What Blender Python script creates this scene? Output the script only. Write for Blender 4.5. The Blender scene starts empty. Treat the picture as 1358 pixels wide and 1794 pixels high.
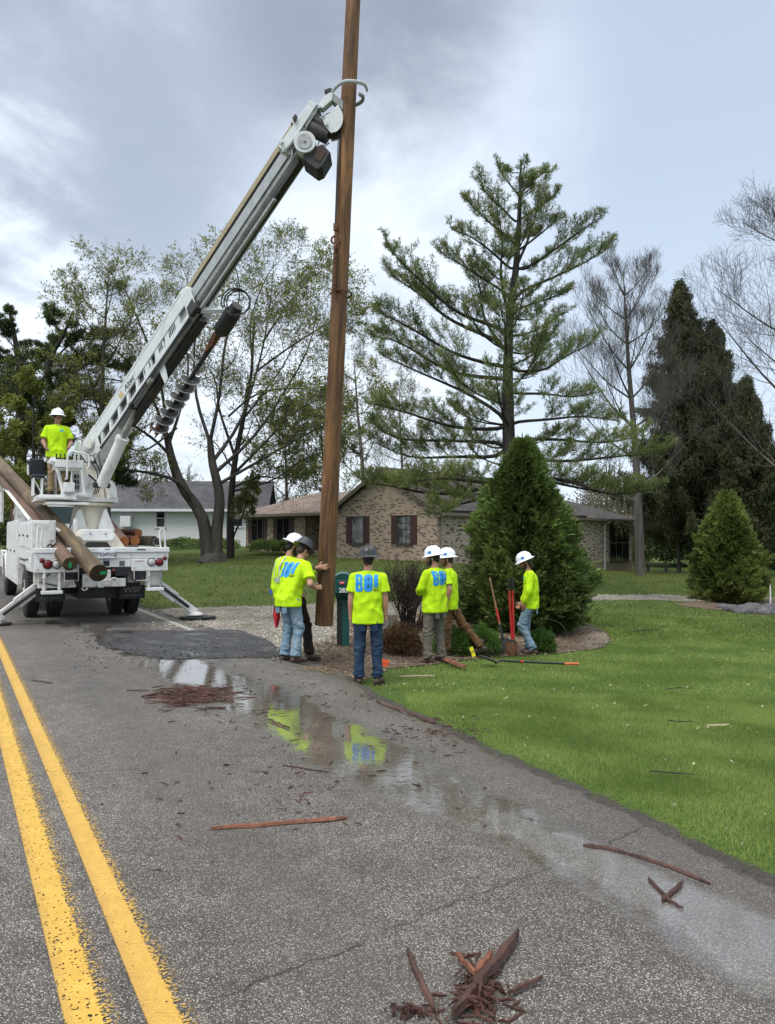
import bpy, bmesh, math, random
import numpy as np
from mathutils import Vector, Matrix, noise
from mathutils.bvhtree import BVHTree
S = bpy.context.scene
R = math.radians
# ------------------------------------------------------------ camera
FPX = 1352.0; PITCH = R(1.82); EYE = 1.65
cd = bpy.data.cameras.new('camera'); cam = bpy.data.objects.new('camera', cd)
S.collection.objects.link(cam); S.camera = cam
cam.location = (0, 0, EYE); cam.rotation_euler = (R(90) + PITCH, 0, 0)
cd.sensor_fit = 'VERTICAL'; cd.sensor_height = 24; cd.lens = 24 * FPX / 1794
cd.clip_start = 0.05; cd.clip_end = 3000
# ------------------------------------------------------------ world / sun
def ray(px, py):
    u = (px - 679) / FPX; v = -(py - 897) / FPX
    return np.array([u, math.cos(PITCH) - v * math.sin(PITCH), math.sin(PITCH) + v * math.cos(PITCH)])
def W(px, py, d):
    r = ray(px, py); return np.array([0, 0, EYE]) + r * d / r[1]
SUN_EL, SUN_AZ = R(58), R(215)
wd = bpy.data.worlds.new('World'); S.world = wd; wd.use_nodes = True
nt = wd.node_tree; nt.nodes.clear()
class NT:
    def __init__(s, t): s.t = t
    def n(s, typ, **k):
        x = s.t.nodes.new('ShaderNode' + typ)
        for a, b in k.items():
            if a.startswith('_'): setattr(x, a[1:], b)
            else:
                key = int(a[1:]) if a[0] == 'i' and a[1:].isdigit() else a.replace('_', ' ')
                s.set(x.inputs[key], b)
        return x
    def set(s, inp, b):
        if hasattr(b, 'is_output') or isinstance(b, bpy.types.NodeSocket): s.t.links.new(b, inp)
        elif isinstance(b, bpy.types.Node): s.t.links.new(b.outputs[0], inp)
        elif isinstance(b, (tuple, list)) and len(b) == 3 and inp.type == 'RGBA': inp.default_value = (*b, 1)
        else: inp.default_value = b
    def math(s, op, a, b=0.0, c=0.0, clamp=False):
        x = s.t.nodes.new('ShaderNodeMath'); x.operation = op; x.use_clamp = clamp
        s.set(x.inputs[0], a); s.set(x.inputs[1], b); s.set(x.inputs[2], c); return x.outputs[0]
    def vmath(s, op, a, b=(0, 0, 0)):
        x = s.t.nodes.new('ShaderNodeVectorMath'); x.operation = op
        s.set(x.inputs[0], a); s.set(x.inputs[1], b); return x
    def sstep(s, v, lo, hi, a=0.0, b=1.0):
        x = s.t.nodes.new('ShaderNodeMapRange'); x.interpolation_type = 'SMOOTHSTEP'
        s.set(x.inputs[0], v)
        for i, q in enumerate((lo, hi, a, b)): s.set(x.inputs[i + 1], q)
        return x.outputs[0]
    def noise(s, vec, scale, detail=4, rough=.55, dist=0.0):
        x = s.t.nodes.new('ShaderNodeTexNoise')
        if vec is not None: s.set(x.inputs['Vector'], vec)
        s.set(x.inputs['Scale'], scale); x.inputs['Detail'].default_value = detail
        x.inputs['Roughness'].default_value = rough; x.inputs['Distortion'].default_value = dist
        return x
    def mix(s, f, a, b, blend='MIX'):
        x = s.t.nodes.new('ShaderNodeMixRGB'); x.blend_type = blend
        s.set(x.inputs[0], f); s.set(x.inputs[1], a); s.set(x.inputs[2], b); return x.outputs[0]
    def ramp(s, f, stops, interp='LINEAR'):
        x = s.t.nodes.new('ShaderNodeValToRGB'); x.color_ramp.interpolation = interp
        e = x.color_ramp.elements
        while len(e) < len(stops): e.new(0.5)
        for q, (p, c) in zip(e, stops):
            q.position = p; q.color = (*c, 1) if len(c) == 3 else c
        s.set(x.inputs[0], f); return x.outputs[0]
    def bump(s, h, strength, dist):
        x = s.t.nodes.new('ShaderNodeBump'); s.set(x.inputs['Strength'], strength)
        x.inputs['Distance'].default_value = dist; s.set(x.inputs['Height'], h); return x.outputs[0]
w = NT(nt)
out = w.n('OutputWorld')
sky = w.n('TexSky', _sky_type='NISHITA', _sun_disc=False, _sun_elevation=SUN_EL, _sun_rotation=SUN_AZ)
tc = w.n('TexCoord'); D = tc.outputs['Generated']
sep = w.n('SeparateXYZ', i0=D)
zz = w.math('MAXIMUM', sep.outputs[2], 0.0)
den = w.math('ADD', zz, 0.35)
pl = w.n('CombineXYZ', X=w.math('DIVIDE', sep.outputs[0], den), Y=w.math('DIVIDE', sep.outputs[1], den), Z=3.7)
n1 = w.noise(pl, 1.7, 7, .56, .6).outputs[0]
n2 = w.noise(pl, 5.0, 6, .6, .3).outputs[0]
def blob(px, py, r0, r1):
    d = ray(px, py); d = d / np.linalg.norm(d)
    dp = w.vmath('DOT_PRODUCT', D, tuple(d)).outputs['Value']
    return w.sstep(dp, math.cos(R(r1)), math.cos(R(r0)))
nn = w.math('ADD', w.math('MULTIPLY', w.math('SUBTRACT', n1, .5), 1.6), w.math('MULTIPLY', w.math('SUBTRACT', n2, .5), .8))
# smooth thicker cloud deck toward the right, broken bright cloud toward the left
right = w.sstep(sep.outputs[0], -.1, .3)
base = w.ramp(zz, [(0.0, (.70, .76, .84)), (.14, (.68, .76, .85)), (.34, (.60, .69, .81)), (.56, (.50, .57, .70)), (.72, (1.1, 1.12, 1.18)), (1, (1.9, 1.92, 1.95))])
rcol = w.ramp(zz, [(0.0, (.62, .70, .80)), (.2, (.47, .56, .68)), (.42, (.38, .46, .575)), (.58, (.37, .44, .55)), (.74, (1.1, 1.12, 1.16)), (1, (1.9, 1.92, 1.95))])
col = w.mix(w.math('MULTIPLY', right, .85), base, rcol)
brt = w.math('MULTIPLY', blob(430, 360, 4, 26), w.sstep(nn, -.5, .15))
col = w.mix(w.math('MULTIPLY', brt, .75), col, (.80, .86, .95))
brt2 = w.math('MULTIPLY', blob(330, 110, 2, 12), w.sstep(nn, -.2, .25))
col = w.mix(w.math('MULTIPLY', brt2, .6), col, (.80, .85, .93))
dk = w.math('MULTIPLY', blob(620, -10, 3, 13), w.sstep(nn, .55, -.25))
col = w.mix(w.math('MULTIPLY', dk, .95), col, (.22, .245, .31))
dk2 = w.math('MULTIPLY', w.math('MAXIMUM', blob(190, 230, 2, 11), blob(40, 150, 4, 16)), w.sstep(nn, .16, -.16))
col = w.mix(w.math('MULTIPLY', dk2, .75), col, (.27, .31, .385))
dk3 = w.math('MULTIPLY', blob(0, 480, 5, 20), w.sstep(nn, .3, -.3))
col = w.mix(w.math('MULTIPLY', dk3, .65), col, (.37, .43, .52))
gen = w.sstep(nn, -.28, .22)
col = w.mix(w.math('MULTIPLY', w.math('SUBTRACT', 1.0, right, clamp=True), .42), col, w.mix(gen, (.30, .35, .43), (.76, .82, .90)))
b1 = w.n('Background', Color=sky, Strength=0.09)
b2 = w.n('Background', Color=col, Strength=1.0)
mx = w.n('MixShader', i0=.93); nt.links.new(b1.outputs[0], mx.inputs[1]); nt.links.new(b2.outputs[0], mx.inputs[2])
nt.links.new(mx.outputs[0], out.inputs[0])
sl = bpy.data.lights.new('sun', 'SUN'); sl.energy = 1.5; sl.angle = R(22); sl.color = (1, .965, .91)
so = bpy.data.objects.new('sun', sl); S.collection.objects.link(so)
so.rotation_euler = (R(90) - SUN_EL, 0, math.pi - SUN_AZ)
S.view_settings.view_transform = 'Standard'; S.view_settings.look = 'None'
S.view_settings.exposure = 0.56; S.view_settings.gamma = 1; S.view_settings.use_curve_mapping = False
S.render.engine = 'CYCLES'
# ------------------------------------------------------------ materials
def newmat(name):
    m = bpy.data.materials.new(name); m.use_nodes = True; m.node_tree.nodes.clear()
    k = NT(m.node_tree); o = k.n('OutputMaterial'); p = k.n('BsdfPrincipled')
    k.t.links.new(p.outputs[0], o.inputs[0]); k.o = o; k.p = p; k.m = m
    k.geo = k.n('NewGeometry'); k.tc = k.n('TexCoord'); k.pos = k.geo.outputs['Position']
    return k
def pset(k, **kw):
    for a, b in kw.items(): k.set(k.p.inputs[a.replace('_', ' ')], b)
def simple(name, col, rough=.6, metal=0.0, var=.15, scale=6, bump=0.0, bscale=40, grime=0.0, gcol=(.05, .04, .03), spec=.5, gscale=3):
    k = newmat(name); ob = k.tc.outputs['Object']
    nz = k.noise(ob, scale, 5, .6).outputs[0]
    c = k.mix(k.sstep(nz, .3, .7), tuple(x * (1 - var) for x in col), tuple(min(1, x * (1 + var)) for x in col))
    if grime:
        g = k.noise(ob, gscale, 8, .7, .4).outputs[0]
        g2 = k.sstep(g, .52, .72)
        c = k.mix(k.math('MULTIPLY', g2, grime), c, gcol)
    rr = k.math('ADD', k.math('MULTIPLY', nz, .25), rough - .12, clamp=True)
    pset(k, Base_Color=c, Roughness=rr, Metallic=metal, Specular_IOR_Level=spec)
    if bump:
        pset(k, Normal=k.bump(k.noise(ob, bscale, 4, .6).outputs[0], bump, .01))
    return k.m
M = {}
M['truck_white'] = simple('truck_white', (.72, .73, .72), .42, var=.07, grime=.7, gcol=(.27, .25, .21), gscale=3.2)
M['dirty_white'] = simple('dirty_white', (.62, .61, .57), .5, var=.12, grime=.75, gcol=(.22, .2, .17), gscale=5)
M['cream'] = simple('cream', (.66, .62, .52), .45, var=.08, grime=.5, gcol=(.35, .27, .17), gscale=4)
M['boom_white'] = simple('boom_white', (.62, .65, .65), .4, var=.07, grime=.6, gcol=(.35, .34, .31), gscale=3)
M['boom_grey'] = simple('boom_grey', (.27, .28, .27), .5, var=.2, grime=.6, gcol=(.1, .095, .085), gscale=5)
M['boom_silver'] = simple('boom_silver', (.36, .38, .39), .38, var=.1, grime=.5, gcol=(.16, .15, .14), gscale=4)
M['rust_dark'] = simple('rust_dark', (.05, .022, .016), .7, var=.3)
M['tan'] = simple('tan', (.36, .30, .18), .5, var=.1, grime=.3)
M['black'] = simple('black', (.012, .012, .013), .5, var=.2)
M['rubber'] = simple('rubber', (.018, .018, .018), .75, var=.3, bump=.2, grime=.3, gcol=(.07, .065, .06))
M['dark_metal'] = simple('dark_metal', (.035, .034, .033), .5, .3, var=.3, grime=.5, gcol=(.09, .06, .04))
M['rust'] = simple('rust', (.13, .055, .025), .8, var=.4, bump=.4, scale=20)
M['steel'] = simple('steel', (.34, .34, .33), .4, .6, var=.25, grime=.5)
M['red_lens'] = simple('red_lens', (.16, .008, .012), .2, var=.15)
M['white_lens'] = simple('white_lens', (.55, .55, .5), .2, var=.1)
M['dark_glass'] = simple('dark_glass', (.012, .03, .028), .08, var=.3)
M['seat'] = simple('seat', (.012, .015, .022), .5, var=.2)
M['plate_white'] = simple('plate_white', (.75, .77, .8), .4, var=.03)
M['ink'] = simple('ink', (.02, .02, .03), .6)
M['grey_ink'] = simple('grey_ink', (.14, .14, .14), .6)
M['green_tag'] = simple('green_tag', (.02, .38, .14), .5)
M['sticker_red'] = simple('sticker_red', (.4, .08, .08), .5)
M['gold'] = simple('gold', (.55, .45, .22), .5)
def wood_mat(name, c1, c2, dark, axis='Z', rough=.7, grain=1.0, patch=.5):
    k = newmat(name); ob = k.tc.outputs['Object']
    mp = k.n('Mapping', i0=ob); mp.inputs['Scale'].default_value = (30 * grain, 30 * grain, 1.2 * grain) if axis == 'Z' else (30, 30, 30)
    g = k.noise(mp, 1.0, 6, .65, .4).outputs[0]
    mp2 = k.n('Mapping', i0=ob); mp2.inputs['Scale'].default_value = (9, 9, .9) if axis == 'Z' else (4, 4, 4)
    p = k.noise(mp2, 1.0, 5, .6, .5).outputs[0]
    c = k.mix(k.sstep(p, .36, .66), c1, c2)
    c = k.mix(k.math('MULTIPLY', k.sstep(g, .5, .68), .75), c, dark)
    mp3 = k.n('Mapping', i0=ob); mp3.inputs['Scale'].default_value = (2.5, 2.5, .5)
    q = k.noise(mp3, 1.0, 4, .6, .5).outputs[0]
    c = k.mix(k.math('MULTIPLY', k.sstep(q, .5, .62), patch), c, tuple(min(1, x * 1.9) for x in c1))
    v = k.n('TexVoronoi', Vector=mp, Scale=.6)
    pset(k, Base_Color=c, Roughness=rough, Specular_IOR_Level=.35, Normal=k.bump(k.math('ADD', g, k.math('MULTIPLY', p, .5)), .7, .012))
    return k.m
M['pole_wood'] = wood_mat('pole_wood', (.18, .09, .033), (.075, .037, .015), (.020, .011, .007), patch=.6)
M['old_pole'] = wood_mat('old_pole', (.135, .098, .055), (.085, .062, .042), (.028, .022, .017), patch=.55)
M['red_pole'] = wood_mat('red_pole', (.11, .062, .044), (.17, .11, .075), (.04, .024, .018), patch=.3)
M['log_red'] = wood_mat('log_red', (.11, .03, .014), (.055, .018, .01), (.015, .008, .006), patch=.2)
M['log_end'] = wood_mat('log_end', (.30, .11, .03), (.16, .05, .015), (.03, .012, .006), 'N')
M['log_green'] = wood_mat('log_green', (.045, .045, .02), (.03, .028, .018), (.012, .012, .008))
M['end_dark'] = wood_mat('end_dark', (.045, .03, .015), (.028, .018, .01), (.01, .007, .004), 'N')
M['end_olive'] = wood_mat('end_olive', (.09, .065, .03), (.05, .035, .02), (.02, .014, .008), 'N')
M['grey_wood'] = wood_mat('grey_wood', (.2, .18, .15), (.13, .115, .095), (.05, .045, .04))
M['bark_strip'] = wood_mat('bark_strip', (.085, .042, .032), (.05, .028, .022), (.016, .010, .009), 'N')
M['red_strip'] = wood_mat('red_strip', (.19, .075, .042), (.13, .055, .032), (.05, .022, .016), 'N')
M['bark'] = wood_mat('bark', (.052, .046, .036), (.032, .029, .023), (.011, .010, .009), grain=.7, patch=.5)
M['bark_dark'] = wood_mat('bark_dark', (.035, .028, .022), (.022, .018, .015), (.008, .007, .006), grain=.8, patch=.3)
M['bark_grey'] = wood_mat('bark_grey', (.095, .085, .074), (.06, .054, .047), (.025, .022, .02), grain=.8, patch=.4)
def leaf_mat(name, cols, rough=.6, trans=.35, hue=.0):
    k = newmat(name)
    rnd = k.geo.outputs['Random Per Island']
    st = [(i / max(1, len(cols) - 1), c) for i, c in enumerate(cols)]
    c = k.ramp(rnd, st)
    nz = k.noise(k.pos, .9, 3, .5).outputs[0]
    c = k.mix(.5, c, k.mix(k.sstep(nz, .35, .65), tuple(x * .55 for x in cols[0]), cols[-1]))
    pset(k, Base_Color=c, Roughness=rough, Specular_IOR_Level=.3)
    tr = k.n('BsdfTranslucent', Color=c); ms = k.n('MixShader', i0=trans)
    k.t.links.new(k.p.outputs[0], ms.inputs[1]); k.t.links.new(tr.outputs[0], ms.inputs[2]); k.t.links.new(ms.outputs[0], k.o.inputs[0])
    return k.m
M['needle'] = leaf_mat('needle', [(.08, .115, .036), (.16, .205, .06), (.27, .31, .10)], trans=.3)
M['needle_light'] = leaf_mat('needle_light', [(.11, .15, .035), (.19, .24, .06), (.26, .30, .085)], trans=.4)
M['needle_dark'] = leaf_mat('needle_dark', [(.024, .042, .016), (.05, .08, .026), (.11, .145, .045)], trans=.25)
M['spruce'] = leaf_mat('spruce', [(.022, .028, .013), (.045, .055, .022), (.10, .11, .04)], trans=.2)
M['arbor'] = leaf_mat('arbor', [(.04, .07, .016), (.095, .15, .032), (.20, .27, .07)], trans=.3)
M['arbor_light'] = leaf_mat('arbor_light', [(.06, .095, .02), (.15, .205, .042), (.26, .31, .085)], trans=.3)
M['boxwood'] = leaf_mat('boxwood', [(.03, .08, .012), (.06, .14, .02), (.11, .21, .035)], trans=.3)
M['bud'] = leaf_mat('bud', [(.12, .155, .03), (.23, .27, .05), (.34, .36, .09)], trans=.45)
M['bud_dark'] = leaf_mat('bud_dark', [(.07, .10, .025), (.12, .15, .035), (.2, .22, .06)], trans=.4)
M['barberry'] = leaf_mat('barberry', [(.09, .035, .018), (.14, .065, .03), (.13, .11, .04)], trans=.3)
M['redbud'] = leaf_mat('redbud', [(.05, .022, .02), (.075, .032, .026), (.09, .05, .035)], trans=.3)
M['brown_leaf'] = leaf_mat('brown_leaf', [(.22, .16, .08), (.3, .22, .11), (.38, .29, .16)], trans=.3)
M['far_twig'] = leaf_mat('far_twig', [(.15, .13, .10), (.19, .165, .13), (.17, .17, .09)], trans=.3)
# ------------------------------------------------------------ mesh helpers
def link(o, parent=None, loc=None):
    S.collection.objects.link(o)
    if parent is not None: o.parent = parent
    if loc is not None: o.location = loc
    return o
def tag(o, label=None, cat=None, group=None, kind=None):
    if label: o['label'] = label
    if cat: o['category'] = cat
    if group: o['group'] = group
    if kind: o['kind'] = kind
    return o
def empty(name, loc, rz=0.0, **t):
    o = bpy.data.objects.new(name, None); o.empty_display_size = .2
    link(o); o.location = loc; o.rotation_euler = (0, 0, rz); tag(o, **t); return o
def npmesh(name, V, F4=None, F3=None, mat=None, smooth=False, uv=None):
    V = np.asarray(V, dtype=np.float32).reshape(-1, 3)
    me = bpy.data.meshes.new(name); me.vertices.add(len(V)); me.vertices.foreach_set('co', V.ravel())
    parts = []; tot = []
    if F4 is not None and len(F4): F4 = np.asarray(F4, dtype=np.int32).reshape(-1, 4); parts.append(F4.ravel()); tot.append(np.full(len(F4), 4, dtype=np.int32))
    if F3 is not None and len(F3): F3 = np.asarray(F3, dtype=np.int32).reshape(-1, 3); parts.append(F3.ravel()); tot.append(np.full(len(F3), 3, dtype=np.int32))
    idx = np.concatenate(parts); tt = np.concatenate(tot)
    me.loops.add(len(idx)); me.loops.foreach_set('vertex_index', idx)
    me.polygons.add(len(tt)); st = np.concatenate([[0], np.cumsum(tt)[:-1]]).astype(np.int32)
    me.polygons.foreach_set('loop_start', st); me.polygons.foreach_set('loop_total', tt)
    if smooth: me.polygons.foreach_set('use_smooth', np.ones(len(tt), dtype=bool))
    if mat is not None: me.materials.append(mat)
    me.update(calc_edges=True)
    return me
def npobj(name, V, F4=None, F3=None, mat=None, parent=None, smooth=False):
    me = npmesh(name, V, F4, F3, mat, smooth)
    return link(bpy.data.objects.new(name, me), parent)
class MB:
    """collects shapes; build() links ONE mesh object. UVs are in metres (box projected)."""
    def __init__(s): s.v = []; s.f = []; s.uv = {}
    def add(s, vs, fs):
        b = len(s.v); s.v += [tuple(float(x) for x in q) for q in vs]; s.f += [tuple(b + i for i in f) for f in fs]; return s
    def box(s, c, d, M_=None):
        x, y, z = (q / 2 for q in d)
        P = [Vector((sx * x, sy * y, sz * z)) for sz in (-1, 1) for sy in (-1, 1) for sx in (-1, 1)]
        if M_ is not None: P = [M_ @ p for p in P]
        P = [p + Vector(c) for p in P]
        return s.add(P, [(0, 2, 3, 1), (4, 5, 7, 6), (0, 1, 5, 4), (2, 6, 7, 3), (0, 4, 6, 2), (1, 3, 7, 5)])
    def bb(s, x0, x1, y0, y1, z0, z1): return s.box(((x0 + x1) / 2, (y0 + y1) / 2, (z0 + z1) / 2), (x1 - x0, y1 - y0, z1 - z0))
    def tube(s, pts, rad, n=8, caps=True, flat=None):
        pts = [Vector(p) for p in pts]
        if not isinstance(rad, (list, tuple)): rad = [rad] * len(pts)
        rings = []; ref = None
        for i, p in enumerate(pts):
            t = (pts[min(i + 1, len(pts) - 1)] - pts[max(i - 1, 0)]).normalized()
            if ref is None:
                ref = Vector((0, 0, 1)) if abs(t.z) < .9 else Vector((1, 0, 0))
            u = (ref - t * ref.dot(t)).normalized(); v = t.cross(u); ref = u
            r = rad[i]; ru, rv = (r, r) if not isinstance(r, tuple) else r
            rings.append([p + u * (ru * math.cos(a)) + v * (rv * math.sin(a)) for a in [2 * math.pi * k / n for k in range(n)]])
        return s.rings(rings, caps)
    def rings(s, rings, caps=True):
        b = len(s.v); n = len(rings[0])
        for r in rings: s.v += [tuple(float(x) for x in q) for q in r]
        for i in range(len(rings) - 1):
            for k in range(n):
                s.f.append((b + i * n + k, b + i * n + (k + 1) % n, b + (i + 1) * n + (k + 1) % n, b + (i + 1) * n + k))
        if caps:
            s.f.append(tuple(b + k for k in reversed(range(n)))); s.f.append(tuple(b + (len(rings) - 1) * n + k for k in range(n)))
        return s
    def cyl(s, p0, p1, r0, r1=None, n=16, caps=True): return s.tube([p0, p1], [r0, r0 if r1 is None else r1], n, caps)
    def prism(s, outline, origin, U, V_, Nn, t0, t1):
        o = Vector(origin); U = Vector(U); V_ = Vector(V_); Nn = Vector(Nn); n = len(outline)
        A = [o + U * a + V_ * b_ + Nn * t0 for a, b_ in outline]; B = [o + U * a + V_ * b_ + Nn * t1 for a, b_ in outline]
        fs = [tuple(range(n)), tuple(reversed(range(n, 2 * n)))] + [(i, n + i, n + (i + 1) % n, (i + 1) % n) for i in range(n)]
        return s.add(A + B, fs)
    def lathe(s, prof, n=24, T=None, sx=1, sy=1):
        rings = []
        for r, z in prof:
            q = [Vector((r * sx * math.cos(a), r * sy * math.sin(a), z)) for a in [2 * math.pi * k / n for k in range(n)]]
            rings.append([T @ p for p in q] if T is not None else q)
        return s.rings(rings, True)
    def ell(s, c, r, M_=None, n=12, m=8):
        rings = []
        for i in range(m + 1):
            th = math.pi * (i + .02) / (m + .04); z = -math.cos(th); q = max(math.sin(th), .02)
            ring = [Vector((r[0] * q * math.cos(a), r[1] * q * math.sin(a), r[2] * z)) for a in [2 * math.pi * k / n for k in range(n)]]
            if M_ is not None: ring = [M_ @ p for p in ring]
            rings.append([p + Vector(c) for p in ring])
        return s.rings(rings, True)
    def tcap(s, p0, p1, r0, r1, n=10):
        p0 = Vector(p0); p1 = Vector(p1); d = (p1 - p0); L = d.length
        if L < 1e-5: return s
        d /= L; pts = []; rr = []
        for a in (85, 60, 30): pts.append(p0 - d * r0 * math.sin(R(a))); rr.append(r0 * math.cos(R(a)))
        for k in range(5): q = k / 4; pts.append(p0.lerp(p1, q)); rr.append(r0 + (r1 - r0) * q)
        for a in (30, 60, 85): pts.append(p1 + d * r1 * math.sin(R(a))); rr.append(r1 * math.cos(R(a)))
        return s.tube(pts, rr, n)
    def build(s, name, mat, parent=None, smooth=False, bevel=0.0, uv=False, auto=None):
        me = bpy.data.meshes.new(name); me.from_pydata(s.v, [], s.f); me.validate()
        bm = bmesh.new(); bm.from_mesh(me); bmesh.ops.recalc_face_normals(bm, faces=bm.faces); bm.to_mesh(me); bm.free()
        me.materials.append(mat if not isinstance(mat, str) else M[mat])
        if uv:
            L = me.uv_layers.new(name='UVMap')
            for p in me.polygons:
                n = p.normal
                for li in p.loop_indices:
                    q = me.vertices[me.loops[li].vertex_index].co
                    if abs(n.z) > .95: t = (q.x, q.y)
                    elif abs(n.x) > abs(n.y): t = (q.y, q.z / max(.2, math.sqrt(1 - n.z * n.z)))
                    else: t = (q.x, q.z / max(.2, math.sqrt(1 - n.z * n.z)))
                    L.data[li].uv = t
        if smooth:
            for p in me.polygons: p.use_smooth = True
            me.set_sharp_from_angle(angle=R(40))
        o = link(bpy.data.objects.new(name, me), parent)
        if bevel:
            md = o.modifiers.new('bevel', 'BEVEL'); md.width = bevel; md.segments = 2; md.limit_method = 'ANGLE'; md.angle_limit = R(35)
        return o
def arc(c, r, a0, a1, n, U=(1, 0, 0), V_=(0, 0, 1)):
    c = Vector(c); U = Vector(U); V_ = Vector(V_)
    return [c + U * (r * math.cos(R(a0 + (a1 - a0) * k / n))) + V_ * (r * math.sin(R(a0 + (a1 - a0) * k / n))) for k in range(n + 1)]
def text_obj(name, body, size, mat, parent, T, extrude=.002, sx=1.0, offset=0.0):
    cu = bpy.data.curves.new(name, 'FONT'); cu.body = body; cu.size = size; cu.extrude = extrude; cu.offset = offset
    cu.align_x = 'CENTER'; cu.align_y = 'CENTER'; cu.resolution_u = 3
    t = bpy.data.objects.new(name, cu); S.collection.objects.link(t)
    dg = bpy.context.evaluated_depsgraph_get(); dg.update()
    me = bpy.data.meshes.new_from_object(t.evaluated_get(dg)); bpy.data.objects.remove(t)
    me.transform(T @ Matrix.Diagonal((sx, 1, 1, 1))); me.materials.clear(); me.materials.append(M[mat])
    return link(bpy.data.objects.new(name, me), parent)
def frame(o, x, y):
    x = Vector(x).normalized(); y = Vector(y); y = (y - x * y.dot(x)).normalized(); z = x.cross(y)
    m = Matrix.Identity(4)
    for i in range(3): m[i][0], m[i][1], m[i][2], m[i][3] = x[i], y[i], z[i], o[i]
    return m
# paths (branches) as one mesh, vectorised
class Paths:
    def __init__(s): s.P = []; s.Rr = []
    def add(s, pts, rad): s.P.append(np.asarray(pts, float)); s.Rr.append(np.asarray(rad, float))
    def arrays(s, k=5):
        if not s.P: return np.zeros((0, 3)), np.zeros((0, 4), int)
        T = []
        for p in s.P:
            d = np.empty_like(p); d[1:-1] = p[2:] - p[:-2]; d[0] = p[1] - p[0]; d[-1] = p[-1] - p[-2]; T.append(d)
        T = np.concatenate(T); T /= np.linalg.norm(T, axis=1, keepdims=True) + 1e-9
        P = np.concatenate(s.P); Rr = np.concatenate(s.Rr)
        ref = np.array([.55, .83, .03]); ref = ref / np.linalg.norm(ref)
        U = np.cross(T, ref); U /= np.linalg.norm(U, axis=1, keepdims=True) + 1e-9; Vv = np.cross(T, U)
        a = np.arange(k) * 2 * np.pi / k
        V = P[:, None, :] + Rr[:, None, None] * (np.cos(a)[None, :, None] * U[:, None, :] + np.sin(a)[None, :, None] * Vv[:, None, :])
        F = []; off = 0; kk = np.arange(k); k2 = (kk + 1) % k
        lens = np.array([len(p) for p in s.P]); n = lens.sum()
        last = np.zeros(n, bool); last[np.cumsum(lens) - 1] = True
        i0 = np.nonzero(~last)[0]
        F = np.stack([i0[:, None] * k + kk, i0[:, None] * k + k2, (i0[:, None] + 1) * k + k2, (i0[:, None] + 1) * k + kk], -1).reshape(-1, 4)
        return V.reshape(-1, 3), F
def merge(parts):
    V = []; F = []; o = 0
    for v, f in parts:
        if len(v) == 0: continue
        V.append(v); F.append(np.asarray(f) + o); o += len(v)
    return np.concatenate(V), np.concatenate(F)
def leaves(C, Dd, size, width, rng, curl=0.0):
    """diamond leaf blades: base C, direction Dd"""
    C = np.asarray(C); n = len(C); Dd = np.asarray(Dd, float); Dd = Dd / (np.linalg.norm(Dd, axis=1, keepdims=True) + 1e-9)
    rv = rng.normal(size=(n, 3)); Sd = np.cross(Dd, rv); Sd /= np.linalg.norm(Sd, axis=1, keepdims=True) + 1e-9
    size = np.broadcast_to(np.asarray(size, float), (n,))[:, None]; width = np.broadcast_to(np.asarray(width, float), (n,))[:, None]
    V = np.stack([C, C + Dd * size * .5 + Sd * width * .5, C + Dd * size, C + Dd * size * .5 - Sd * width * .5], 1)
    F = np.arange(n * 4).reshape(n, 4)
    return V.reshape(-1, 3), F
def to_local(V, root): return np.asarray(V) - np.array(root.location)
# ------------------------------------------------------------ terrain
RA = R(29.47); FW = np.array([-math.sin(RA), math.cos(RA)]); RT = np.array([math.cos(RA), math.sin(RA)]); RO = np.array([-.76, 2.6])
def sp(x, y): return (x - RO[0]) * FW[0] + (y - RO[1]) * FW[1], (x - RO[0]) * RT[0] + (y - RO[1]) * RT[1]
def xy(s, p): return RO[0] + FW[0] * s + RT[0] * p, RO[1] + FW[1] * s + RT[1] * p
def crown(p): return -.02 * (np.sqrt(np.asarray(p) ** 2 + .09) - .3)
CP = []
for s_ in (-8, -4, 0, 3, 6, 9, 12, 16, 20, 26, 34, 45, 60):
    for p_ in (-3.3, 0, 3.3): CP.append((*xy(s_, p_), float(crown(p_))))
    CP.append((*xy(s_, -6.5), -.2)); CP.append((*xy(s_, -12), 0.1))
for s_ in (-6, -2, 1, 4):
    for p_, z_ in ((4.2, -.16), (6, -.27), (9, -.38), (14, -.45)): CP.append((*xy(s_, p_), z_))
def wp(px, py, d): q = W(px, py, d); CP.append(tuple(q))
CP += [(2.5, 13.7, -.48), (.69, 12.2, -.38), (-.25, 10, -.31), (-1.48, 11.2, -.17), (-.75, 12.6, -.2), (3, 16.5, -.46), (6, 17, -.5)]
for a in [(1300, 1060, 24), (1200, 1045, 26), (1180, 1010, 40), (590, 978, 40), (771, 985, 35.5), (950, 1000, 42), (1112, 1001, 50), (1122, 1008, 38), (1250, 1006, 44), (431, 966, 46), (370, 987, 28), (300, 952, 55), (450, 1070, 17.5), (400, 1030, 22), (560, 1010, 26), (700, 1010, 26), (620, 1045, 19.5), (20, 985, 34)]: wp(*a)
for a in [(-60, 60, 1.3), (60, 60, -.6), (0, 90, .6), (-80, 150, 1.3), (80, 150, .6), (0, 200, 1.2), (40, 10, -.6), (60, 30, -.8), (-40, 20, .3), (-60, 0, .3), (30, -10, -.5), (200, 200, 1), (-200, 200, 1.3), (-200, 0, .6), (200, 0, 0), (0, 400, 1.3), (-30, -30, 0), (30, -40, -.3)]: CP.append(a)
CP = np.array(CP); _X = CP[:, :2]; _n = len(CP)
_A = np.linalg.norm(_X[:, None] - _X[None], axis=2); _A = _A - np.eye(_n) * .15
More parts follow.
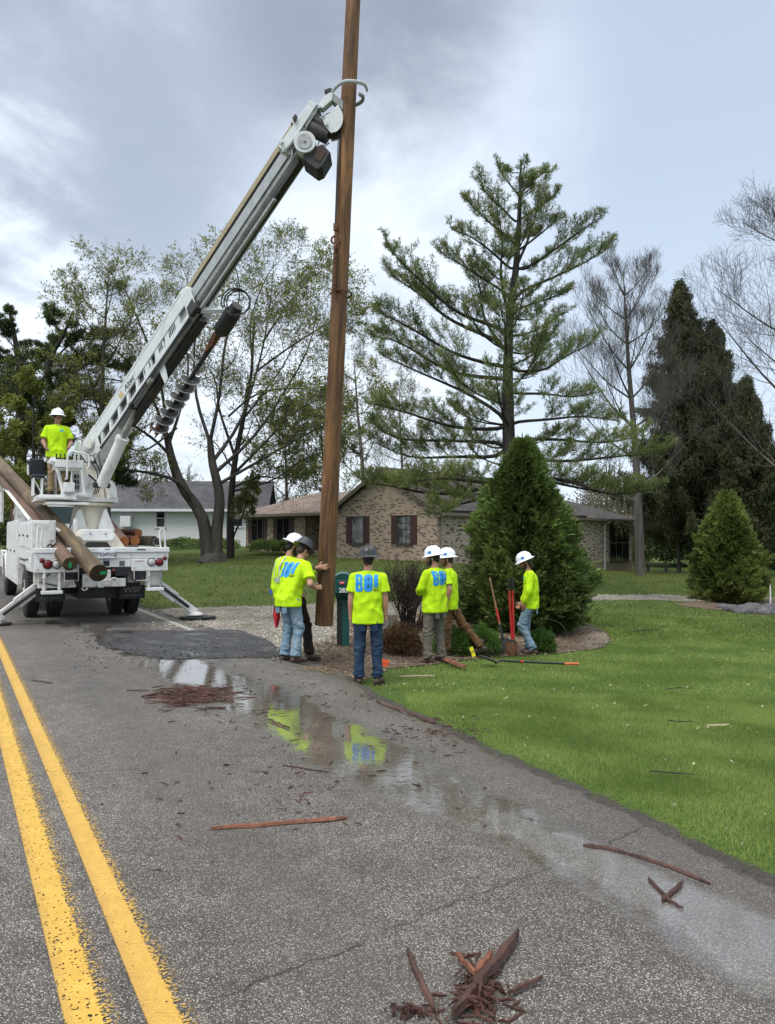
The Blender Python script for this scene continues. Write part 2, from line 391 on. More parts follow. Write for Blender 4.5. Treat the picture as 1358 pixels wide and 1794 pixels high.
_B = np.zeros((_n + 3, _n + 3)); _B[:_n, :_n] = _A; _B[:_n, _n] = 1; _B[:_n, _n + 1:] = _X; _B[_n, :_n] = 1; _B[_n + 1:, :_n] = _X.T
_w = np.linalg.solve(_B, np.concatenate([CP[:, 2], [0, 0, 0]]))
def gz(x, y):
    x = np.asarray(x, float); y = np.asarray(y, float); sh = x.shape; q = np.stack([x.ravel(), y.ravel()], 1)
    out = np.empty(len(q))
    for i in range(0, len(q), 20000):
        c = q[i:i + 20000]; d = np.linalg.norm(c[:, None] - _X[None], axis=2)
        out[i:i + 20000] = d @ _w[:_n] + _w[_n] + c @ _w[_n + 1:]
    s_, p_ = sp(q[:, 0], q[:, 1])
    t = np.clip((np.abs(p_) - 3.0) / .9, 0, 1); t = t * t * (3 - 2 * t)
    far = np.clip((s_ - 60) / 20, 0, 1)
    t = np.maximum(t, far)
    out = crown(p_) * (1 - t) + out * t
    out = np.clip(out, -2, 1.55)
    return out.reshape(sh)
def gz1(x, y): return float(gz(np.array([x]), np.array([y]))[0])
_dd = np.concatenate([np.arange(1.5, 60, .05), np.arange(60, 300, 1.0)])
def G(px, py):
    r = ray(px, py); r = r / r[1]; z = EYE + r[2] * _dd; g = gz(r[0] * _dd, _dd)
    hit = np.nonzero(z < g)[0]; i = hit[0] if len(hit) else len(_dd) - 1
    d = _dd[i]
    return np.array([r[0] * d, d, gz1(r[0] * d, d)])
def poly_sd(x, y, poly):
    """signed distance, positive inside"""
    P = np.asarray(poly, float); q = np.stack([x.ravel(), y.ravel()], 1)
    best = np.full(len(q), 1e9); ins = np.zeros(len(q), bool)
    for i in range(len(P)):
        a = P[i]; b = P[(i + 1) % len(P)]; ab = b - a
        t = np.clip(((q - a) @ ab) / (ab @ ab + 1e-12), 0, 1); d = np.linalg.norm(q - a - t[:, None] * ab, axis=1)
        best = np.minimum(best, d)
        c = ((a[1] > q[:, 1]) != (b[1] > q[:, 1])) & (q[:, 0] < (b[0] - a[0]) * (q[:, 1] - a[1]) / (b[1] - a[1] + 1e-12) + a[0])
        ins ^= c
    return np.where(ins, best, -best).reshape(x.shape)
def line_d(x, y, pl):
    q = np.stack([x.ravel(), y.ravel()], 1); best = np.full(len(q), 1e9); P = np.asarray(pl, float)
    for i in range(len(P) - 1):
        a = P[i][:2]; b = P[i + 1][:2]; ab = b - a
        t = np.clip(((q - a) @ ab) / (ab @ ab + 1e-12), 0, 1)
        w_ = P[i][2] * (1 - t) + P[i + 1][2] * t
        best = np.minimum(best, np.linalg.norm(q - a - t[:, None] * ab, axis=1) / w_)
    return best.reshape(x.shape)
def axis_lines(lo, hi, step, far_lo, far_hi, g=1.16):
    a = list(np.arange(lo, hi, step)); d = step; x = a[-1]
    while x < far_hi: d *= g; x += d; a.append(x)
    d = step; x = a[0]; b = []
    while x > far_lo: d *= g; x -= d; b.append(x)
    return np.array(b[::-1] + a)
GX = axis_lines(-10, 13, .15, -700, 700); GY = axis_lines(1.6, 30, .15, -40, 1500)
XX, YY = np.meshgrid(GX, GY, indexing='ij'); ZZ = gz(XX, YY); SS, PP = sp(XX, YY)
# drop far land gently
def sheet(name, mask, zoff, mat, attrs=None, kind='structure', zextra=None):
    ni, nj = XX.shape; idx = np.arange(ni * nj).reshape(ni, nj)
    cm = mask[:-1, :-1] | mask[1:, :-1] | mask[:-1, 1:] | mask[1:, 1:]
    F = np.stack([idx[:-1, :-1][cm], idx[1:, :-1][cm], idx[1:, 1:][cm], idx[:-1, 1:][cm]], 1)
    used = np.unique(F); remap = -np.ones(ni * nj, int); remap[used] = np.arange(len(used))
    z = ZZ + zoff + (zextra if zextra is not None else 0)
    V = np.stack([XX.ravel(), YY.ravel(), z.ravel()], 1)[used]
    me = npmesh(name, V, remap[F], None, mat, True)
    for k_, a in (attrs or {}).items():
        at = me.attributes.new(k_, 'FLOAT', 'POINT'); at.data.foreach_set('value', a.ravel()[used].astype(np.float32))
    o = link(bpy.data.objects.new(name, me)); tag(o, kind=kind); return o
# outlines on the ground
def gp(l): return [tuple(G(a, b)[:2]) for a, b in l]
road_right = [xy(-9, 2.75), *gp([(1450, 1630), (1358, 1576), (1200, 1490), (1050, 1412), (900, 1346), (770, 1280), (640, 1219), (600, 1180), (545, 1165), (505, 1150)])]
road_poly = road_right + [xy(9.0, 3.75), xy(12, 3.45), xy(16, 3.3), xy(40, 3.3), xy(66, 3.3), xy(66, -3.4), xy(-9, -3.4)]
bed_poly = gp([(520, 1155), (560, 1178), (630, 1195), (690, 1172), (760, 1166), (830, 1156), (905, 1150), (985, 1145), (1050, 1137), (1068, 1124), (1065, 1112), (1040, 1098), (1000, 1085), (880, 1078), (760, 1075), (680, 1080), (610, 1100), (560, 1128)])
slab_poly = gp([(1015, 1128), (1035, 1106), (1062, 1110), (1070, 1124), (1055, 1136), (1030, 1140)])
drv_poly = [xy(8.2, 2.2), xy(16.2, 2.4)] + gp([(470, 1063), (560, 1059), (700, 1056), (900, 1050), (1040, 1043), (1160, 1042), (1245, 1047), (1260, 1056), (1150, 1052), (1040, 1052), (960, 1060), (860, 1075), (700, 1090), (620, 1120), (560, 1155), (520, 1165)])
bed2_poly = gp([(1180, 1060), (1240, 1050), (1300, 1046), (1400, 1048), (1420, 1080), (1350, 1078), (1290, 1072), (1240, 1068)])
puddle = [(*G(a, b)[:2], w_) for a, b, w_ in [(300, 1165, .5), (350, 1190, .45), (430, 1215, .55), (520, 1270, .48), (600, 1310, .5), (660, 1345, .52), (740, 1385, .42), (830, 1425, .36), (930, 1470, .30), (1040, 1530, .30), (1150, 1590, .30), (1300, 1670, .34), (1420, 1740, .35)]]
# ------------------------------------------------------------ ground materials
def edge_alpha(k, c_shader, attr='sd', amp=.16, scale=7, soft=.02):
    a = k.n('Attribute', _attribute_name=attr).outputs['Fac']
    nz = k.noise(k.pos, scale, 5, .65).outputs[0]
    v = k.math('ADD', a, k.math('MULTIPLY', k.math('SUBTRACT', nz, .5), amp * 2))
    f = k.sstep(v, -soft, soft)
    tr = k.n('BsdfTransparent'); ms = k.n('MixShader', i0=f)
    k.t.links.new(tr.outputs[0], ms.inputs[1]); k.t.links.new(c_shader, ms.inputs[2]); k.t.links.new(ms.outputs[0], k.o.inputs[0])
def lawn_mat():
    k = newmat('lawn'); p = k.pos
    a = k.noise(p, .35, 4, .6).outputs[0]; b = k.noise(p, 2.3, 6, .65).outputs[0]; c = k.noise(p, 38, 4, .7).outputs[0]
    st = k.noise(k.n('Mapping', i0=p, Scale=(.25, 1.6, 1), Rotation=(0, 0, .35)), 1.6, 4, .6).outputs[0]
    col = k.mix(k.sstep(k.math('ADD', k.math('MULTIPLY', a, .5), k.math('MULTIPLY', st, .5)), .38, .62), (.105, .175, .028), (.18, .26, .046))
    col = k.mix(k.math('MULTIPLY', k.sstep(b, .45, .7), .45), col, (.19, .22, .05))
    lush = k.n('Attribute', _attribute_name='lush').outputs['Fac']
    rough_c = k.mix(k.sstep(b, .4, .62), (.085, .12, .028), (.17, .16, .07))
    col = k.mix(lush, rough_c, col)
    col = k.mix(k.math('MULTIPLY', k.sstep(c, .35, .62), .6), tuple([.03, .065, .012]), col)
    wd2 = k.noise(p, 7, 5, .7).outputs[0]; col = k.mix(k.math('MULTIPLY', k.sstep(wd2, .58, .72), .5), col, (.21, .20, .09))
    pset(k, Base_Color=col, Roughness=.85, Specular_IOR_Level=.15, Normal=k.bump(c, .8, .03)); return k.m
def stones_col(k, scale, dark, mid, light, thr=.5):
    v = k.n('TexVoronoi', Vector=k.pos, Scale=scale); sx = k.n('SeparateColor', Color=v.outputs['Color'])
    return v, k.ramp(sx.outputs[0], [(0, dark), (thr, mid), (1, light)])
def road_mat():
    k = newmat('road'); p = k.pos
    v = k.n('TexVoronoi', Vector=p, Scale=158, Randomness=1.0); sc = k.n('SeparateColor', Color=v.outputs['Color'])
    spk = k.ramp(sc.outputs[0], [(0, (.075, .068, .060)), (.38, (.165, .15, .133)), (.70, (.305, .283, .257)), (.91, (.50, .472, .435)), (1, (.66, .63, .59))])
    edge = k.sstep(v.outputs['Distance'], .62, .30)
    col = k.mix(k.math('MULTIPLY', k.math('SUBTRACT', 1.0, edge), .85), spk, (.045, .040, .036))
    big = k.noise(p, .55, 6, .6).outputs[0]; med = k.noise(p, 5, 5, .6).outputs[0]
    col = k.mix(1.0, col, k.mix(k.sstep(big, .3, .7), (.86, .83, .79), (1.24, 1.2, 1.14)), 'MULTIPLY')
    col = k.mix(1.0, col, k.mix(k.sstep(med, .3, .7), (.84, .84, .84), (1.14, 1.14, 1.14)), 'MULTIPLY')
    trk = k.n('Attribute', _attribute_name='track').outputs['Fac']
    col = k.mix(k.math('MULTIPLY', trk, k.math('ADD', .22, k.math('MULTIPLY', big, .3))), col, (.085, .08, .076))
    dirt = k.n('Attribute', _attribute_name='dirt').outputs['Fac']
    dm = k.sstep(k.math('ADD', dirt, k.math('MULTIPLY', k.math('SUBTRACT', med, .5), .9)), .35, .75)
    dc = k.mix(k.noise(p, 60, 3, .6).outputs[0], (.05, .035, .026), (.15, .12, .09))
    col = k.mix(k.math('MULTIPLY', dm, .62), col, dc)
    # cracks
    cr = k.n('Attribute', _attribute_name='crack').outputs['Fac']
    cn = k.math('ADD', cr, k.math('MULTIPLY', k.math('SUBTRACT', k.noise(p, 3.0, 7, .65).outputs[0], .5), .22))
    crk = k.sstep(k.math('ABSOLUTE', cn), .013, .0)
    crk = k.math('MULTIPLY', crk, k.sstep(k.noise(p, 1.3, 3).outputs[0], .36, .48))
    col = k.mix(k.math('MULTIPLY', crk, .8), col, (.02, .019, .018))
    wet = k.n('Attribute', _attribute_name='wet').outputs['Fac']
    wn = k.noise(p, 3.0, 7, .62, .3).outputs[0]; wf = k.noise(p, 45, 3, .6).outputs[0]
    wv = k.math('ADD', wet, k.math('MULTIPLY', k.math('SUBTRACT', wn, .5), 1.15))
    damp = k.sstep(wv, .05, .6)
    water = k.sstep(k.math('ADD', wv, k.math('MULTIPLY', k.math('SUBTRACT', wf, .5), .5)), .30, .52)
    silt_sheen = k.n('Attribute', _attribute_name='silt_sheen').outputs['Fac']
    sm = k.sstep(k.math('ADD', silt_sheen, k.math('MULTIPLY', k.math('SUBTRACT', wn, .5), 1.1)), .30, .62)
    col = k.mix(k.math('MULTIPLY', sm, .33), col, k.mix(wf, (.17, .163, .152), (.36, .345, .32)))  # pale dried silt plus sky sheen, both painted into the base colour
    rim = k.math('MULTIPLY', damp, k.math('SUBTRACT', 1.0, water))
    col = k.mix(k.math('MULTIPLY', rim, .35), col, (.06, .056, .052))
    col = k.mix(k.math('MULTIPLY', damp, .15), col, k.mix(.6, col, (.05, .045, .04), 'MIX'))
    col = k.mix(k.math('MULTIPLY', water, k.math('SUBTRACT', .55, k.math('MULTIPLY', sm, .5))), col, (.085, .072, .055))
    h = k.math('ADD', k.math('MULTIPLY', edge, .6), k.math('MULTIPLY', sc.outputs[1], .6))
    bs = k.math('SUBTRACT', .9, k.math('MULTIPLY', water, .9), clamp=True)
    nrm = k.bump(h, bs, .006)
    rgh = k.math('SUBTRACT', .62, k.math('ADD', k.math('MULTIPLY', water, .53), k.math('MULTIPLY', damp, .04)), clamp=True)
    rp = k.math('MULTIPLY', k.noise(p, 14, 2, .5).outputs[0], water)
    pset(k, Base_Color=col, Roughness=rgh, Normal=k.bump(rp, .03, .02), Specular_IOR_Level=k.math('ADD', .42, k.math('MULTIPLY', water, .6)))
    nb = k.p.inputs['Normal'].links[0].from_node; k.t.links.new(nrm, nb.inputs['Normal'])
    edge_alpha(k, k.p.outputs[0], amp=.10, scale=5, soft=.025)
    return k.m
def gravel_mat():
    k = newmat('gravel'); p = k.pos
    v, c = stones_col(k, 42, (.09, .075, .055), (.26, .23, .18), (.60, .56, .49), .45)
    e = k.sstep(v.outputs['Distance'], .65, .35)
    c = k.mix(k.math('MULTIPLY', k.math('SUBTRACT', 1.0, e), .7), c, (.10, .085, .065))
    n = k.noise(p, 1.1, 6, .65).outputs[0]
    c = k.mix(k.math('MULTIPLY', k.sstep(n, .45, .66), .75), c, (.13, .115, .06))
    pset(k, Base_Color=c, Roughness=.8, Normal=k.bump(e, .8, .015)); edge_alpha(k, k.p.outputs[0], amp=.55, scale=2.5, soft=.12); return k.m
def mulch_mat(name, a, b, c_, amp=.2, sc_=55):
    k = newmat(name); p = k.pos
    v, c = stones_col(k, sc_, a, b, c_, .55)
    n = k.noise(p, 3, 6, .65).outputs[0]
    c = k.mix(k.math('MULTIPLY', k.sstep(n, .4, .65), .5), c, (.05, .037, .025))
    pset(k, Base_Color=c, Roughness=.85, Normal=k.bump(v.outputs['Distance'], 1.0, .02)); edge_alpha(k, k.p.outputs[0], amp=amp, scale=6, soft=.04); return k.m
def patch_mat():
    k = newmat('tar_patch'); p = k.pos
    n = k.noise(p, 3, 6, .6).outputs[0]; f = k.noise(p, 90, 4, .6).outputs[0]
    c = k.mix(k.sstep(f, .35, .65), (.016, .016, .017), (.045, .045, .047))
    c = k.mix(k.math('MULTIPLY', k.sstep(n, .5, .66), .6), c, (.10, .09, .08)); v_ = k.n('TexVoronoi', Vector=p, Scale=2.2, _feature='DISTANCE_TO_EDGE'); c = k.mix(k.math('MULTIPLY', k.sstep(v_.outputs[0], .03, .0), .7), c, (.008, .008, .008))
    wet = k.sstep(k.noise(p, 1.6, 5, .6).outputs[0], .5, .62)
    r = k.math('SUBTRACT', .6, k.math('MULTIPLY', wet, .38))
    pset(k, Base_Color=c, Roughness=r, Normal=k.bump(f, k.math('SUBTRACT', .7, k.math('MULTIPLY', wet, .6)), .006)); edge_alpha(k, k.p.outputs[0], amp=.26, scale=4.5, soft=.015); return k.m
LUSH = np.clip((8.5 - np.abs(YY - 12) + XX * .9) / 5, 0, 1)
LUSH = np.where(YY < 24, np.clip((XX - 1.2 + (16 - YY) * .35) / 1.6, 0, 1), np.clip((XX - 4) / 6, 0, .5))
lawn = sheet('lawn', np.ones_like(XX, bool), 0.0, lawn_mat(), {'lush': LUSH})
sd_r = poly_sd(XX, YY, road_poly)
sd_d = poly_sd(XX, YY, drv_poly); sd_b = poly_sd(XX, YY, bed_poly); sd_b2 = poly_sd(XX, YY, bed2_poly); sd_s = poly_sd(XX, YY, slab_poly)
zs = -sd_r
shoulder_sd = .13 - np.abs(sd_r - .0); shoulder_sd = np.where(PP < 0, -1, shoulder_sd)
sheet('driveway', sd_d > -.75, .008, gravel_mat(), {'sd': sd_d})
sheet('mulch_bed', (sd_b > -.4), .014, mulch_mat('mulch', (.04, .027, .018), (.10, .066, .04), (.24, .185, .13)), {'sd': sd_b})
sheet('far_mulch_bed', (sd_b2 > -.4), .014, mulch_mat('mulch_far', (.06, .04, .025), (.15, .1, .06), (.34, .26, .17)), {'sd': sd_b2})
sheet('bare_soil_patch', (sd_s > -.3), .020, mulch_mat('soil', (.13, .11, .09), (.19, .165, .14), (.26, .23, .2), .08), {'sd': sd_s})
sheet('road_shoulder', (shoulder_sd > -.35), .018, mulch_mat('shoulder', (.05, .042, .034), (.10, .085, .068), (.18, .16, .13), .13, 130), {'sd': shoulder_sd})
WET = np.clip(1.25 - line_d(XX, YY, puddle), -1, 1)
wet2 = np.clip(1.1 - line_d(XX, YY, [(*G(640, 1222)[:2], .2), (*G(800, 1290)[:2], .22), (*G(900, 1342)[:2], .2), (*G(1060, 1410)[:2], .18), (*G(1250, 1500)[:2], .2), (*G(1400, 1570)[:2], .2)]), -1, 1) * .62
wet3 = np.clip(1.1 - line_d(XX, YY, [(*G(60, 1090)[:2], .5), (*G(160, 1100)[:2], .6), (*G(240, 1150)[:2], .5)]), -1, 1) * .6
WETA = np.maximum(np.maximum(WET, wet2), wet3)
DIRT = np.clip(1.3 - line_d(XX, YY, [(*G(250, 1100)[:2], .6), (*G(330, 1225)[:2], .5), (*G(480, 1250)[:2], .4)]), 0, 1) * .62
DIRT = np.maximum(DIRT, np.clip(1.0 - (sd_r - .1) / .75, 0, 1) * np.where(PP > 0, .62, 0))
DIRT = np.maximum(DIRT, np.clip(1.2 - line_d(XX, YY, [(*G(900, 1500)[:2], .15), (*G(1100, 1590)[:2], .2), (*G(1358, 1640)[:2], .3)]), 0, 1) * .5)
c1 = np.array(G(330, 1794)[:2]); c2 = np.array(G(790, 1600)[:2]); cn_ = np.array([-(c2 - c1)[1], (c2 - c1)[0]]); cn_ /= np.linalg.norm(cn_)
CR = (XX - c1[0]) * cn_[0] + (YY - c1[1]) * cn_[1]
d1 = np.array(G(30, 1372)[:2]); d2 = np.array(G(330, 1350)[:2]); dn_ = np.array([-(d2 - d1)[1], (d2 - d1)[0]]); dn_ /= np.linalg.norm(dn_)
CR2 = (XX - d1[0]) * dn_[0] + (YY - d1[1]) * dn_[1]
CR = np.where(YY < 4.6, CR, np.where((YY < 7), np.where(PP < .6, CR2, 9.0), 9.0))
SILT_SHEEN = np.clip(1.3 - line_d(XX, YY, [(*G(860, 1440)[:2], .12), (*G(950, 1480)[:2], .18), (*G(1100, 1545)[:2], .23), (*G(1300, 1645)[:2], .30), (*G(1450, 1740)[:2], .40)]), 0, 1)  # mask of the pale strip: silt and painted sky reflection
TRK = np.exp(-((PP - .75) / .28) ** 2) + np.exp(-((PP - 2.45) / .3) ** 2) + .8 * np.exp(-((PP + .9) / .3) ** 2)
road = sheet('road', sd_r > -.25, .026, road_mat(), {'sd': sd_r, 'wet': WETA, 'dirt': DIRT, 'crack': CR, 'silt_sheen': SILT_SHEEN, 'track': TRK})
patch_poly = gp([(165, 1118), (200, 1108), (320, 1108), (420, 1107), (470, 1125), (500, 1150), (480, 1158), (380, 1158), (290, 1160), (230, 1150), (180, 1135)])
sd_p = poly_sd(XX, YY, patch_poly)
sheet('asphalt_patch', sd_p > -.25, .034, patch_mat(), {'sd': sd_p})
# painted lines: strips following the road surface
def strip(name, p0, p1, s0, s1, mat, step=.15):
    s_ = np.arange(s0, s1, step); ps = np.linspace(p0, p1, 4)
    Sg, Pg = np.meshgrid(s_, ps, indexing='ij'); x, y = xy(Sg, Pg)
    z = gz(x, y) + .026 + .005
    idx = np.arange(Sg.size).reshape(Sg.shape)
    F = np.stack([idx[:-1, :-1], idx[:-1, 1:], idx[1:, 1:], idx[1:, :-1]], -1).reshape(-1, 4)
    me = npmesh(name, np.stack([x.ravel(), y.ravel(), z.ravel()], 1), F, None, mat, True)
    at = me.attributes.new('pp', 'FLOAT', 'POINT'); at.data.foreach_set('value', Pg.ravel().astype(np.float32))
    o = link(bpy.data.objects.new(name, me)); tag(o, kind='structure'); return o
def paint_mat(name, pl, pr, ragR, c0, c1_, wear):
    k = newmat(name); p = k.pos; a = k.n('Attribute', _attribute_name='pp').outputs['Fac']
    v = k.n('TexVoronoi', Vector=p, Scale=120); sc = k.n('SeparateColor', Color=v.outputs['Color'])
    n = k.noise(p, 9, 6, .7).outputs[0]; n2 = k.noise(p, 50, 4, .7).outputs[0]; n3 = k.noise(p, 1.2, 3, .6).outputs[0]
    c = k.mix(k.sstep(n, .3, .7), c0, c1_)
    c = k.mix(k.math('MULTIPLY', k.sstep(a, pl + .05, pl), .45), c, (.40, .23, .06))
    c = k.mix(k.math('MULTIPLY', k.sstep(n2, .56, .72), .35), c, (.25, .14, .03))
    mpx = k.n('Mapping', i0=p, Rotation=(0, 0, -RA)); mpx.inputs['Scale'].default_value = (6, 70, 1)
    c = k.mix(k.math('MULTIPLY', k.sstep(k.noise(mpx, 1.0, 4, .7).outputs[0], .58, .70), .5 if wear < .09 else .85), c, (.16, .10, .035))
    left = k.sstep(a, pl - .004, pl + .004)
    j = k.math('ADD', k.math('MULTIPLY', k.math('SUBTRACT', n, .5), ragR), k.math('MULTIPLY', k.math('SUBTRACT', n2, .5), ragR * .9))
    right = k.sstep(k.math('ADD', a, j), pr + .006, pr - .006)
    spkl = k.math('MULTIPLY', k.sstep(a, pr + .075, pr - .01), k.sstep(k.math('ADD', sc.outputs[0], k.math('MULTIPLY', k.sstep(a, pr + .07, pr), .25)), .80, .86))
    m_ = k.math('MULTIPLY', left, k.math('MAXIMUM', right, spkl))
    pit = k.math('SUBTRACT', 1.0, k.math('MULTIPLY', k.sstep(k.math('ADD', sc.outputs[1], k.math('MULTIPLY', n3, .25)), 1.12 - wear, 1.16 - wear), 1.0))
    m_ = k.math('MULTIPLY', m_, pit)
    e = k.sstep(v.outputs['Distance'], .62, .30)
    pset(k, Base_Color=c, Roughness=.55, Normal=k.bump(k.math('ADD', e, sc.outputs[1]), .5, .005))
    tr = k.n('BsdfTransparent'); ms = k.n('MixShader', i0=m_)
    k.t.links.new(tr.outputs[0], ms.inputs[1]); k.t.links.new(k.p.outputs[0], ms.inputs[2]); k.t.links.new(ms.outputs[0], k.o.inputs[0]); return k.m
strip('yellow_line_left', -.29, -.04, -3, 60, paint_mat('paint_l', -.262, -.145, .055, (.56, .33, .045), (.66, .42, .07), .05))
strip('yellow_line_right', -.038, .16, -3, 60, paint_mat('paint_r', -.022, .082, .026, (.54, .32, .055), (.62, .38, .07), .02))
strip('white_edge_line', 3.05, 3.3, 8.8, 40, paint_mat('paint_w', 3.1, 3.22, .03, (.42, .41, .38), (.5, .49, .46), .25))
# ------------------------------------------------------------ grass blades
rng = np.random.default_rng(5)
def grass(name, n, x0, x1, y0, y1, h, wd_, lush_only, mat, seed=0):
    r_ = np.random.default_rng(seed); x = r_.uniform(x0, x1, n); y = r_.uniform(y0, y1, n)
    ok = np.abs(x) < y * .56 + 1.0
    x = x[ok]; y = y[ok]
    m_ = (poly_sd(x, y, road_poly) < .05 - np.abs(r_.normal(0, .10, len(x)))) & (poly_sd(x, y, bed_poly) < .02) & (poly_sd(x, y, drv_poly) < -.1) & (poly_sd(x, y, slab_poly) < .0) & (poly_sd(x, y, bed2_poly) < 0)
    s_, p_ = sp(x, y); m_ &= p_ > 2.5
    x = x[m_]; y = y[m_]; n = len(x); z = gz(x, y)
    edge = np.clip((-poly_sd(x, y, road_poly)) / .35, .35, 1)
    hh = h * r_.uniform(.6, 1.25, n) * edge; a = r_.uniform(0, 6.283, n); le = r_.normal(0, .45, (n, 2)) * hh[:, None]
    dx = np.cos(a) * wd_ * .5; dy = np.sin(a) * wd_ * .5
    V = np.stack([np.stack([x - dx, y - dy, z - .004], 1), np.stack([x + dx, y + dy, z - .004], 1), np.stack([x + le[:, 0], y + le[:, 1], z + hh], 1)], 1)
    o = npobj(name, V.reshape(-1, 3), None, np.arange(n * 3).reshape(n, 3), mat); tag(o, kind='stuff', cat='grass'); return o
M['grass'] = leaf_mat('grass', [(.125, .20, .036), (.22, .32, .062), (.36, .42, .13)], rough=.7, trans=.35)
M['grass_far'] = leaf_mat('grass_far', [(.10, .14, .028), (.155, .20, .04), (.24, .25, .08)], rough=.7, trans=.3)
tag(grass('near_grass', 300000, .2, 7, 3, 9.5, .032, .0042, True, M['grass'], 1), 'short bright green mown lawn grass beside the road edge')
tag(grass('mid_grass', 170000, -1, 13, 9.5, 20, .034, .009, True, M['grass'], 2), 'mown green lawn grass around the mulch bed')
tag(grass('far_grass', 150000, -14, 24, 16, 46, .07, .022, True, M['grass_far'], 3), 'rougher grass of the yard behind the driveway')
# leaves and petals scattered on the lawn
def scatter_leaves():
    r_ = np.random.default_rng(9); n = 1000
    d = r_.uniform(3.6, 24, n) ** 1.0; x = r_.uniform(-.2, 13, n)
    cx = r_.uniform(0, 1, n) ** .5
    ok = (x < d * .56 + .5); x = x[ok]; y = d[ok]
    m_ = (poly_sd(x, y, road_poly) < -.1) & (sp(x, y)[1] > 3)
    x = x[m_]; y = y[m_]; n = len(x); C = np.stack([x, y, gz(x, y) + .043], 1)
    D_ = np.stack([r_.normal(size=n), r_.normal(size=n), r_.normal(0, .25, n)], 1)
    V, F = leaves(C, D_, r_.uniform(.02, .05, n), r_.uniform(.012, .026, n), r_)
    V2, F2 = leaves(C + .01, D_ + r_.normal(0, .8, (n, 3)) * [1, 1, .3], r_.uniform(.015, .04, n), .014, r_)
    V, F = merge([(V, F), (V2, F2)])
    o = npobj('fallen_leaves', V, F, None, leaf_mat('petal', [(.3, .26, .12), (.46, .42, .22), (.56, .52, .34)], trans=.2)); tag(o, 'pale fallen leaves and petals sprinkled over the mown lawn', 'leaves', kind='stuff')
scatter_leaves()
def chips(name, poly, n, s0, s1, mat, label, cat, seed, zoff=.02):
    r_ = np.random.default_rng(seed); P = np.array(poly); lo = P.min(0); hi = P.max(0)
    x = r_.uniform(lo[0], hi[0], n); y = r_.uniform(lo[1], hi[1], n); ok = poly_sd(x, y, poly) > r_.uniform(-.1, .1, n); x = x[ok]; y = y[ok]; n = len(x)
    sz = r_.uniform(s0, s1, n); C = np.stack([x, y, gz(x, y) + zoff], 1)
    base = np.array([[-1, -1, 0], [1, -1, 0], [1, 1, 0], [-1, 1, 0], [-.6, -.6, 1], [.6, -.6, 1], [.6, .6, 1], [-.6, .6, 1]]) * .5
    a = r_.uniform(0, 6.28, n); ca, sa = np.cos(a), np.sin(a)
    B = base[None] * np.stack([sz, sz * r_.uniform(.5, 1, n), sz * r_.uniform(.3, .7, n)], 1)[:, None, :] * (1 + r_.normal(0, .15, (n, 8, 3)))
    V = np.stack([B[..., 0] * ca[:, None] - B[..., 1] * sa[:, None], B[..., 0] * sa[:, None] + B[..., 1] * ca[:, None], B[..., 2]], -1) + C[:, None]
    q = np.array([[0, 1, 5, 4], [1, 2, 6, 5], [2, 3, 7, 6], [3, 0, 4, 7], [4, 5, 6, 7]])
    F = (np.arange(n)[:, None, None] * 8 + q[None]).reshape(-1, 4)
    o = npobj(name, V.reshape(-1, 3), F, None, mat); tag(o, label, cat, kind='stuff'); return o
M['stone'] = leaf_mat('stone', [(.12, .10, .08), (.3, .27, .22), (.62, .58, .5)], trans=0)
M['chip'] = leaf_mat('chip', [(.05, .03, .018), (.14, .09, .052), (.32, .25, .165)], trans=0)
chips('gravel_stones', drv_poly[:2] + drv_poly[2:], 26000, .015, .045, M['stone'], 'pale gravel stones covering the driveway apron', 'gravel', 3)
chips('mulch_chips', bed_poly, 14000, .015, .05, M['chip'], 'brown bark mulch and leaf litter in the planting bed', 'mulch', 4)
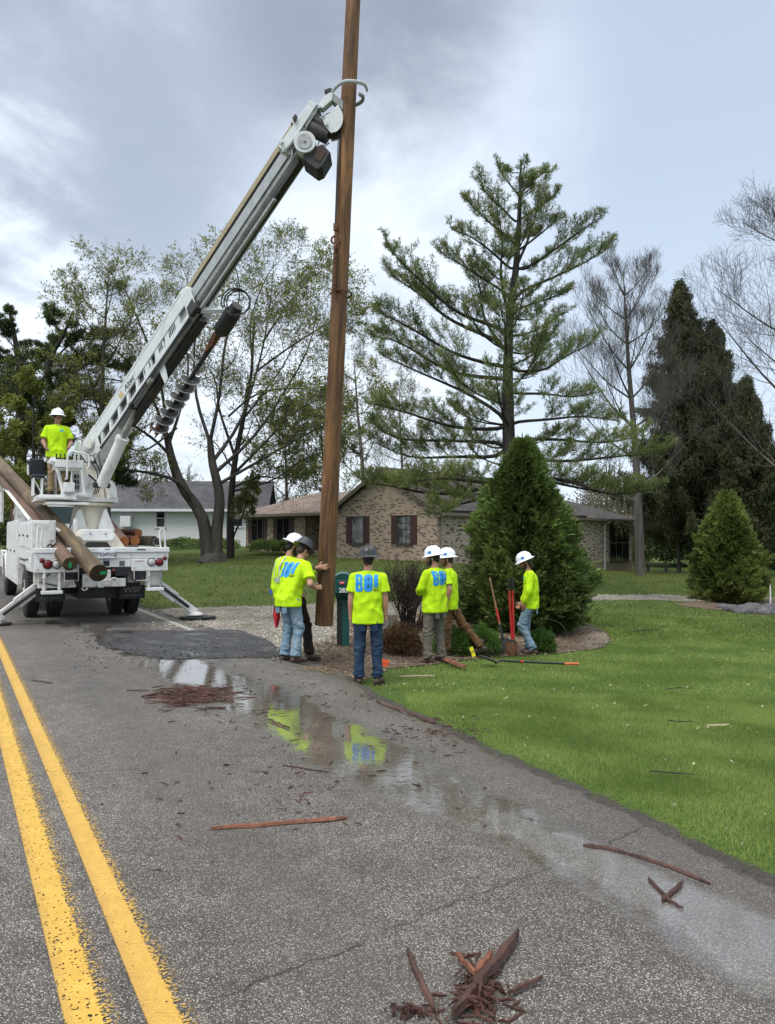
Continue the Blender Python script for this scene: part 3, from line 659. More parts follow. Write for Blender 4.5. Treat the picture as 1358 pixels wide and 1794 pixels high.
# ------------------------------------------------------------ trees
def nrm(v): v = np.asarray(v, float); return v / (np.linalg.norm(v) + 1e-9)
def curve(pts, n):
    """Catmull-Rom through control points"""
    P = np.asarray(pts, float)
    if len(P) == 2: return P[0] + (P[1] - P[0]) * np.linspace(0, 1, n)[:, None]
    P = np.vstack([2 * P[0] - P[1], P, 2 * P[-1] - P[-2]]); out = []
    for t in np.linspace(0, len(P) - 3 - 1e-6, n):
        i = int(t); f = t - i; a, b, c, d = P[i:i + 4]
        out.append(.5 * ((2 * b) + (-a + c) * f + (2 * a - 5 * b + 4 * c - d) * f * f + (-a + 3 * b - 3 * c + d) * f ** 3))
    return np.array(out)
class Tree:
    def __init__(s, name, base, seed, **t):
        s.root = empty(name, base, **t); s.base = np.array(base, float); s.r = np.random.default_rng(seed)
        s.thick = Paths(); s.mid = Paths(); s.fine = Paths(); s.LC = []; s.LD = []
    def grow(s, p, d, L, r, lv, maxlv, up=.25, spread=(35, 65), nch=(5, 7), wob=.22, shrink=(.45, .7), leaf=0, t0=.25, droop=0.0):
        n = 6 if lv < maxlv else 4; pts = [np.array(p, float)]; d = nrm(d); D0 = []
        for i in range(n - 1):
            d = nrm(d + s.r.normal(0, wob, 3) * .6 + np.array([0, 0, up - droop]) * .35)
            pts.append(pts[-1] + d * L / (n - 1)); D0.append(d)
        pts = np.array(pts); rr = r * np.linspace(1, .3, n) if lv < maxlv else r * np.linspace(1, .4, n)
        (s.thick if r > .03 else s.mid if r > .012 else s.fine).add(pts, np.maximum(rr, .0042))
        s.kids(pts, rr, L, lv, maxlv, up, spread, nch, wob, shrink, leaf, t0, droop)
    def kids(s, pts, rr, L, lv, maxlv, up=.25, spread=(35, 65), nch=(5, 7), wob=.22, shrink=(.45, .7), leaf=0, t0=.25, droop=0.0):
        n = len(pts)
        if lv >= maxlv:
            if leaf:
                k = s.r.poisson(leaf); 
                for _ in range(k):
                    t = s.r.uniform(.2, 1) * (n - 1); i = min(int(t), n - 2); c = pts[i] + (pts[i + 1] - pts[i]) * (t - i)
                    s.LC.append(c + s.r.normal(0, .02, 3)); s.LD.append(s.r.normal(0, 1, 3) + [0, 0, .3])
            return
        k = s.r.integers(nch[0], nch[1] + 1); phi = s.r.uniform(0, 6.28)
        for j in range(k):
            t = t0 + (1 - t0) * (j + s.r.uniform(.1, .9)) / k; q = t * (n - 1); i = min(int(q), n - 2); f = q - i
            c = pts[i] * (1 - f) + pts[i + 1] * f; dd = nrm(pts[i + 1] - pts[i]); phi += 2.4 + s.r.normal(0, .4)
            a = nrm(np.cross(dd, [.3, .5, .81])); b = np.cross(dd, a); sa = R(s.r.uniform(*spread))
            nd = dd * math.cos(sa) + (a * math.cos(phi) + b * math.sin(phi)) * math.sin(sa)
            r2 = (rr[i] * (1 - f) + rr[i + 1] * f) * s.r.uniform(.30, .55)
            s.grow(c, nd, L * s.r.uniform(*shrink) * (1.15 - .5 * t), r2, lv + 1, maxlv, up, spread, nch, wob, shrink, leaf, t0, droop)
    def limb(s, ctrl, r0, r1=.02, n=10, **kw):
        pts = curve(ctrl, n); L = np.linalg.norm(np.diff(pts, axis=0), axis=1).sum(); rr = np.linspace(r0, r1, n)
        s.thick.add(pts, rr)
        if kw: s.kids(pts, rr * .9, L * kw.pop('kl', .4), 0, **kw)
        return pts
    def finish(s, bark, leafmat, size=.06, width=.035, trunk_name='trunk', crown='crown'):
        tv, tf = merge([a for a in (s.thick.arrays(9), s.mid.arrays(5)) if len(a[0])])
        npobj(trunk_name, tv - s.base, tf, None, M[bark], s.root, True)
        parts = []
        if s.fine.P: parts.append(s.fine.arrays(3))
        if parts:
            v, f = merge(parts)
            o = npobj('twigs', v - s.base, f, None, M[bark], s.root)
        if s.LC:
            n = len(s.LC); V, F = leaves(np.array(s.LC), np.array(s.LD), s.r.uniform(.6, 1.3, n) * size, s.r.uniform(.7, 1.3, n) * width, s.r)
            npobj(crown, V - s.base, F, None, M[leafmat] if isinstance(leafmat, str) else leafmat, s.root)
def px_path(pl, d0, d1, wob=0):
    """photo outline of a limb, run from depth d0 to d1 in the scene"""
    n = len(pl); return [W(a, b, d0 + (d1 - d0) * (i / max(1, n - 1)) ** .9) for i, (a, b) in enumerate(pl)]
# --- twin trunk tree beside the white house
def twin_tree():
    b = G(372, 986); t = Tree('budding_tree', b, 11, label='large budding tree with forked leaning trunks beside the white house', cat='tree')
    d = b[1]; kw = lambda **k: dict(dict(maxlv=3, nch=(8, 11), spread=(30, 62), shrink=(.55, .82), leaf=4.2, up=.05, kl=.38, wob=.3), **k)
    L = [([(366, 990), (362, 945), (352, 900), (318, 850), (300, 800), (292, 760)], .36, .15, 0, None),
         ([(352, 905), (320, 850), (270, 830), (215, 822), (185, 812)], .13, .012, -2, kw()),
         ([(300, 800), (270, 770), (225, 740), (170, 715), (120, 700)], .085, .012, -2.5, kw()),
         ([(292, 765), (268, 700), (230, 640), (175, 590), (115, 555)], .085, .012, 1, kw()),
         ([(292, 765), (285, 690), (262, 610), (225, 520), (205, 470)], .085, .012, -1, kw()),
         ([(295, 780), (315, 720), (330, 650), (322, 560), (330, 480)], .085, .012, 2, kw()),
         ([(378, 990), (380, 930), (385, 870), (372, 810), (368, 770)], .33, .14, .3, None),
         ([(368, 775), (345, 700), (340, 620), (345, 540), (320, 470)], .09, .012, 2, kw()),
         ([(368, 775), (385, 690), (395, 600), (420, 520), (410, 455)], .09, .012, -2, kw()),
         ([(372, 810), (420, 740), (450, 650), (470, 560), (480, 455)], .095, .012, 1, kw()),
         ([(375, 830), (440, 770), (490, 700), (540, 610), (560, 520)], .095, .012, -1, kw()),
         ([(380, 850), (450, 810), (520, 770), (590, 735), (650, 720)], .085, .012, 2, kw()),
         ([(400, 730), (450, 690), (520, 680), (590, 690), (645, 672)], .055, .010, -2, kw()),
         ([(280, 700), (220, 670), (160, 660), (100, 650)], .055, .010, 2, kw()),
         ([(460, 600), (500, 540), (540, 490), (575, 470)], .055, .010, 2, kw()),
         ([(450, 650), (520, 600), (590, 560), (640, 550)], .055, .010, 0, kw()),
         ([(310, 750), (250, 790), (200, 770), (160, 762)], .055, .010, -3, kw())]
    for pl, r0, r1, dd, k in L:
        off = 0 if k is None else dd
        t.limb(px_path(pl, d, d + off), r0, r1, 12, **(k or {}))
    t.limb([b + [-.15, -.1, -.1], b + [0, 0, .4]], .55, .36, 4); t.limb([b + [.25, .05, -.1], b + [.2, 0, .5]], .5, .33, 4)
    t.finish('bark', 'bud', .095, .06)
    b2 = G(404, 980) + np.array([0, .6, .03]); t = Tree('budding_tree', b2, 14, label='slimmer darker trunked budding tree right behind the forked one', cat='tree')
    d = b2[1]
    for pl, r0, r1, dd, k in [([(404, 984), (404, 900), (410, 820), (425, 740), (440, 660), (445, 560)], .22, .05, 0, kw(kl=.3)),
            ([(405, 950), (430, 890), (440, 850)], .055, .010, -1, kw(kl=.3)),
            ([(410, 830), (460, 780), (520, 720), (580, 690)], .085, .012, 1.5, kw()), ([(412, 800), (385, 720), (370, 650), (300, 590)], .085, .012, 2, kw()),
            ([(430, 730), (490, 650), (530, 580), (590, 500)], .055, .010, 2, kw()), ([(412, 860), (480, 840), (540, 800), (600, 790)], .055, .010, -1, kw()), ([(442, 630), (440, 560), (470, 480), (510, 440)], .055, .010, 2, kw())]:
        t.limb(px_path(pl, d, d + dd), r0, r1, 12, **(k or {}))
    t.finish('bark_dark', 'bud_dark', .095, .06)
# --- white pine
def pine(name, base_px, d, trunk, limbs, seed, needle, label, r0=.3, dens=1.0, nl=.11, extra=30, group=None, tuft=9, light=None, base=None):
    b = G(*base_px) if base is None else base
    t = Tree(name, b, seed, label=label, cat='tree', group=group); r_ = t.r
    tp = [W(x, y, d) for x, y in trunk]; tp[0] = b - np.array([0, 0, .2]); tr = curve(tp, 26); t.thick.add(tr, np.linspace(r0, .03, 26))
    H0 = tr[0][2]; H1 = tr[-1][2]
    def trunk_at(z): i = int(np.argmin(np.abs(tr[:, 2] - z))); return tr[i]
    NC = []; ND = []
    def tufts(pts, f0, L):
        n = len(pts); k = max(3, int(L * 11 * dens))
        for j in range(k):
            q = (f0 + (1 - f0) * (j + r_.uniform(0, 1)) / k) * (n - 1); i = min(int(q), n - 2); c = pts[i] + (pts[i + 1] - pts[i]) * (q - i)
            dd = nrm(pts[i + 1] - pts[i]); NC.append(c); ND.append(nrm(dd + np.array([0, 0, .35]) + r_.normal(0, .35, 3)))
    def side(pts, L, rr):
        n = len(pts); k = max(5, int(L * 4.6 * dens)); sgn = 1
        for j in range(k):
            u = .22 + .78 * (j + r_.uniform(0, 1)) / k; q = u * (n - 1); i = min(int(q), n - 2); c = pts[i] + (pts[i + 1] - pts[i]) * (q - i)
            dd = nrm(pts[i + 1] - pts[i]); lat = nrm(np.cross(dd, [0, 0, 1])); sgn = -sgn
            a = R(r_.uniform(30, 62)); nd = nrm(dd * math.cos(a) + lat * sgn * math.sin(a) + np.array([0, 0, r_.uniform(-.05, .5)]))
            l = min(1.3, L * .36) * (1.25 - u * .8) * r_.uniform(.6, 1.15); m = 5
            pp = [c]
            for _ in range(m - 1): nd = nrm(nd + r_.normal(0, .12, 3) + [0, 0, .12]); pp.append(pp[-1] + nd * l / (m - 1))
            pp = np.array(pp); t.fine.add(pp, np.linspace(.011, .004, m)); tufts(pp, .25, l)
            for s2 in (-1, 1):
                q2 = r_.uniform(1.2, 2.8); i2 = int(q2); c2 = pp[i2] + (pp[i2 + 1] - pp[i2]) * (q2 - i2); d2 = nrm(nrm(pp[-1] - pp[0]) + nrm(np.cross(nd, [0, 0, 1])) * s2 * .8 + [0, 0, .15])
                p2 = np.array([c2, c2 + d2 * l * .25, c2 + nrm(d2 + [0, 0, .3]) * l * .48]); t.fine.add(p2, np.array([.008, .006, .004])); tufts(p2, .3, l * .5)
    for pl, dd in limbs:
        pts = curve(px_path(pl, d, d + dd), 12); pts[0] = trunk_at(pts[0][2]) ; pts = curve(pts, 14)
        L = np.linalg.norm(np.diff(pts, axis=0), axis=1).sum(); t.mid.add(pts, np.linspace(.022 + .011 * L, .01, 14)); side(pts, L, 0); tufts(pts, .6, L * .5)
    zt = H0 + (H1 - H0) * .27
    for j in range(extra):
        z = zt + (H1 - .3 - zt) * (j + .5) / extra; c = trunk_at(z); u = (H1 - z) / (H1 - zt); az = r_.uniform(0, 6.28)
        L = (.45 + 3.3 * u ** .75) * r_.uniform(.7, 1.05); hd = np.array([math.cos(az), math.sin(az), 0])
        if abs(hd[0]) > .75: L *= .62
        pts = curve([c, c + hd * L * .45 + [0, 0, L * .05], c + hd * L * .8 + [0, 0, L * .18], c + hd * L + [0, 0, L * .38]], 9)
        t.mid.add(pts, np.linspace(.015 + .01 * L, .008, 9)); side(pts, L, 0); tufts(pts, .5, L * .5)
    C = np.array(NC); Dd = np.array(ND); C = np.repeat(C, tuft, 0); Dd = np.repeat(Dd, tuft, 0)
    Dd = Dd + r_.normal(0, .65, Dd.shape); C = C + Dd * .015 + r_.normal(0, .02, C.shape)
    V, F = leaves(C, Dd, r_.uniform(.7, 1.2, len(C)) * nl, .011 * nl / .11 * 1.3, r_)
    tv, tf = merge([t.thick.arrays(10), t.mid.arrays(5)]); npobj('trunk', tv - t.base, tf, None, M['bark_dark'], t.root, True)
    fv, ff = t.fine.arrays(3); npobj('twigs', fv - t.base, ff, None, M['bark_dark'], t.root)
    npobj('crown', V - t.base, F, None, M[needle], t.root)
    print(name, 'needles', len(C))
def big_pine():
    T_ = [(895, 985), (893, 900), (892, 800), (890, 700), (890, 640), (893, 560), (903, 480), (909, 400), (911, 340), (913, 282)]
    L = [([(893, 580), (800, 545), (725, 480), (678, 432)], -.5), ([(892, 605), (790, 560), (735, 515), (680, 480)], 1.2),
         ([(890, 645), (800, 620), (720, 575), (662, 545)], -1), ([(891, 665), (790, 650), (700, 600), (652, 590)], 1.6),
         ([(892, 735), (820, 690), (730, 650), (668, 622)], .8), ([(892, 752), (800, 748), (710, 722), (650, 706)], -1.5),
         ([(892, 775), (790, 772), (700, 768), (652, 742)], 1), ([(892, 800), (800, 800), (720, 800), (655, 775)], 1.5),
         ([(892, 830), (820, 862), (740, 862), (690, 852), (640, 846)], -3.0), ([(892, 838), (850, 870), (800, 885), (770, 898)], -3.0), ([(892, 850), (850, 845), (770, 838), (700, 850)], -4.0),
         ([(896, 520), (850, 490), (805, 462), (770, 442)], .5), ([(904, 480), (860, 440), (825, 415), (792, 402)], -.6), ([(907, 430), (870, 400), (838, 372), (815, 348)], .5),
         ([(909, 395), (880, 365), (850, 335), (838, 308)], -.4), ([(911, 345), (895, 325), (880, 305), (872, 288)], .3),
         ([(911, 340), (930, 320), (948, 305), (966, 300)], .3), ([(910, 385), (940, 365), (962, 350), (977, 335)], -.4), ([(907, 440), (940, 415), (965, 395), (985, 382)], .5),
         ([(905, 480), (960, 445), (1010, 410), (1055, 380)], -.6), ([(902, 515), (960, 490), (1020, 462), (1066, 435)], .6),
         ([(896, 545), (940, 530), (970, 520), (995, 512)], .8), ([(893, 590), (930, 582), (960, 565), (992, 545)], -1),
         ([(890, 650), (950, 648), (990, 625), (1040, 600)], 1), ([(891, 690), (950, 690), (1000, 695), (1040, 690)], -1.4),
         ([(892, 740), (960, 735), (1020, 730), (1085, 738)], -1.5), ([(892, 770), (970, 770), (1060, 775), (1130, 762)], 1), ([(892, 800), (980, 808), (1080, 800), (1165, 792)], -2),
         ([(892, 845), (980, 840), (1070, 865), (1140, 858)], -2.5), ([(892, 820), (970, 845), (1040, 860), (1100, 872)], -1), ([(890, 620), (850, 560), (840, 500), (830, 460)], 1), ([(891, 560), (878, 480), (880, 420), (868, 350)], -.6), ([(903, 470), (925, 420), (940, 370), (945, 320)], .5)]
    pine('white_pine', (895, 985), 25, T_, L, 21, 'needle', 'tall open white pine with long upswept branches in front of the brick house', r0=.27, extra=34, dens=1.2, tuft=9, nl=.13)
def left_pines():
    g = 'dark pines behind the truck'
    pine('pine_tree', (35, 960), 38, [(35, 960), (36, 800), (38, 700), (34, 640), (20, 560), (14, 530)],
         [([(36, 640), (70, 630), (95, 610), (105, 590)], 1), ([(36, 655), (0, 640), (-40, 620)], 1), ([(36, 660), (60, 640), (85, 625)], -2), ([(36, 620), (10, 590), (0, 560)], -1), ([(34, 680), (-10, 690), (-50, 680)], 0), ([(36, 720), (70, 740), (110, 735)], 1), ([(36, 760), (0, 780), (-40, 770)], -1)], 31, 'needle_dark',
         'dark flat topped pine at the far left edge above the truck', r0=.35, extra=26, dens=1.1, nl=.21, tuft=12)
    pine('pine_tree', (120, 955), 36, [(118, 955), (105, 850), (92, 740), (85, 640), (110, 590), (128, 545)],
         [([(90, 700), (60, 680), (30, 660)], 1), ([(88, 660), (130, 640), (180, 640), (235, 655)], -1), ([(86, 640), (130, 600), (200, 590)], 1), ([(92, 740), (150, 700), (200, 720)], -1), ([(95, 770), (40, 790), (0, 800)], 1), ([(100, 820), (170, 830), (220, 850)], -1), ([(105, 580), (90, 560), (88, 540)], .5), ([(98, 800), (60, 840), (30, 850)], -1)], 33, 'needle_dark',
         'dark pine mixed with budding branches behind the operator', r0=.3, extra=26, dens=1.1, nl=.21, tuft=12)
def leafy(name, bpx, top, wpx, seed, bark, leafm, label, leaf=2.0, r0=.2, d=None, maxlv=3, size=.08, nch=(5, 7), spread=(28, 55), up=.45, limbs=9, group=None, t0y=.35, shrink=(.55, .8), kl=.6):
    b = G(*bpx) if d is None else W(bpx[0], bpx[1], d); t = Tree(name, b, seed, label=label, cat='tree', group=group); d = b[1]
    hp = W(top[0], top[1], d); H = hp[2] - b[2]; tr = curve([b - [0, 0, .3], b + (hp - b) * .35 + [.1, 0, 0], b + (hp - b) * .7, hp], 12); t.thick.add(tr, np.linspace(r0, .02, 12))
    Wm = wpx / FPX * d * .5
    for j in range(limbs):
        u = t0y + (1 - t0y) * (j + .3) / limbs; c = tr[min(11, int(u * 11))]; az = j * 2.4 + t.r.uniform(-.3, .3); hd = np.array([math.cos(az), math.sin(az) * .8, 0])
        L = Wm * (1.25 - u * .75) * t.r.uniform(.8, 1.1); z = L * t.r.uniform(.5, 1.0) * (.6 + up)
        t.limb([c, c + hd * L * .45 + [0, 0, z * .35], c + hd * L + [0, 0, z]], r0 * .33 * (1.1 - u * .7), .010, 8, maxlv=maxlv, nch=nch, spread=spread, shrink=shrink, leaf=leaf, up=up, kl=kl)
    t.finish(bark, leafm, size, size * .6)
def spruce(name, bpx, top, wpx, seed, label, skirt=.12):
    b = G(*bpx); t = Tree(name, b, seed, label=label, cat='tree', group='dark spruces behind the lawn'); r_ = t.r; d = b[1]
    hp = W(top[0], top[1], d); H = hp[2] - b[2]; t.thick.add(curve([b - [0, 0, .2], (b + hp) / 2, hp], 14), np.linspace(.24, .02, 14)); R0 = wpx / FPX * d * .5
    C = []; D_ = []
    n = 340
    for j in range(n):
        u = skirt + (1 - skirt) * (j / n) ** .9; z = b[2] + H * u; c = b + (hp - b) * u; az = r_.uniform(0, 6.28); L = R0 * (1 - u) ** .80 * (r_.uniform(.55, .95) if r_.uniform() < .6 else r_.uniform(.9, 1.25)) + .15
        if u < .28: L *= .75 + u
        hd = np.array([math.cos(az), math.sin(az), 0])
        pts = curve([c, c + hd * L * .5 + [0, 0, -L * .10], c + hd * L + [0, 0, L * .04]], 8); t.mid.add(pts, np.linspace(.03, .008, 8))
        k = int(L * 34) + 14
        q = r_.uniform(.12, 1, k) * 7; i = np.minimum(q.astype(int), 6); cc = pts[i] + (pts[i + 1] - pts[i]) * (q - i)[:, None]
        lat = np.cross(hd, [0, 0, 1]); sg = r_.uniform(-1, 1, k)
        tip = cc + lat * (sg * .35 * (1.2 - q / 9))[:, None] + np.array([0, 0, -1]) * r_.uniform(.05, .75, k)[:, None]
        for m in (0.0, .33, .66, 1):
            p_ = cc + (tip - cc) * m; dd = (tip - cc) + r_.normal(0, .12, (k, 3)); C.append(p_ + r_.normal(0, .035, (k, 3))); D_.append(dd)
            C.append(p_ + r_.normal(0, .06, (k, 3))); D_.append(dd + r_.normal(0, .25, (k, 3)))
    C = np.concatenate(C); D_ = np.concatenate(D_)
    V, F = leaves(C, D_, r_.uniform(.16, .30, len(C)), r_.uniform(.035, .06, len(C)), r_)
    tv, tf = merge([t.thick.arrays(9), t.mid.arrays(4)]); npobj('trunk', tv - t.base, tf, None, M['bark_grey'], t.root, True)
    npobj('crown', V - t.base, F, None, M['spruce'], t.root)
def arborvitae(name, b, H, R0, seed, mat, label, n=9000, fan=9, ls=.085):
    t = Tree(name, b, seed, label=label, cat='shrub'); r_ = t.r
    t.thick.add(curve([b - [0, 0, .1], b + [0, 0, H * .9]], 8), np.linspace(.09, .02, 8))
    u = r_.uniform(0, 1, n) ** 1.25; az = r_.uniform(0, 6.283, n)
    lump = 1 + .09 * np.sin(az * 3 + u * 9 + seed) + .08 * np.sin(az * 7 - u * 19) + .07 * np.sin(az * 12 + u * 37 + np.sin(az * 5) * 2)
    prof = (np.minimum(1, .80 + u * 1.8) * (1 - u ** 2.0)) * lump
    depth = 1 + r_.normal(-.05, .10, n); depth = np.where(r_.uniform(size=n) < .22, r_.uniform(.35, .9, n), depth)
    nz_ = np.array([noise.noise(Vector((math.cos(a) * 2.2, math.sin(a) * 2.2, q * H * 1.1 + seed))) for a, q in zip(az, u)]); nz2 = np.array([noise.noise(Vector((math.cos(a) * 6, math.sin(a) * 6, q * H * 3.2 + seed))) for a, q in zip(az, u)])
    rad = R0 * prof * (depth + .34 * nz_ + .22 * nz2) + .03; C = np.stack([b[0] + np.cos(az) * rad, b[1] + np.sin(az) * rad, b[2] + .05 + u * H * (.985)], 1)
    out_ = np.stack([np.cos(az), np.sin(az), r_.uniform(.15, .9, n)], 1) + r_.normal(0, .28, (n, 3)); out_ /= np.linalg.norm(out_, axis=1, keepdims=True)
    fl = np.cross(out_, r_.normal(size=(n, 3))); fl /= np.linalg.norm(fl, axis=1, keepdims=True)
    CC = []; DD = []; SZ = []
    for j in range(fan):
        f = j / (fan - 1) * 2 - 1; along = (1 - abs(f)) * .09
        DD.append(out_ + fl * f * 1.15 + r_.normal(0, .12, (n, 3))); CC.append(C + out_ * (along * r_.uniform(.5, 1.2, n))[:, None]); SZ.append(np.full(n, ls * (1.15 - .4 * abs(f))))
    C = np.concatenate(CC); D_ = np.concatenate(DD); sz = np.concatenate(SZ) * r_.uniform(.7, 1.3, len(C))
    V, F = leaves(C, D_, sz, sz * .26, r_)
    for j in range(60):
        z = r_.uniform(.1, .8); a = r_.uniform(0, 6.28); L = R0 * (1 - z) * .8; c = b + [0, 0, z * H]
        t.mid.add(np.array([c, c + [math.cos(a) * L * .6, math.sin(a) * L * .6, L * .3], c + [math.cos(a) * L, math.sin(a) * L, L * .8]]), [.02, .012, .006])
    tv, tf = merge([t.thick.arrays(8), t.mid.arrays(4)]); npobj('trunk', tv - t.base, tf, None, M['bark'], t.root, True)
    npobj('foliage', V - t.base, F, None, M[mat], t.root)
def bush(name, b, rx, rz, seed, mat, label, n=6000, ls=.03, group=None, cat='bush', shell=.16):
    t = Tree(name, b, seed, label=label, cat=cat, group=group); r_ = t.r
    d = r_.normal(size=(n, 3)); d /= np.linalg.norm(d, axis=1, keepdims=True); d[:, 2] = np.abs(d[:, 2]) * 1.0 - .25 * (r_.uniform(size=n) < .4)
    lump = 1 + .06 * np.sin(d[:, 0] * 9 + seed) + .06 * np.sin(d[:, 1] * 8) + .05 * np.sin(d[:, 2] * 13)
    rr = (1 - np.abs(r_.normal(0, shell, n))) * lump
    C = np.array(b) + d * rr[:, None] * [rx, rx, rz] + [0, 0, rz * .25]
    D_ = d + r_.normal(0, .6, (n, 3)); V, F = leaves(C, D_, r_.uniform(.7, 1.4, n) * ls, r_.uniform(.7, 1.2, n) * ls * .6, r_)
    for j in range(26):
        a = r_.uniform(0, 6.28); q = np.array([math.cos(a) * r_.uniform(.2, .8) * rx, math.sin(a) * r_.uniform(.2, .8) * rx, rz * r_.uniform(.5, 1)])
        t.mid.add(np.array([t.base - [0, 0, .03], t.base + q * .5, t.base + q]), [.012, .008, .004])
    tv, tf = t.mid.arrays(4); npobj('stem', tv - t.base, tf, None, M['bark'], t.root); npobj('foliage', V - t.base, F, None, M[mat], t.root)
def dry_shrub():
    b = G(716, 1118) + np.array([0, .9, 0]); b[2] = gz1(b[0], b[1]); t = Tree('shrub', b, 61, label='tall dry reddish brown twiggy shrub in the mulch bed', cat='shrub'); r_ = t.r
    for j in range(75):
        a = r_.uniform(0, 6.28); tl = abs(r_.normal(0, .26)); L = r_.uniform(1.0, 1.5)
        p0 = b + [r_.normal(0, .08), r_.normal(0, .06), -.02]; dd = nrm([math.cos(a) * tl, math.sin(a) * tl, 1]); pts = [p0]
        for _ in range(7): dd = nrm(dd + r_.normal(0, .09, 3)); pts.append(pts[-1] + dd * L / 7)
        pts = np.array(pts); t.fine.add(pts, np.linspace(.010, .003, 8)); t.kids(pts, np.linspace(.008, .003, 8), L * .33, 0, 1, up=.5, spread=(20, 45), nch=(6, 9), leaf=3, t0=.35)
        for _ in range(22):
            q = r_.uniform(.55, 1) * 7; i = min(6, int(q)); t.LC.append(pts[i] + (pts[i + 1] - pts[i]) * (q - i) + r_.normal(0, .03, 3)); t.LD.append(r_.normal(0, 1, 3))
    V, F = t.fine.arrays(4); npobj('stem', V - b, F, None, M['bark_dark'], t.root)
    n = len(t.LC); V, F = leaves(np.array(t.LC), np.array(t.LD), r_.uniform(.02, .045, n), .018, r_); npobj('foliage', V - b, F, None, M['redbud'], t.root)
twin_tree(); big_pine(); left_pines()
leafy('budding_tree', (160, 975), (190, 480), 260, 41, 'bark', 'bud', 'tall budding tree behind the boom at the left', leaf=2.4, r0=.2, d=34, nch=(6, 8), limbs=12)
leafy('budding_tree', (55, 980), (60, 690), 190, 42, 'bark_dark', 'bud', 'low yellow green budding tree behind the parked truck cab', leaf=4, r0=.14, d=31, t0y=.15, nch=(6, 8), limbs=11, size=.11)
leafy('budding_tree', (-40, 980), (-30, 640), 240, 48, 'bark_dark', 'bud_dark', 'budding tree at the far left edge beside the road', leaf=4, r0=.14, d=33, t0y=.15, nch=(6, 8), limbs=11, size=.11)
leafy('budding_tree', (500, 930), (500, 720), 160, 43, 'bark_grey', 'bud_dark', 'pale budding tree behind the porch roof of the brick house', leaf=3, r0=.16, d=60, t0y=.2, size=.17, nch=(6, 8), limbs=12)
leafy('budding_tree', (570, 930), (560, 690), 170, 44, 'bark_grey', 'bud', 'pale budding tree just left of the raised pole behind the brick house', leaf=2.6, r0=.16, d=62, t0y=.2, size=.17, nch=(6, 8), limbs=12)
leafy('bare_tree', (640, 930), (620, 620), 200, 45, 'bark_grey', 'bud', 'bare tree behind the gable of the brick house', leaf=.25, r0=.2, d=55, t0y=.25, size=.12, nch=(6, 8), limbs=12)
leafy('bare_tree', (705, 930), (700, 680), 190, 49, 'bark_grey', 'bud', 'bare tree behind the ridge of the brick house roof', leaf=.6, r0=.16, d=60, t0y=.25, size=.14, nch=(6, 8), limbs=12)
leafy('bare_tree', (1122, 1009), (1092, 475), 235, 46, 'bark_grey', 'brown_leaf', 'slender bare tree with a straight trunk left of the dark spruces', leaf=.02, r0=.25, nch=(6, 8), limbs=22, spread=(26, 48), up=.75, kl=.64, shrink=(.6, .86), t0y=.34, size=.1)
leafy('bare_tree', (1190, 1004), (1165, 560), 150, 51, 'bark_grey', 'brown_leaf', 'thin bare tree with a pale trunk in front of the spruces', leaf=.05, r0=.13, nch=(6, 8), limbs=14, spread=(28, 58), up=.3, t0y=.2, size=.12)
leafy('bare_tree', (1440, 1060), (1400, 380), 430, 47, 'bark_grey', 'bud', 'wide bare tree reaching in at the right edge', leaf=0, r0=.26, d=27, nch=(6, 8), limbs=16, spread=(28, 52), up=.4, kl=.7, shrink=(.6, .88), t0y=.28)
spruce('spruce', (1215, 1004), (1192, 490), 290, 52, 'tallest dark spruce with drooping branches right of the bare tree', skirt=.16)
spruce('spruce', (1262, 1005), (1248, 560), 260, 53, 'second dark spruce, right of the tallest one', skirt=.12)
spruce('spruce', (1325, 1008), (1306, 660), 190, 54, 'lowest dark spruce nearest the right edge', skirt=.1)
_b = G(936, 1118); _b = np.array([_b[0], _b[1] + 1.15, 0]); _b[2] = gz1(_b[0], _b[1])
arborvitae('arborvitae', _b, (1100 - 775) / FPX * _b[1], 88 / FPX * _b[1], 55, 'arbor', 'big dense green cone shrub behind the worker with lowered head', n=15000, ls=.125)
_b = G(1299, 1060); _b = np.array([_b[0], _b[1] + .9, 0]); _b[2] = gz1(_b[0], _b[1])
arborvitae('arborvitae', _b, (1050 - 862) / FPX * _b[1], 50 / FPX * _b[1], 56, 'arbor_light', 'smaller lighter green cone shrub at the right edge of the lawn', n=8000, ls=.14)
def gb(px, py, dy=.3): q = G(px, py); q = np.array([q[0], q[1] + dy, 0.]); q[2] = gz1(q[0], q[1]); return q
bush('boxwood', gb(846, 1152), .34, .42, 57, 'boxwood', 'round clipped boxwood left of the leaning shovel', n=9000, group='clipped boxwoods')
bush('boxwood', gb(954, 1148), .27, .36, 58, 'boxwood', 'round clipped boxwood behind the legs of the worker in light jeans', n=7000, group='clipped boxwoods')
bush('boxwood', gb(795, 1152), .34, .40, 59, 'boxwood', 'clipped boxwood behind the worker in brown trousers', n=8000, group='clipped boxwoods')
bush('barberry', gb(702, 1152), .42, .42, 60, 'barberry', 'low reddish brown barberry bush behind the orange flag', n=6000, ls=.035, shell=.3)
bush('bush', gb(765, 1120, .8), .35, .45, 62, 'redbud', 'small dark brown bush behind the two workers in white hats', n=3000, ls=.035, shell=.3)
dry_shrub()
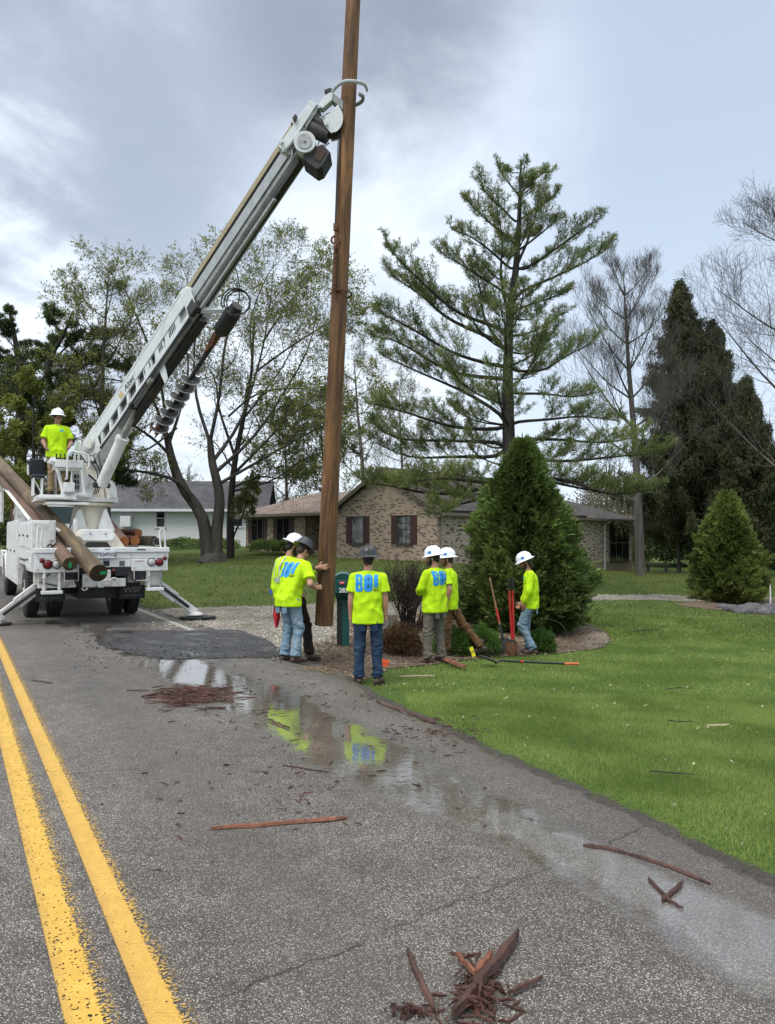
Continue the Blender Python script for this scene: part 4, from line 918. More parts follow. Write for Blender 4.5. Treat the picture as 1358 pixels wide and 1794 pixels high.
for i, (a, b_, d_, rx, rz, l) in enumerate([(1165, 985, 56, 3.2, 2.4, 'added dark thicket standing in for shade behind the bench'), (1235, 985, 57, 3.4, 2.8, 'added dark thicket standing in for shade between the spruce trunks'), (1300, 985, 55, 3.2, 2.6, 'added dark thicket standing in for shade behind the small cone shrub'), (1372, 985, 53, 3.2, 3.2, 'added dark thicket standing in for shade at the right edge'), (1078, 990, 62, 2.6, 1.8, 'low dark thicket past the end of the brick house'), (28, 965, 46, 4.0, 2.6, 'dark green thicket left of the truck cab'), (120, 960, 58, 3.8, 2.2, 'dark green thicket behind the truck left of the white house')]):
    bush('bush', W(a, b_, d_), rx, rz, 80 + i, 'needle_dark', l, n=7000, ls=.24, shell=.35)  # right-hand thickets are added to supply the dark shade beneath the spruces
for i, (a, b_, rx, l) in enumerate([(470, 962, 1.2, 'low green bush under the left window of the brick house'), (320, 956, 1.6, 'dark low hedge bush in front of the white house wall'), (385, 957, 1.4, 'dark low hedge bush beside the forked tree trunk'), (500, 963, .7, 'small green bush near the brick house porch')]):
    bush('bush', W(a, b_ + 3, 43 + (8 if i in (1, 2) else 0)), rx, .5, 63 + i, 'arbor', l, n=2500, ls=.12, shell=.25)
# far wood as one mass behind everything
def far_wood():
    r_ = np.random.default_rng(77); P_ = Paths(); C = []; D_ = []
    for j in range(260):
        a = -.62 + 1.24 * j / 260; d = r_.uniform(75, 110); x = math.tan(a) * d; b = np.array([x, d, gz1(x, d) - .2]); H = r_.uniform(5, 9) * (1.3 if abs(a) > .25 else .85)
        p = curve([b, b + [r_.normal(0, .3), 0, H * .5], b + [r_.normal(0, .6), 0, H]], 6); P_.add(p, np.linspace(.16, .03, 6))
        for q in range(12):
            u = r_.uniform(.25, .95); c = b + [0, 0, H * u]; az = r_.uniform(0, 6.28); L = H * .4 * (1.1 - u)
            e = c + [math.cos(az) * L, math.sin(az) * L, L * .8]; P_.add(np.array([c, (c + e) / 2 + [0, 0, .1], e]), [.05, .03, .015])
            for z in range(5): f = c + (e - c) * r_.uniform(.3, 1); P_.add(np.array([f, f + r_.normal(0, .5, 3) + [0, 0, .5]]), [.022, .008])
        k = 650; uu = r_.normal(size=(k, 3)); uu /= np.linalg.norm(uu, axis=1, keepdims=True); uu *= r_.uniform(.3, 1, (k, 1))
        C.append(b + [0, 0, H * .42] + uu * [H * .36, H * .36, H * .5]); D_.append(r_.normal(size=(k, 3))); q3 = 180; C.append(b + r_.normal(0, 1, (q3, 3)) * [1.6, .8, .1] + np.abs(r_.normal(0, 1.0, (q3, 1))) * [0, 0, 1]); D_.append(r_.normal(size=(q3, 3))); continue
        C.append(b); D_.append(r_.normal(size=(k, 3)))
    V, F = P_.arrays(3); C = np.concatenate(C); D_ = np.concatenate(D_); L_ = leaves(C, D_, r_.uniform(.25, .5, len(C)), .16, r_)
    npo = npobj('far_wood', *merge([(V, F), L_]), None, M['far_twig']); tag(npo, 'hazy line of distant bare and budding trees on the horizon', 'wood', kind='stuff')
far_wood()
# ------------------------------------------------------------ houses
def brick_mat():
    k = newmat('brick'); uv = k.n('UVMap').outputs[0]
    def br(c1, c2, bias=0.0):
        b = k.n('TexBrick', Vector=uv, Scale=1.0, Color1=c1, Color2=c2, Mortar=(.5, .5, .5)); b.inputs['Mortar Size'].default_value = .008; b.inputs['Brick Width'].default_value = .205; b.inputs['Row Height'].default_value = .07
        b.inputs['Bias'].default_value = bias; b.inputs['Mortar Smooth'].default_value = .2; b.offset = .5; return b
    b = br((0, 0, 0), (1, 1, 1)); v = b.outputs['Color']
    sx = k.n('SeparateColor', Color=v).outputs[0]
    big = k.noise(uv, .45, 3, .5).outputs[0]
    t = k.math('ADD', sx, k.math('MULTIPLY', k.math('SUBTRACT', big, .5), .25))
    c = k.ramp(t, [(0, (.33, .245, .17)), (.35, (.40, .31, .225)), (.68, (.35, .24, .16)), (.76, (.13, .08, .055)), (1, (.075, .05, .038))])
    nz = k.noise(uv, 20, 3, .6).outputs[0]; c = k.mix(1, c, k.mix(nz, (.8, .8, .8), (1.15, 1.15, 1.15)), 'MULTIPLY')
    c = k.mix(b.outputs['Fac'], c, (.42, .37, .30))
    h = k.math('SUBTRACT', 1.0, b.outputs['Fac'])
    pset(k, Base_Color=c, Roughness=.85, Normal=k.bump(h, .5, .01)); return k.m
M['brick'] = brick_mat()
def light_brick():
    m = M['brick'].copy(); m.name = 'brick_light'
    for n in m.node_tree.nodes:
        if n.type == 'VALTORGB':
            e = n.color_ramp.elements; e[0].color = (.52, .42, .32, 1); e[1].color = (.60, .50, .39, 1); e[2].color = (.52, .40, .30, 1); e[2].position = .78; e[3].position = .81
    return m
M['brick_light'] = light_brick()
def shingle_mat(name, a, b_):
    k = newmat(name); uv = k.n('UVMap').outputs[0]
    b = k.n('TexBrick', Vector=uv, Scale=1.0, Color1=a, Color2=b_, Mortar=tuple(x * .4 for x in a)); b.inputs['Mortar Size'].default_value = .012; b.inputs['Brick Width'].default_value = .3; b.inputs['Row Height'].default_value = .14; b.offset = .37
    n = k.noise(k.pos, .8, 6, .65).outputs[0]; f = k.noise(k.pos, 35, 3, .6).outputs[0]
    c = k.mix(1, b.outputs['Color'], k.mix(k.sstep(n, .3, .7), (.75, .75, .75), (1.2, 1.17, 1.1)), 'MULTIPLY'); c = k.mix(1, c, k.mix(f, (.8, .8, .8), (1.2, 1.2, 1.2)), 'MULTIPLY')
    pset(k, Base_Color=c, Roughness=.9, Specular_IOR_Level=.25, Normal=k.bump(b.outputs['Fac'], .6, .01)); return k.m
M['shingle_dark'] = shingle_mat('shingle_dark', (.060, .055, .053), (.095, .088, .083))
M['shingle_brown'] = shingle_mat('shingle_brown', (.20, .155, .13), (.29, .235, .20))
M['shingle_grey'] = shingle_mat('shingle_grey', (.075, .075, .085), (.11, .11, .12))
def siding_mat():
    k = newmat('siding'); uv = k.n('SeparateXYZ', i0=k.tc.outputs['Object']); z = uv.outputs[2]
    f = k.math('FRACT', k.math('MULTIPLY', z, 6.5)); n = k.noise(k.tc.outputs['Object'], 2, 5, .6).outputs[0]
    c = k.mix(k.sstep(f, .12, .0), k.mix(n, (.74, .75, .76), (.84, .85, .85)), (.45, .46, .48))
    pset(k, Base_Color=c, Roughness=.5, Normal=k.bump(f, .6, .02)); return k.m
M['siding'] = siding_mat()
M['shutter'] = simple('shutter', (.06, .025, .022), .6, var=.15)
M['trim_brown'] = simple('trim_brown', (.17, .135, .105), .6, var=.12, grime=.3)
M['trim_grey'] = simple('trim_grey', (.22, .20, .17), .5)
M['win_frame'] = simple('win_frame', (.05, .04, .035), .5)
M['white_trim'] = simple('white_trim', (.7, .72, .74), .5, var=.05)
M['found'] = simple('found', (.30, .235, .16), .9, var=.2, bump=.3, grime=.5, gcol=(.16, .10, .06))
k = newmat('window_glass'); nz = k.noise(k.tc.outputs['Object'], 2.5, 2, .5).outputs[0]
cur = k.mix(k.sstep(nz, .45, .6), (.05, .055, .055), (.17, .18, .17))
pset(k, Base_Color=cur, Roughness=.06, Specular_IOR_Level=.7); M['glass'] = k.m
k = newmat('window_dark'); pset(k, Base_Color=(.012, .013, .013), Roughness=.05, Specular_IOR_Level=.45); M['glass_dark'] = k.m
M['door'] = simple('door', (.03, .02, .017), .6)
def wall_quad(name, root, p0, p1, z0, z1, mat, th=.12, top=None):
    """upright wall from p0 to p1 (local xy); top = optional list of (t, z) for gables"""
    p0 = Vector((*p0, 0)); p1 = Vector((*p1, 0)); u = (p1 - p0); L = u.length; u.normalize(); n = Vector((u.y, -u.x, 0))
    o = [(0, z0), (L, z0)] + ([(t, z) for t, z in top] if top else [(L, z1), (0, z1)])
    m = MB(); m.prism(o, p0, u, (0, 0, 1), n, 0, -th)
    me = m.build(name, mat, root); d = me.data; lay = d.uv_layers.new(name='UVMap')
    for li in range(len(d.loops)):
        q = d.vertices[d.loops[li].vertex_index].co; lay.data[li].uv = ((q - p0).dot(u), q.z)
    return me
def window(root, c, u, w_, h, shut=True, grid=(3, 4), glass='glass', frame_m='win_frame', mull=None, sill=True, split=1):
    """c centre on wall face, u direction along wall; outward n"""
    u = Vector((*u, 0)).normalized(); n = Vector((u.y, -u.x, 0)); z = Vector((0, 0, 1)); c = Vector(c); X = Matrix((u, n, z)).transposed()
    def bx(mb, a, b, cc, dx, dy, dz): mb.box(c + u * a + z * b + n * cc, (dx, dy, dz), X)
    fr = MB(); t = .055
    for s_ in (-1, 1): bx(fr, s_ * (w_ / 2 + t / 2), 0, .02, t, .08, h + 2 * t); bx(fr, 0, s_ * (h / 2 + t / 2), .02, w_, .08, t)
    if sill: bx(fr, 0, -h / 2 - t - .03, .03, w_ + .25, .12, .06)
    f = fr.build('window', frame_m, root)
    g = MB(); bx(g, 0, 0, .010, w_, .012, h); g.build('pane', glass, f)
    mu = MB()
    for k_ in range(1, grid[0]): bx(mu, -w_ / 2 + w_ * k_ / grid[0], 0, .024, .022, .014, h)
    for k_ in range(1, grid[1]): bx(mu, 0, -h / 2 + h * k_ / grid[1], .027, w_, .014, .022 if k_ * 2 != grid[1] else .05)
    mu.build('muntins', mull or frame_m, f)
    if shut:
        for s_ in (-1, 1):
            sh = MB(); bx(sh, s_ * (w_ / 2 + t + .19), 0, .02, .30, .04, h + .1)
            for q in range(int(h / .09)): bx(sh, s_ * (w_ / 2 + t + .19), -h / 2 + .07 + q * .09, .044, .22, .012, .05)
            sh.build('shutter', 'shutter', root)
def roof_quad(mb, pts, th=.12):
    P = [Vector(p) for p in pts]; n = (P[1] - P[0]).cross(P[-1] - P[0]).normalized()
    if n.z < 0: P = P[::-1]; n = -n
    A = P; B = [p - n * th for p in P]; k_ = len(P)
    mb.add(A + B, [tuple(range(k_)), tuple(reversed(range(k_, 2 * k_)))] + [(i, k_ + i, k_ + (i + 1) % k_, (i + 1) % k_) for i in range(k_)])
def roof_uv(o):
    d = o.data; lay = d.uv_layers.get('UVMap') or d.uv_layers.new(name='UVMap')
    for p in d.polygons:
        n = p.normal; h = Vector((-n.y, n.x, 0)); h = h.normalized() if h.length > .01 else Vector((1, 0, 0)); v = n.cross(h)
        for li in p.loop_indices: q = d.vertices[d.loops[li].vertex_index].co; lay.data[li].uv = (q.dot(h), q.dot(v))
def brick_house():
    Lc = Vector((-2.63, 40.0)); Rc = Vector((2.41, 35.5)); ang = math.atan2(Rc.y - Lc.y, Rc.x - Lc.x); wd_ = (Rc - Lc).length
    r = empty('brick_house', (Lc.x, Lc.y, 0), ang, label='long single storey brick house with a dark gabled roof and red shutters', cat='house')
    zf = -.9; ze = 3.02; zr = 4.95; D1 = 13.5; D2 = 20.6
    g = wall_quad('wall', r, (0, 0), (wd_, 0), zf, ze, 'brick', top=[(wd_, ze), (wd_ / 2, zr - .12), (0, ze)])
    wall_quad('wall', r, (wd_, 0), (wd_, D2), -.2, ze - .15, 'brick_light', th=.12)
    wall_quad('foundation', r, (wd_ + .02, 0), (wd_ + .02, D2), -1.8, .10, 'found', th=.1)
    wall_quad('wall', r, (wd_, D2), (0, D2), -1.2, ze, 'brick'); wall_quad('wall', r, (0, D2), (0, 2.0), -.5, ze, 'brick')
    # window positions from the gable face
    window(r, (wd_ * .225, 0, 1.98), (1, 0), .82, 1.28, glass='glass', mull='trim_grey')
    window(r, (wd_ * .68, 0, 1.98), (1, 0), .82, 1.28, glass='glass', mull='win_frame')
    window(r, (wd_, 3.1, 2.0), (0, 1), 1.35, 1.7, shut=False, grid=(2, 2), glass='glass_dark')
    window(r, (wd_, 12.6, 2.0), (0, 1), .9, 1.5, shut=False, grid=(2, 2), glass='glass_dark')
    window(r, (wd_, 18.6, 1.25), (0, 1), 2.6, 2.3, shut=False, grid=(3, 2), glass='glass_dark', mull='trim_grey')
    ov = .45; sl = (zr - ze) / (wd_ / 2)
    rf = MB(); y0, y1 = -.35, D1
    roof_quad(rf, [(-ov, y0, ze - ov * sl + .1), (wd_ / 2, y0, zr + .1), (wd_ / 2, y1, zr + .1), (-ov, y1, ze - ov * sl + .1)])
    roof_quad(rf, [(wd_ / 2, y0, zr + .1), (wd_ + ov, y0, ze - ov * sl + .1), (wd_ + ov, y1, ze - ov * sl + .1), (wd_ / 2, y1, zr + .1)])
    o = rf.build('roof', 'shingle_dark', r, uv=True); roof_uv(o)
    # lower hip roof at the far end
    zh = 4.05; rf = MB(); e = ze - ov * sl - .05; x0, x1, a, b = -ov, wd_ + ov, D1 - .6, D2 + .5; c = wd_ / 2
    roof_quad(rf, [(x1, a, e), (x1, b, e), (c, b - 3.0, zh), (c, a, zh)], .1); roof_quad(rf, [(x0, b, e), (x0, a, e), (c, a, zh), (c, b - 3.0, zh)], .1); roof_quad(rf, [(x1, b, e), (x0, b, e), (c, b - 3.0, zh)], .1)
    o = rf.build('roof', 'shingle_dark', r, uv=True); roof_uv(o)
    # fascia boards on the rakes + gutter
    for s_ in (0, 1):
        m = MB(); xa = -ov if s_ == 0 else wd_ + ov
        m.prism([(xa, ze - ov * sl - .12), (wd_ / 2, zr - .12), (wd_ / 2, zr + .10), (xa, ze - ov * sl + .10)], (0, y0 - .03, 0), (1, 0, 0), (0, 0, 1), (0, 1, 0), -.03, .02)
        m.build('fascia', 'trim_brown', r)
    m = MB(); m.bb(wd_ + ov - .02, wd_ + ov + .1, y0, D2, ze - ov * sl - .16, ze - ov * sl - .02); m.build('gutter', 'trim_brown', r)
    m = MB(); m.bb(wd_ - .1, wd_ + ov, y0, D2, ze - ov * sl - .2, ze - ov * sl - .165); m.build('soffit', 'trim_grey', r)
    m = MB(); m.tube([(wd_ + ov + .04, 16.4, 2.6), (wd_ + .12, 16.4, 2.35), (wd_ + .08, 16.4, -.75), (wd_ + .3, 16.4, -.85)], .045); m.build('downspout', 'white_trim', r)
    m = MB(); m.tube([(wd_ + .06, -.03, ze - .1), (wd_ + .06, -.03, .2)], .03); m.build('downspout', 'trim_brown', r)
    # left wing with porch
    yb = 2.0; xl = -10.1; z0 = .2
    wall_quad('wall', r, (xl, yb), (-4.6, yb), z0, ze, 'brick'); wall_quad('wall', r, (xl, yb + 6), (xl, yb), z0, ze, 'brick')
    wall_quad('porch_wall', r, (-4.6, yb + 1.2), (0, yb + 1.2), z0, ze, 'win_frame'); wall_quad('wall', r, (-4.6, yb), (-4.6, yb + 1.2), z0, ze, 'brick')
    window(r, (-8.96, yb, 2.0), (1, 0), 1.0, 1.35, grid=(2, 1), glass='glass_dark', mull='trim_grey'); window(r, (-6.53, yb, 2.0), (1, 0), 1.05, 1.35, grid=(2, 1), glass='glass_dark', mull='trim_grey')
    m = MB(); m.bb(-3.5, -2.55, yb + 1.12, yb + 1.19, .9, 2.9); dr = m.build('door', 'door', r); m = MB(); m.bb(-3.2, -2.85, yb + 1.09, yb + 1.115, 1.7, 2.6); m.build('pane', 'glass', dr)
    m = MB(); m.bb(-.9, -.45, yb + 1.05, yb + 1.17, .9, 2.9); m.build('porch_post', 'trim_grey', r)
    m = MB(); m.bb(-4.6, 0, yb - .3, yb + 1.2, z0, .85); m.build('porch_floor', 'found', r)
    rf = MB(); e = ze - .02; zt = 4.35; x0 = xl - .5; ya = yb - .55; yc = yb + 6.6; ym = (ya + yc) / 2
    roof_quad(rf, [(x0, ya, e), (1.5, ya, e), (1.5, ym, zt), (x0 + 3.2, ym, zt)], .12); roof_quad(rf, [(1.5, yc, e), (x0, yc, e), (x0 + 3.2, ym, zt), (1.5, ym, zt)], .12); roof_quad(rf, [(x0, yc, e), (x0, ya, e), (x0 + 3.2, ym, zt)], .12)
    o = rf.build('roof', 'shingle_brown', r, uv=True); roof_uv(o)
    m = MB(); m.bb(x0 - .03, -.02, ya - .1, ya - .01, e - .17, e - .02); m.build('gutter', 'trim_brown', r)
    m = MB(); m.bb(x0 + .05, -.02, ya, yb + .02, e - .2, e - .16); m.build('soffit', 'win_frame', r)
    m = MB(); m.bb(-1.5, -.7, 6.6, 7.4, 3.2, 5.0); o = m.build('chimney', 'brick', r, uv=True)
brick_house()
def white_house():
    b = W(300, 952, 55); r = empty('white_house', (b[0], b[1], 0), R(4), label='white sided single storey house with a dark grey roof behind the forked tree', cat='house')
    z0 = b[2] - .6; ze = 3.68; x0, x1 = -4.2, 6.4
    w_ = MB(); w_.bb(x0, x1, 0, 8, z0, ze); w_.build('wall', 'siding', r)
    rf = MB(); zr = 5.9
    roof_quad(rf, [(x0 - .5, -.5, ze - .1), (x1 + .5, -.5, ze - .1), (x1 + .5, 4, zr), (x0 - .5, 4, zr)]); roof_quad(rf, [(x1 + .5, 8.5, ze - .1), (x0 - .5, 8.5, ze - .1), (x0 - .5, 4, zr), (x1 + .5, 4, zr)])
    o = rf.build('roof', 'shingle_grey', r, uv=True); roof_uv(o)
    m = MB(); m.bb(x0 - .5, x1 + .5, -.62, -.5, ze - .26, ze - .08); m.build('gutter', 'white_trim', r)
    window(r, (-.75, 0, 2.95), (1, 0), .55, 1.2, shut=False, grid=(1, 2), glass='glass_dark', frame_m='white_trim')
    window(r, (4.6, 0, 2.95), (1, 0), .8, 1.1, shut=False, grid=(1, 2), glass='glass_dark', frame_m='white_trim')
    m = MB(); m.bb(-3.4, -2.7, -.7, -.05, 2.35, 3.1); m.build('air_conditioner', 'white_trim', r)
    m = MB(); m.bb(x0 + .0, -2.3, -.02, -.05, z0, 2.2); m.build('lower_panel', 'trim_grey', r)
white_house()
def small_yard():
    b = G(1152, 1002); r = empty('bench', (b[0], b[1], b[2]), R(5), label='low dark wooden bench in the shade beneath the spruces', cat='bench')
    m = MB(); [m.bb(-.75, .75, -.2 + k_ * .14, -.08 + k_ * .14, .44, .48) for k_ in range(3)]; m.build('seat', 'grey_wood', r)
    for s_ in (-1, 1): m = MB(); m.bb(s_ * .6 - .04, s_ * .6 + .04, -.15, .2, 0, .44); m.build('leg', 'grey_wood', r)
    r_ = random.Random(4)
    for i, (x, y, s_) in enumerate([(1283, 1071, .22), (1300, 1074, .26), (1320, 1072, .3), (1338, 1076, .24), (1353, 1072, .28), (1266, 1066, .16)]):
        q = G(x, y); m = MB(); m.ell((0, 0, 0), (s_ * 1.3, s_, s_ * .7), n=14, m=9)
        m.v = [tuple(Vector(v) * (1 + .28 * noise.noise(Vector(v) * 7 + Vector((i * 5, 0, 0))))) for v in m.v]
        o = m.build('rock', M['rockm'], None); o.location = (q[0], q[1], q[2] + s_ * .15); o.rotation_euler = (0, 0, i)
        tag(o, ['leftmost full size grey edging rock below the small cone shrub', 'second large edging rock from the left below the small cone shrub', 'largest grey edging rock, middle of the row', 'edging rock just left of the one at the picture edge', 'grey edging rock at the right picture edge', 'smallest edging rock at the left end of the row'][i], 'rock', 'edging rocks by the small cone shrub')
    q = G(1350, 1062); r = empty('stake', tuple(q), label='thin pale wooden stake beside the small cone shrub', cat='stake'); m = MB(); m.bb(-.015, .015, -.015, .015, -.05, .62); m.build('post', 'white_trim', r); m = MB(); m.tube([(-.01, 0, .62), (.03, 0, .66)], .012); m.build('tape', 'gold', r)
M['rockm'] = simple('rockm', (.10, .095, .10), .85, var=.35, bump=.6, bscale=12)
small_yard()
# ------------------------------------------------------------ digger derrick truck
TX, TY_ = xy(12.7, 1.88); TROOT = Vector((TX, TY_, 0.0)); RT3 = Vector((RT[0], RT[1], 0)); FW3 = Vector((FW[0], FW[1], 0))
def w2t(p): q = Vector(p) - TROOT; return Vector((q.dot(RT3), q.dot(FW3), q.z))
def t2w(l): return TROOT + RT3 * l[0] + FW3 * l[1] + Vector((0, 0, l[2]))
def TYp(px, py, Y):
    r = Vector(ray(px, py)); c = Vector((0, 0, EYE)); l0 = w2t(c); rl = Vector((r.dot(RT3), r.dot(FW3), r.z)); return l0 + rl * ((Y - l0.y) / rl.y)
truck = empty('digger_truck', TROOT, RA, label='white utility digger truck with a raised boom, two long poles and stowed auger', cat='truck')
def P(name, mb, mat, parent=truck, **k): return mb.build(name, mat, parent, **k)
def ring_light(px, py, r, lens, Y=-.045):
    c = TYp(px, py, Y); m = MB(); m.lathe([(r * 1.22, 0), (r * 1.22, .03), (r * 1.0, .03), (r * 1.0, .012)], 24, frame(c + Vector((0, .03, 0)), (1, 0, 0), (0, 0, 1)))
    h = P('tail_light', m, 'black', smooth=True); m = MB(); m.lathe([(r, .0), (r, .02), (r * .8, .034), (r * .3, .042), (.002, .044)], 24, frame(c + Vector((0, .02, 0)), (1, 0, 0), (0, 0, 1))); m.build('lens', lens, h, smooth=True)
# chassis
m = MB(); [m.bb(s * .43 - .04, s * .43 + .04, .1, 10.2, .74, 1.0) for s in (-1, 1)]; m.bb(-.39, .39, 1.2, 1.35, .8, .95); m.bb(-.39, .39, 4, 4.15, .8, .95); P('chassis_frame', m, 'dark_metal', bevel=.01)
m = MB(); m.tube([(-1.0, 2.4, .52), (1.0, 2.4, .52)], .085, 12); m.ell((0, 2.35, .55), (.24, .22, .22), n=14, m=10); P('rear_axle', m, 'black', smooth=True)
m = MB(); m.tube([(-.75, .9, .78), (-.1, .9, .78)], .24, 16); m.bb(-.35, .35, .5, 1.6, .45, .9); m.tube([(.1, 3.0, .62), (.1, 7, .66)], .06); P('underbody_tank', m, 'black')
def tyre(x, y, w_=.25, r=.52):
    m = MB(); X = frame((x - w_ / 2, y, r), (0, 1, 0), (0, 0, 1)); prof = [(r * .56, 0), (r * .8, -.012), (r * .93, .012), (r, .04), (r * 1.004, w_ / 2), (r, w_ - .04), (r * .93, w_ - .012), (r * .8, w_ + .012), (r * .56, w_)]
    m.lathe(prof, 40, X)
    for k_ in range(40):
        a = 2 * math.pi * k_ / 40; c = Vector((x, y + math.cos(a) * r, r + math.sin(a) * r)); Q = Matrix.Rotation(-a + 0, 3, 'X').inverted(); m.box(c, (w_ * .8, .03, .035), Q)
    return m
def wheel(x, y, side, **k):
    t = P('tyre', tyre(x, y, **k), 'rubber', smooth=True)
    m = MB(); xo = x + side * .10; m.lathe([(.29, 0), (.29, .02), (.22, .03), (.2, -.03), (.1, -.03), (.09, .04), (.005, .04)], 24, frame((xo, y, .52), (0, side, 0), (0, 0, 1)))
    for k_ in range(8): a = k_ * math.pi / 4; m.cyl((xo + side * .0, y + math.cos(a) * .15, .52 + math.sin(a) * .15), (xo + side * .02, y + math.cos(a) * .15, .52 + math.sin(a) * .15), .016, n=6)
    m.build('rim', 'dirty_white', t, smooth=True)
for x, sd in ((.60, -1), (.92, 1), (-.62, 1), (-1.06, -1)): wheel(x, 2.1, sd)
for sd in (-1, 1): wheel(sd * 1.02, 8.9, sd, w_=.27)
# deck and tail
m = MB(); m.bb(-1.18, 1.22, .06, 6.9, 1.33, 1.39); P('deck', m, 'dirty_white', bevel=.006)
m = MB(); m.bb(-1.19, 1.24, -.03, .06, 1.345, 1.44); P('tail_beam', m, 'truck_white', bevel=.012)
m = MB(); m.bb(-.62, 1.225, -.005, .05, 1.225, 1.342); m.bb(-1.18, -.625, -.012, .05, 1.24, 1.342); P('tail_board', m, 'truck_white', bevel=.008)
m = MB(); m.bb(-1.18, -.42, -.02, .05, .99, 1.232); m.bb(-1.18, -.42, .05, .5, .985, 1.02); P('tail_panel', m, 'truck_white', bevel=.01)
m = MB(); m.bb(.52, 1.21, -.02, .05, .985, 1.218); P('tail_panel', m, 'truck_white', bevel=.01)
m = MB(); m.bb(-.415, .515, -.0, .05, 1.07, 1.218); P('tail_panel', m, 'truck_white', bevel=.008)
m = MB(); m.bb(-.42, .53, .06, .12, .93, 1.066); m.bb(.22, .50, -.04, .05, .90, 1.064); P('step_recess', m, 'black', bevel=.008)
m = MB(); m.bb(-.36, -.16, -.03, .05, .71, .95); m.bb(-.36, .42, -.02, .05, .70, .86); m.bb(-.02, .14, -.05, .04, .72, 1.02); m.bb(-.1, .0, -.06, .02, .74, .9); P('hitch_plate', m, 'dirty_white', bevel=.01)
m = MB(); m.tube(arc((.20, -.03, .80), .065, -20, 200, 10), .017, 8); P('tow_ring', m, 'dirty_white', smooth=True); m = MB(); m.tube(arc((-.32, -.03, .70), .05, -180, 0, 8), .014, 8); P('tow_ring', m, 'dirty_white', smooth=True); m = MB(); m.bb(-.10, .0, -.14, -.03, .7, .76); m.tube([(-.05, -.16, .80), (.05, -.16, .84), (.12, -.14, .82)], .018); P('tow_hook', m, 'dirty_white', smooth=True)
m = MB(); m.tube([(-.05, -.06, .74), (-.06, -.08, .60)], .01); m.tube([(-.12, -.03, .72), (-.10, -.05, .55), (-.02, -.04, .52), (.02, -.03, .68)], .012); m.tube([(.62, .1, .9), (.60, .12, .75), (.42, .12, .70)], .012); m.tube([(-.9, .1, .97), (-1.1, .05, .82), (-.7, .1, .72)], .012); P('hose', m, 'black')
for px, py, r, l in [(279.5, 985, .066, 'red_lens'), (266, 985, .066, 'white_lens'), (84, 989, .072, 'red_lens'), (99.5, 989, .066, 'white_lens'), (289, 978, .034, 'red_lens'), (74, 982, .038, 'red_lens'), (199.5, 999.5, .032, 'red_lens')]: ring_light(px, py, r, l, -.03 if px != 199.5 else -.06)
for px in (125, 246):
    c = TYp(px, 1006, .0); m = MB(); m.bb(c.x - .1, c.x + .1, .0, .12, c.z - .1, c.z + .1); P('junction_box', m, 'black', bevel=.01)
    m = MB(); q = .12; m.tube([(c.x - q, -.03, c.z + q * .8), (c.x - q, -.03, c.z - q), (c.x + q, -.03, c.z - q), (c.x + q, -.03, c.z + q * .8)], .011, 8); P('guard_bar', m, 'dirty_white', smooth=True)
for x0, x1 in ((-1.06, -.70), (.80, 1.13)):
    m = MB(); m.bb(x0, x1, -.08, .08, .60, .66); P('step', m, 'truck_white', bevel=.01)
    for x in (x0 + .05, x1 - .05):
        m = MB(); m.tube([(x, 0, 1.0), (x, 0, .92), (x, 0, .66)], .022, 8); m.tube([(x, 0, .95), (x, 0, .88)], .034, 8); m.tube([(x, 0, .76), (x, 0, .68)], .034, 8); P('step_hanger', m, 'boom_grey' if x > .9 else 'dirty_white', smooth=True)
for x0, x1 in ((.36, .84), (-1.12, -.62)):
    m = MB(); m.bb(x0, x1, .28, .30, .44, .70); f = P('mud_flap', m, 'rubber')
    c = (x0 + x1) / 2
    text_obj('lettering', 'WSF', .15, 'grey_ink', f, frame((c, .277, .61), (1, 0, 0), (0, 0, 1)), .001, 1.15, .003); text_obj('lettering', 'FLEET SERVICE', .052, 'grey_ink', f, frame((c, .277, .50), (1, 0, 0), (0, 0, 1)), .001, 1.05)
c = TYp(187, 970.5, -.045); m = MB(); m.bb(c.x - .155, c.x + .155, -.050, -.036, c.z - .078, c.z + .078); pl = P('licence_plate', m, 'plate_white', bevel=.004)
text_obj('lettering', 'TK347OOJ', .095, 'ink', pl, frame((c.x, -.053, c.z - .01), (1, 0, 0), (0, 0, 1)), .001, .72, .002)
m = MB(); c = TYp(187, 983, -.03); m.bb(c.x - .055, c.x + .055, -.012, .0, 1.095, 1.195); P('decal', m, 'ink'); m = MB(); m.bb(.32, .35, -.028, -.01, 1.13, 1.19); m.bb(.30, .40, -.006, -.001, 1.09, 1.19); P('decal', m, 'grey_ink')
text_obj('lettering', 'CAUTION', .035, 'sticker_red', truck, frame((.66, -.024, 1.175), (1, 0, 0), (0, 0, 1)), .001)
for _a, _b in ((-1.1, -.45), (.8, 1.12)): m = MB(); m.bb(_a, _b, .1, .29, .70, .98); P('step_well', m, 'dirty_white', bevel=.01)
for x, z in ((-.55, 1.30), (.25, 1.30), (.52, 1.30), (1.16, 1.30), (-1.12, 1.30), (-1.12, 1.05), (-.47, 1.05), (.57, 1.05), (1.16, 1.05)):
    m = MB(); m.cyl((x, -.005, z), (x, -.032, z), .011, n=6); P('bolt', m, 'steel')
m = MB(); m.tube(curve([(.45, .02, 1.02), (.50, -.08, .88), (.66, -.05, .78), (.80, .04, .92)], 10), .011, 6); P('hose', m, 'black', smooth=True)
m = MB(); m.tube(curve([(-.42, .02, .95), (-.50, -.06, .82), (-.40, -.05, .70), (-.30, .04, .72)], 10), .011, 6); P('hose', m, 'black', smooth=True)
m = MB(); m.bb(.03, .12, -.040, -.031, 1.40, 1.415); m.bb(.62, .78, -.036, -.031, 1.39, 1.41); P('scrape', m, 'dark_metal')
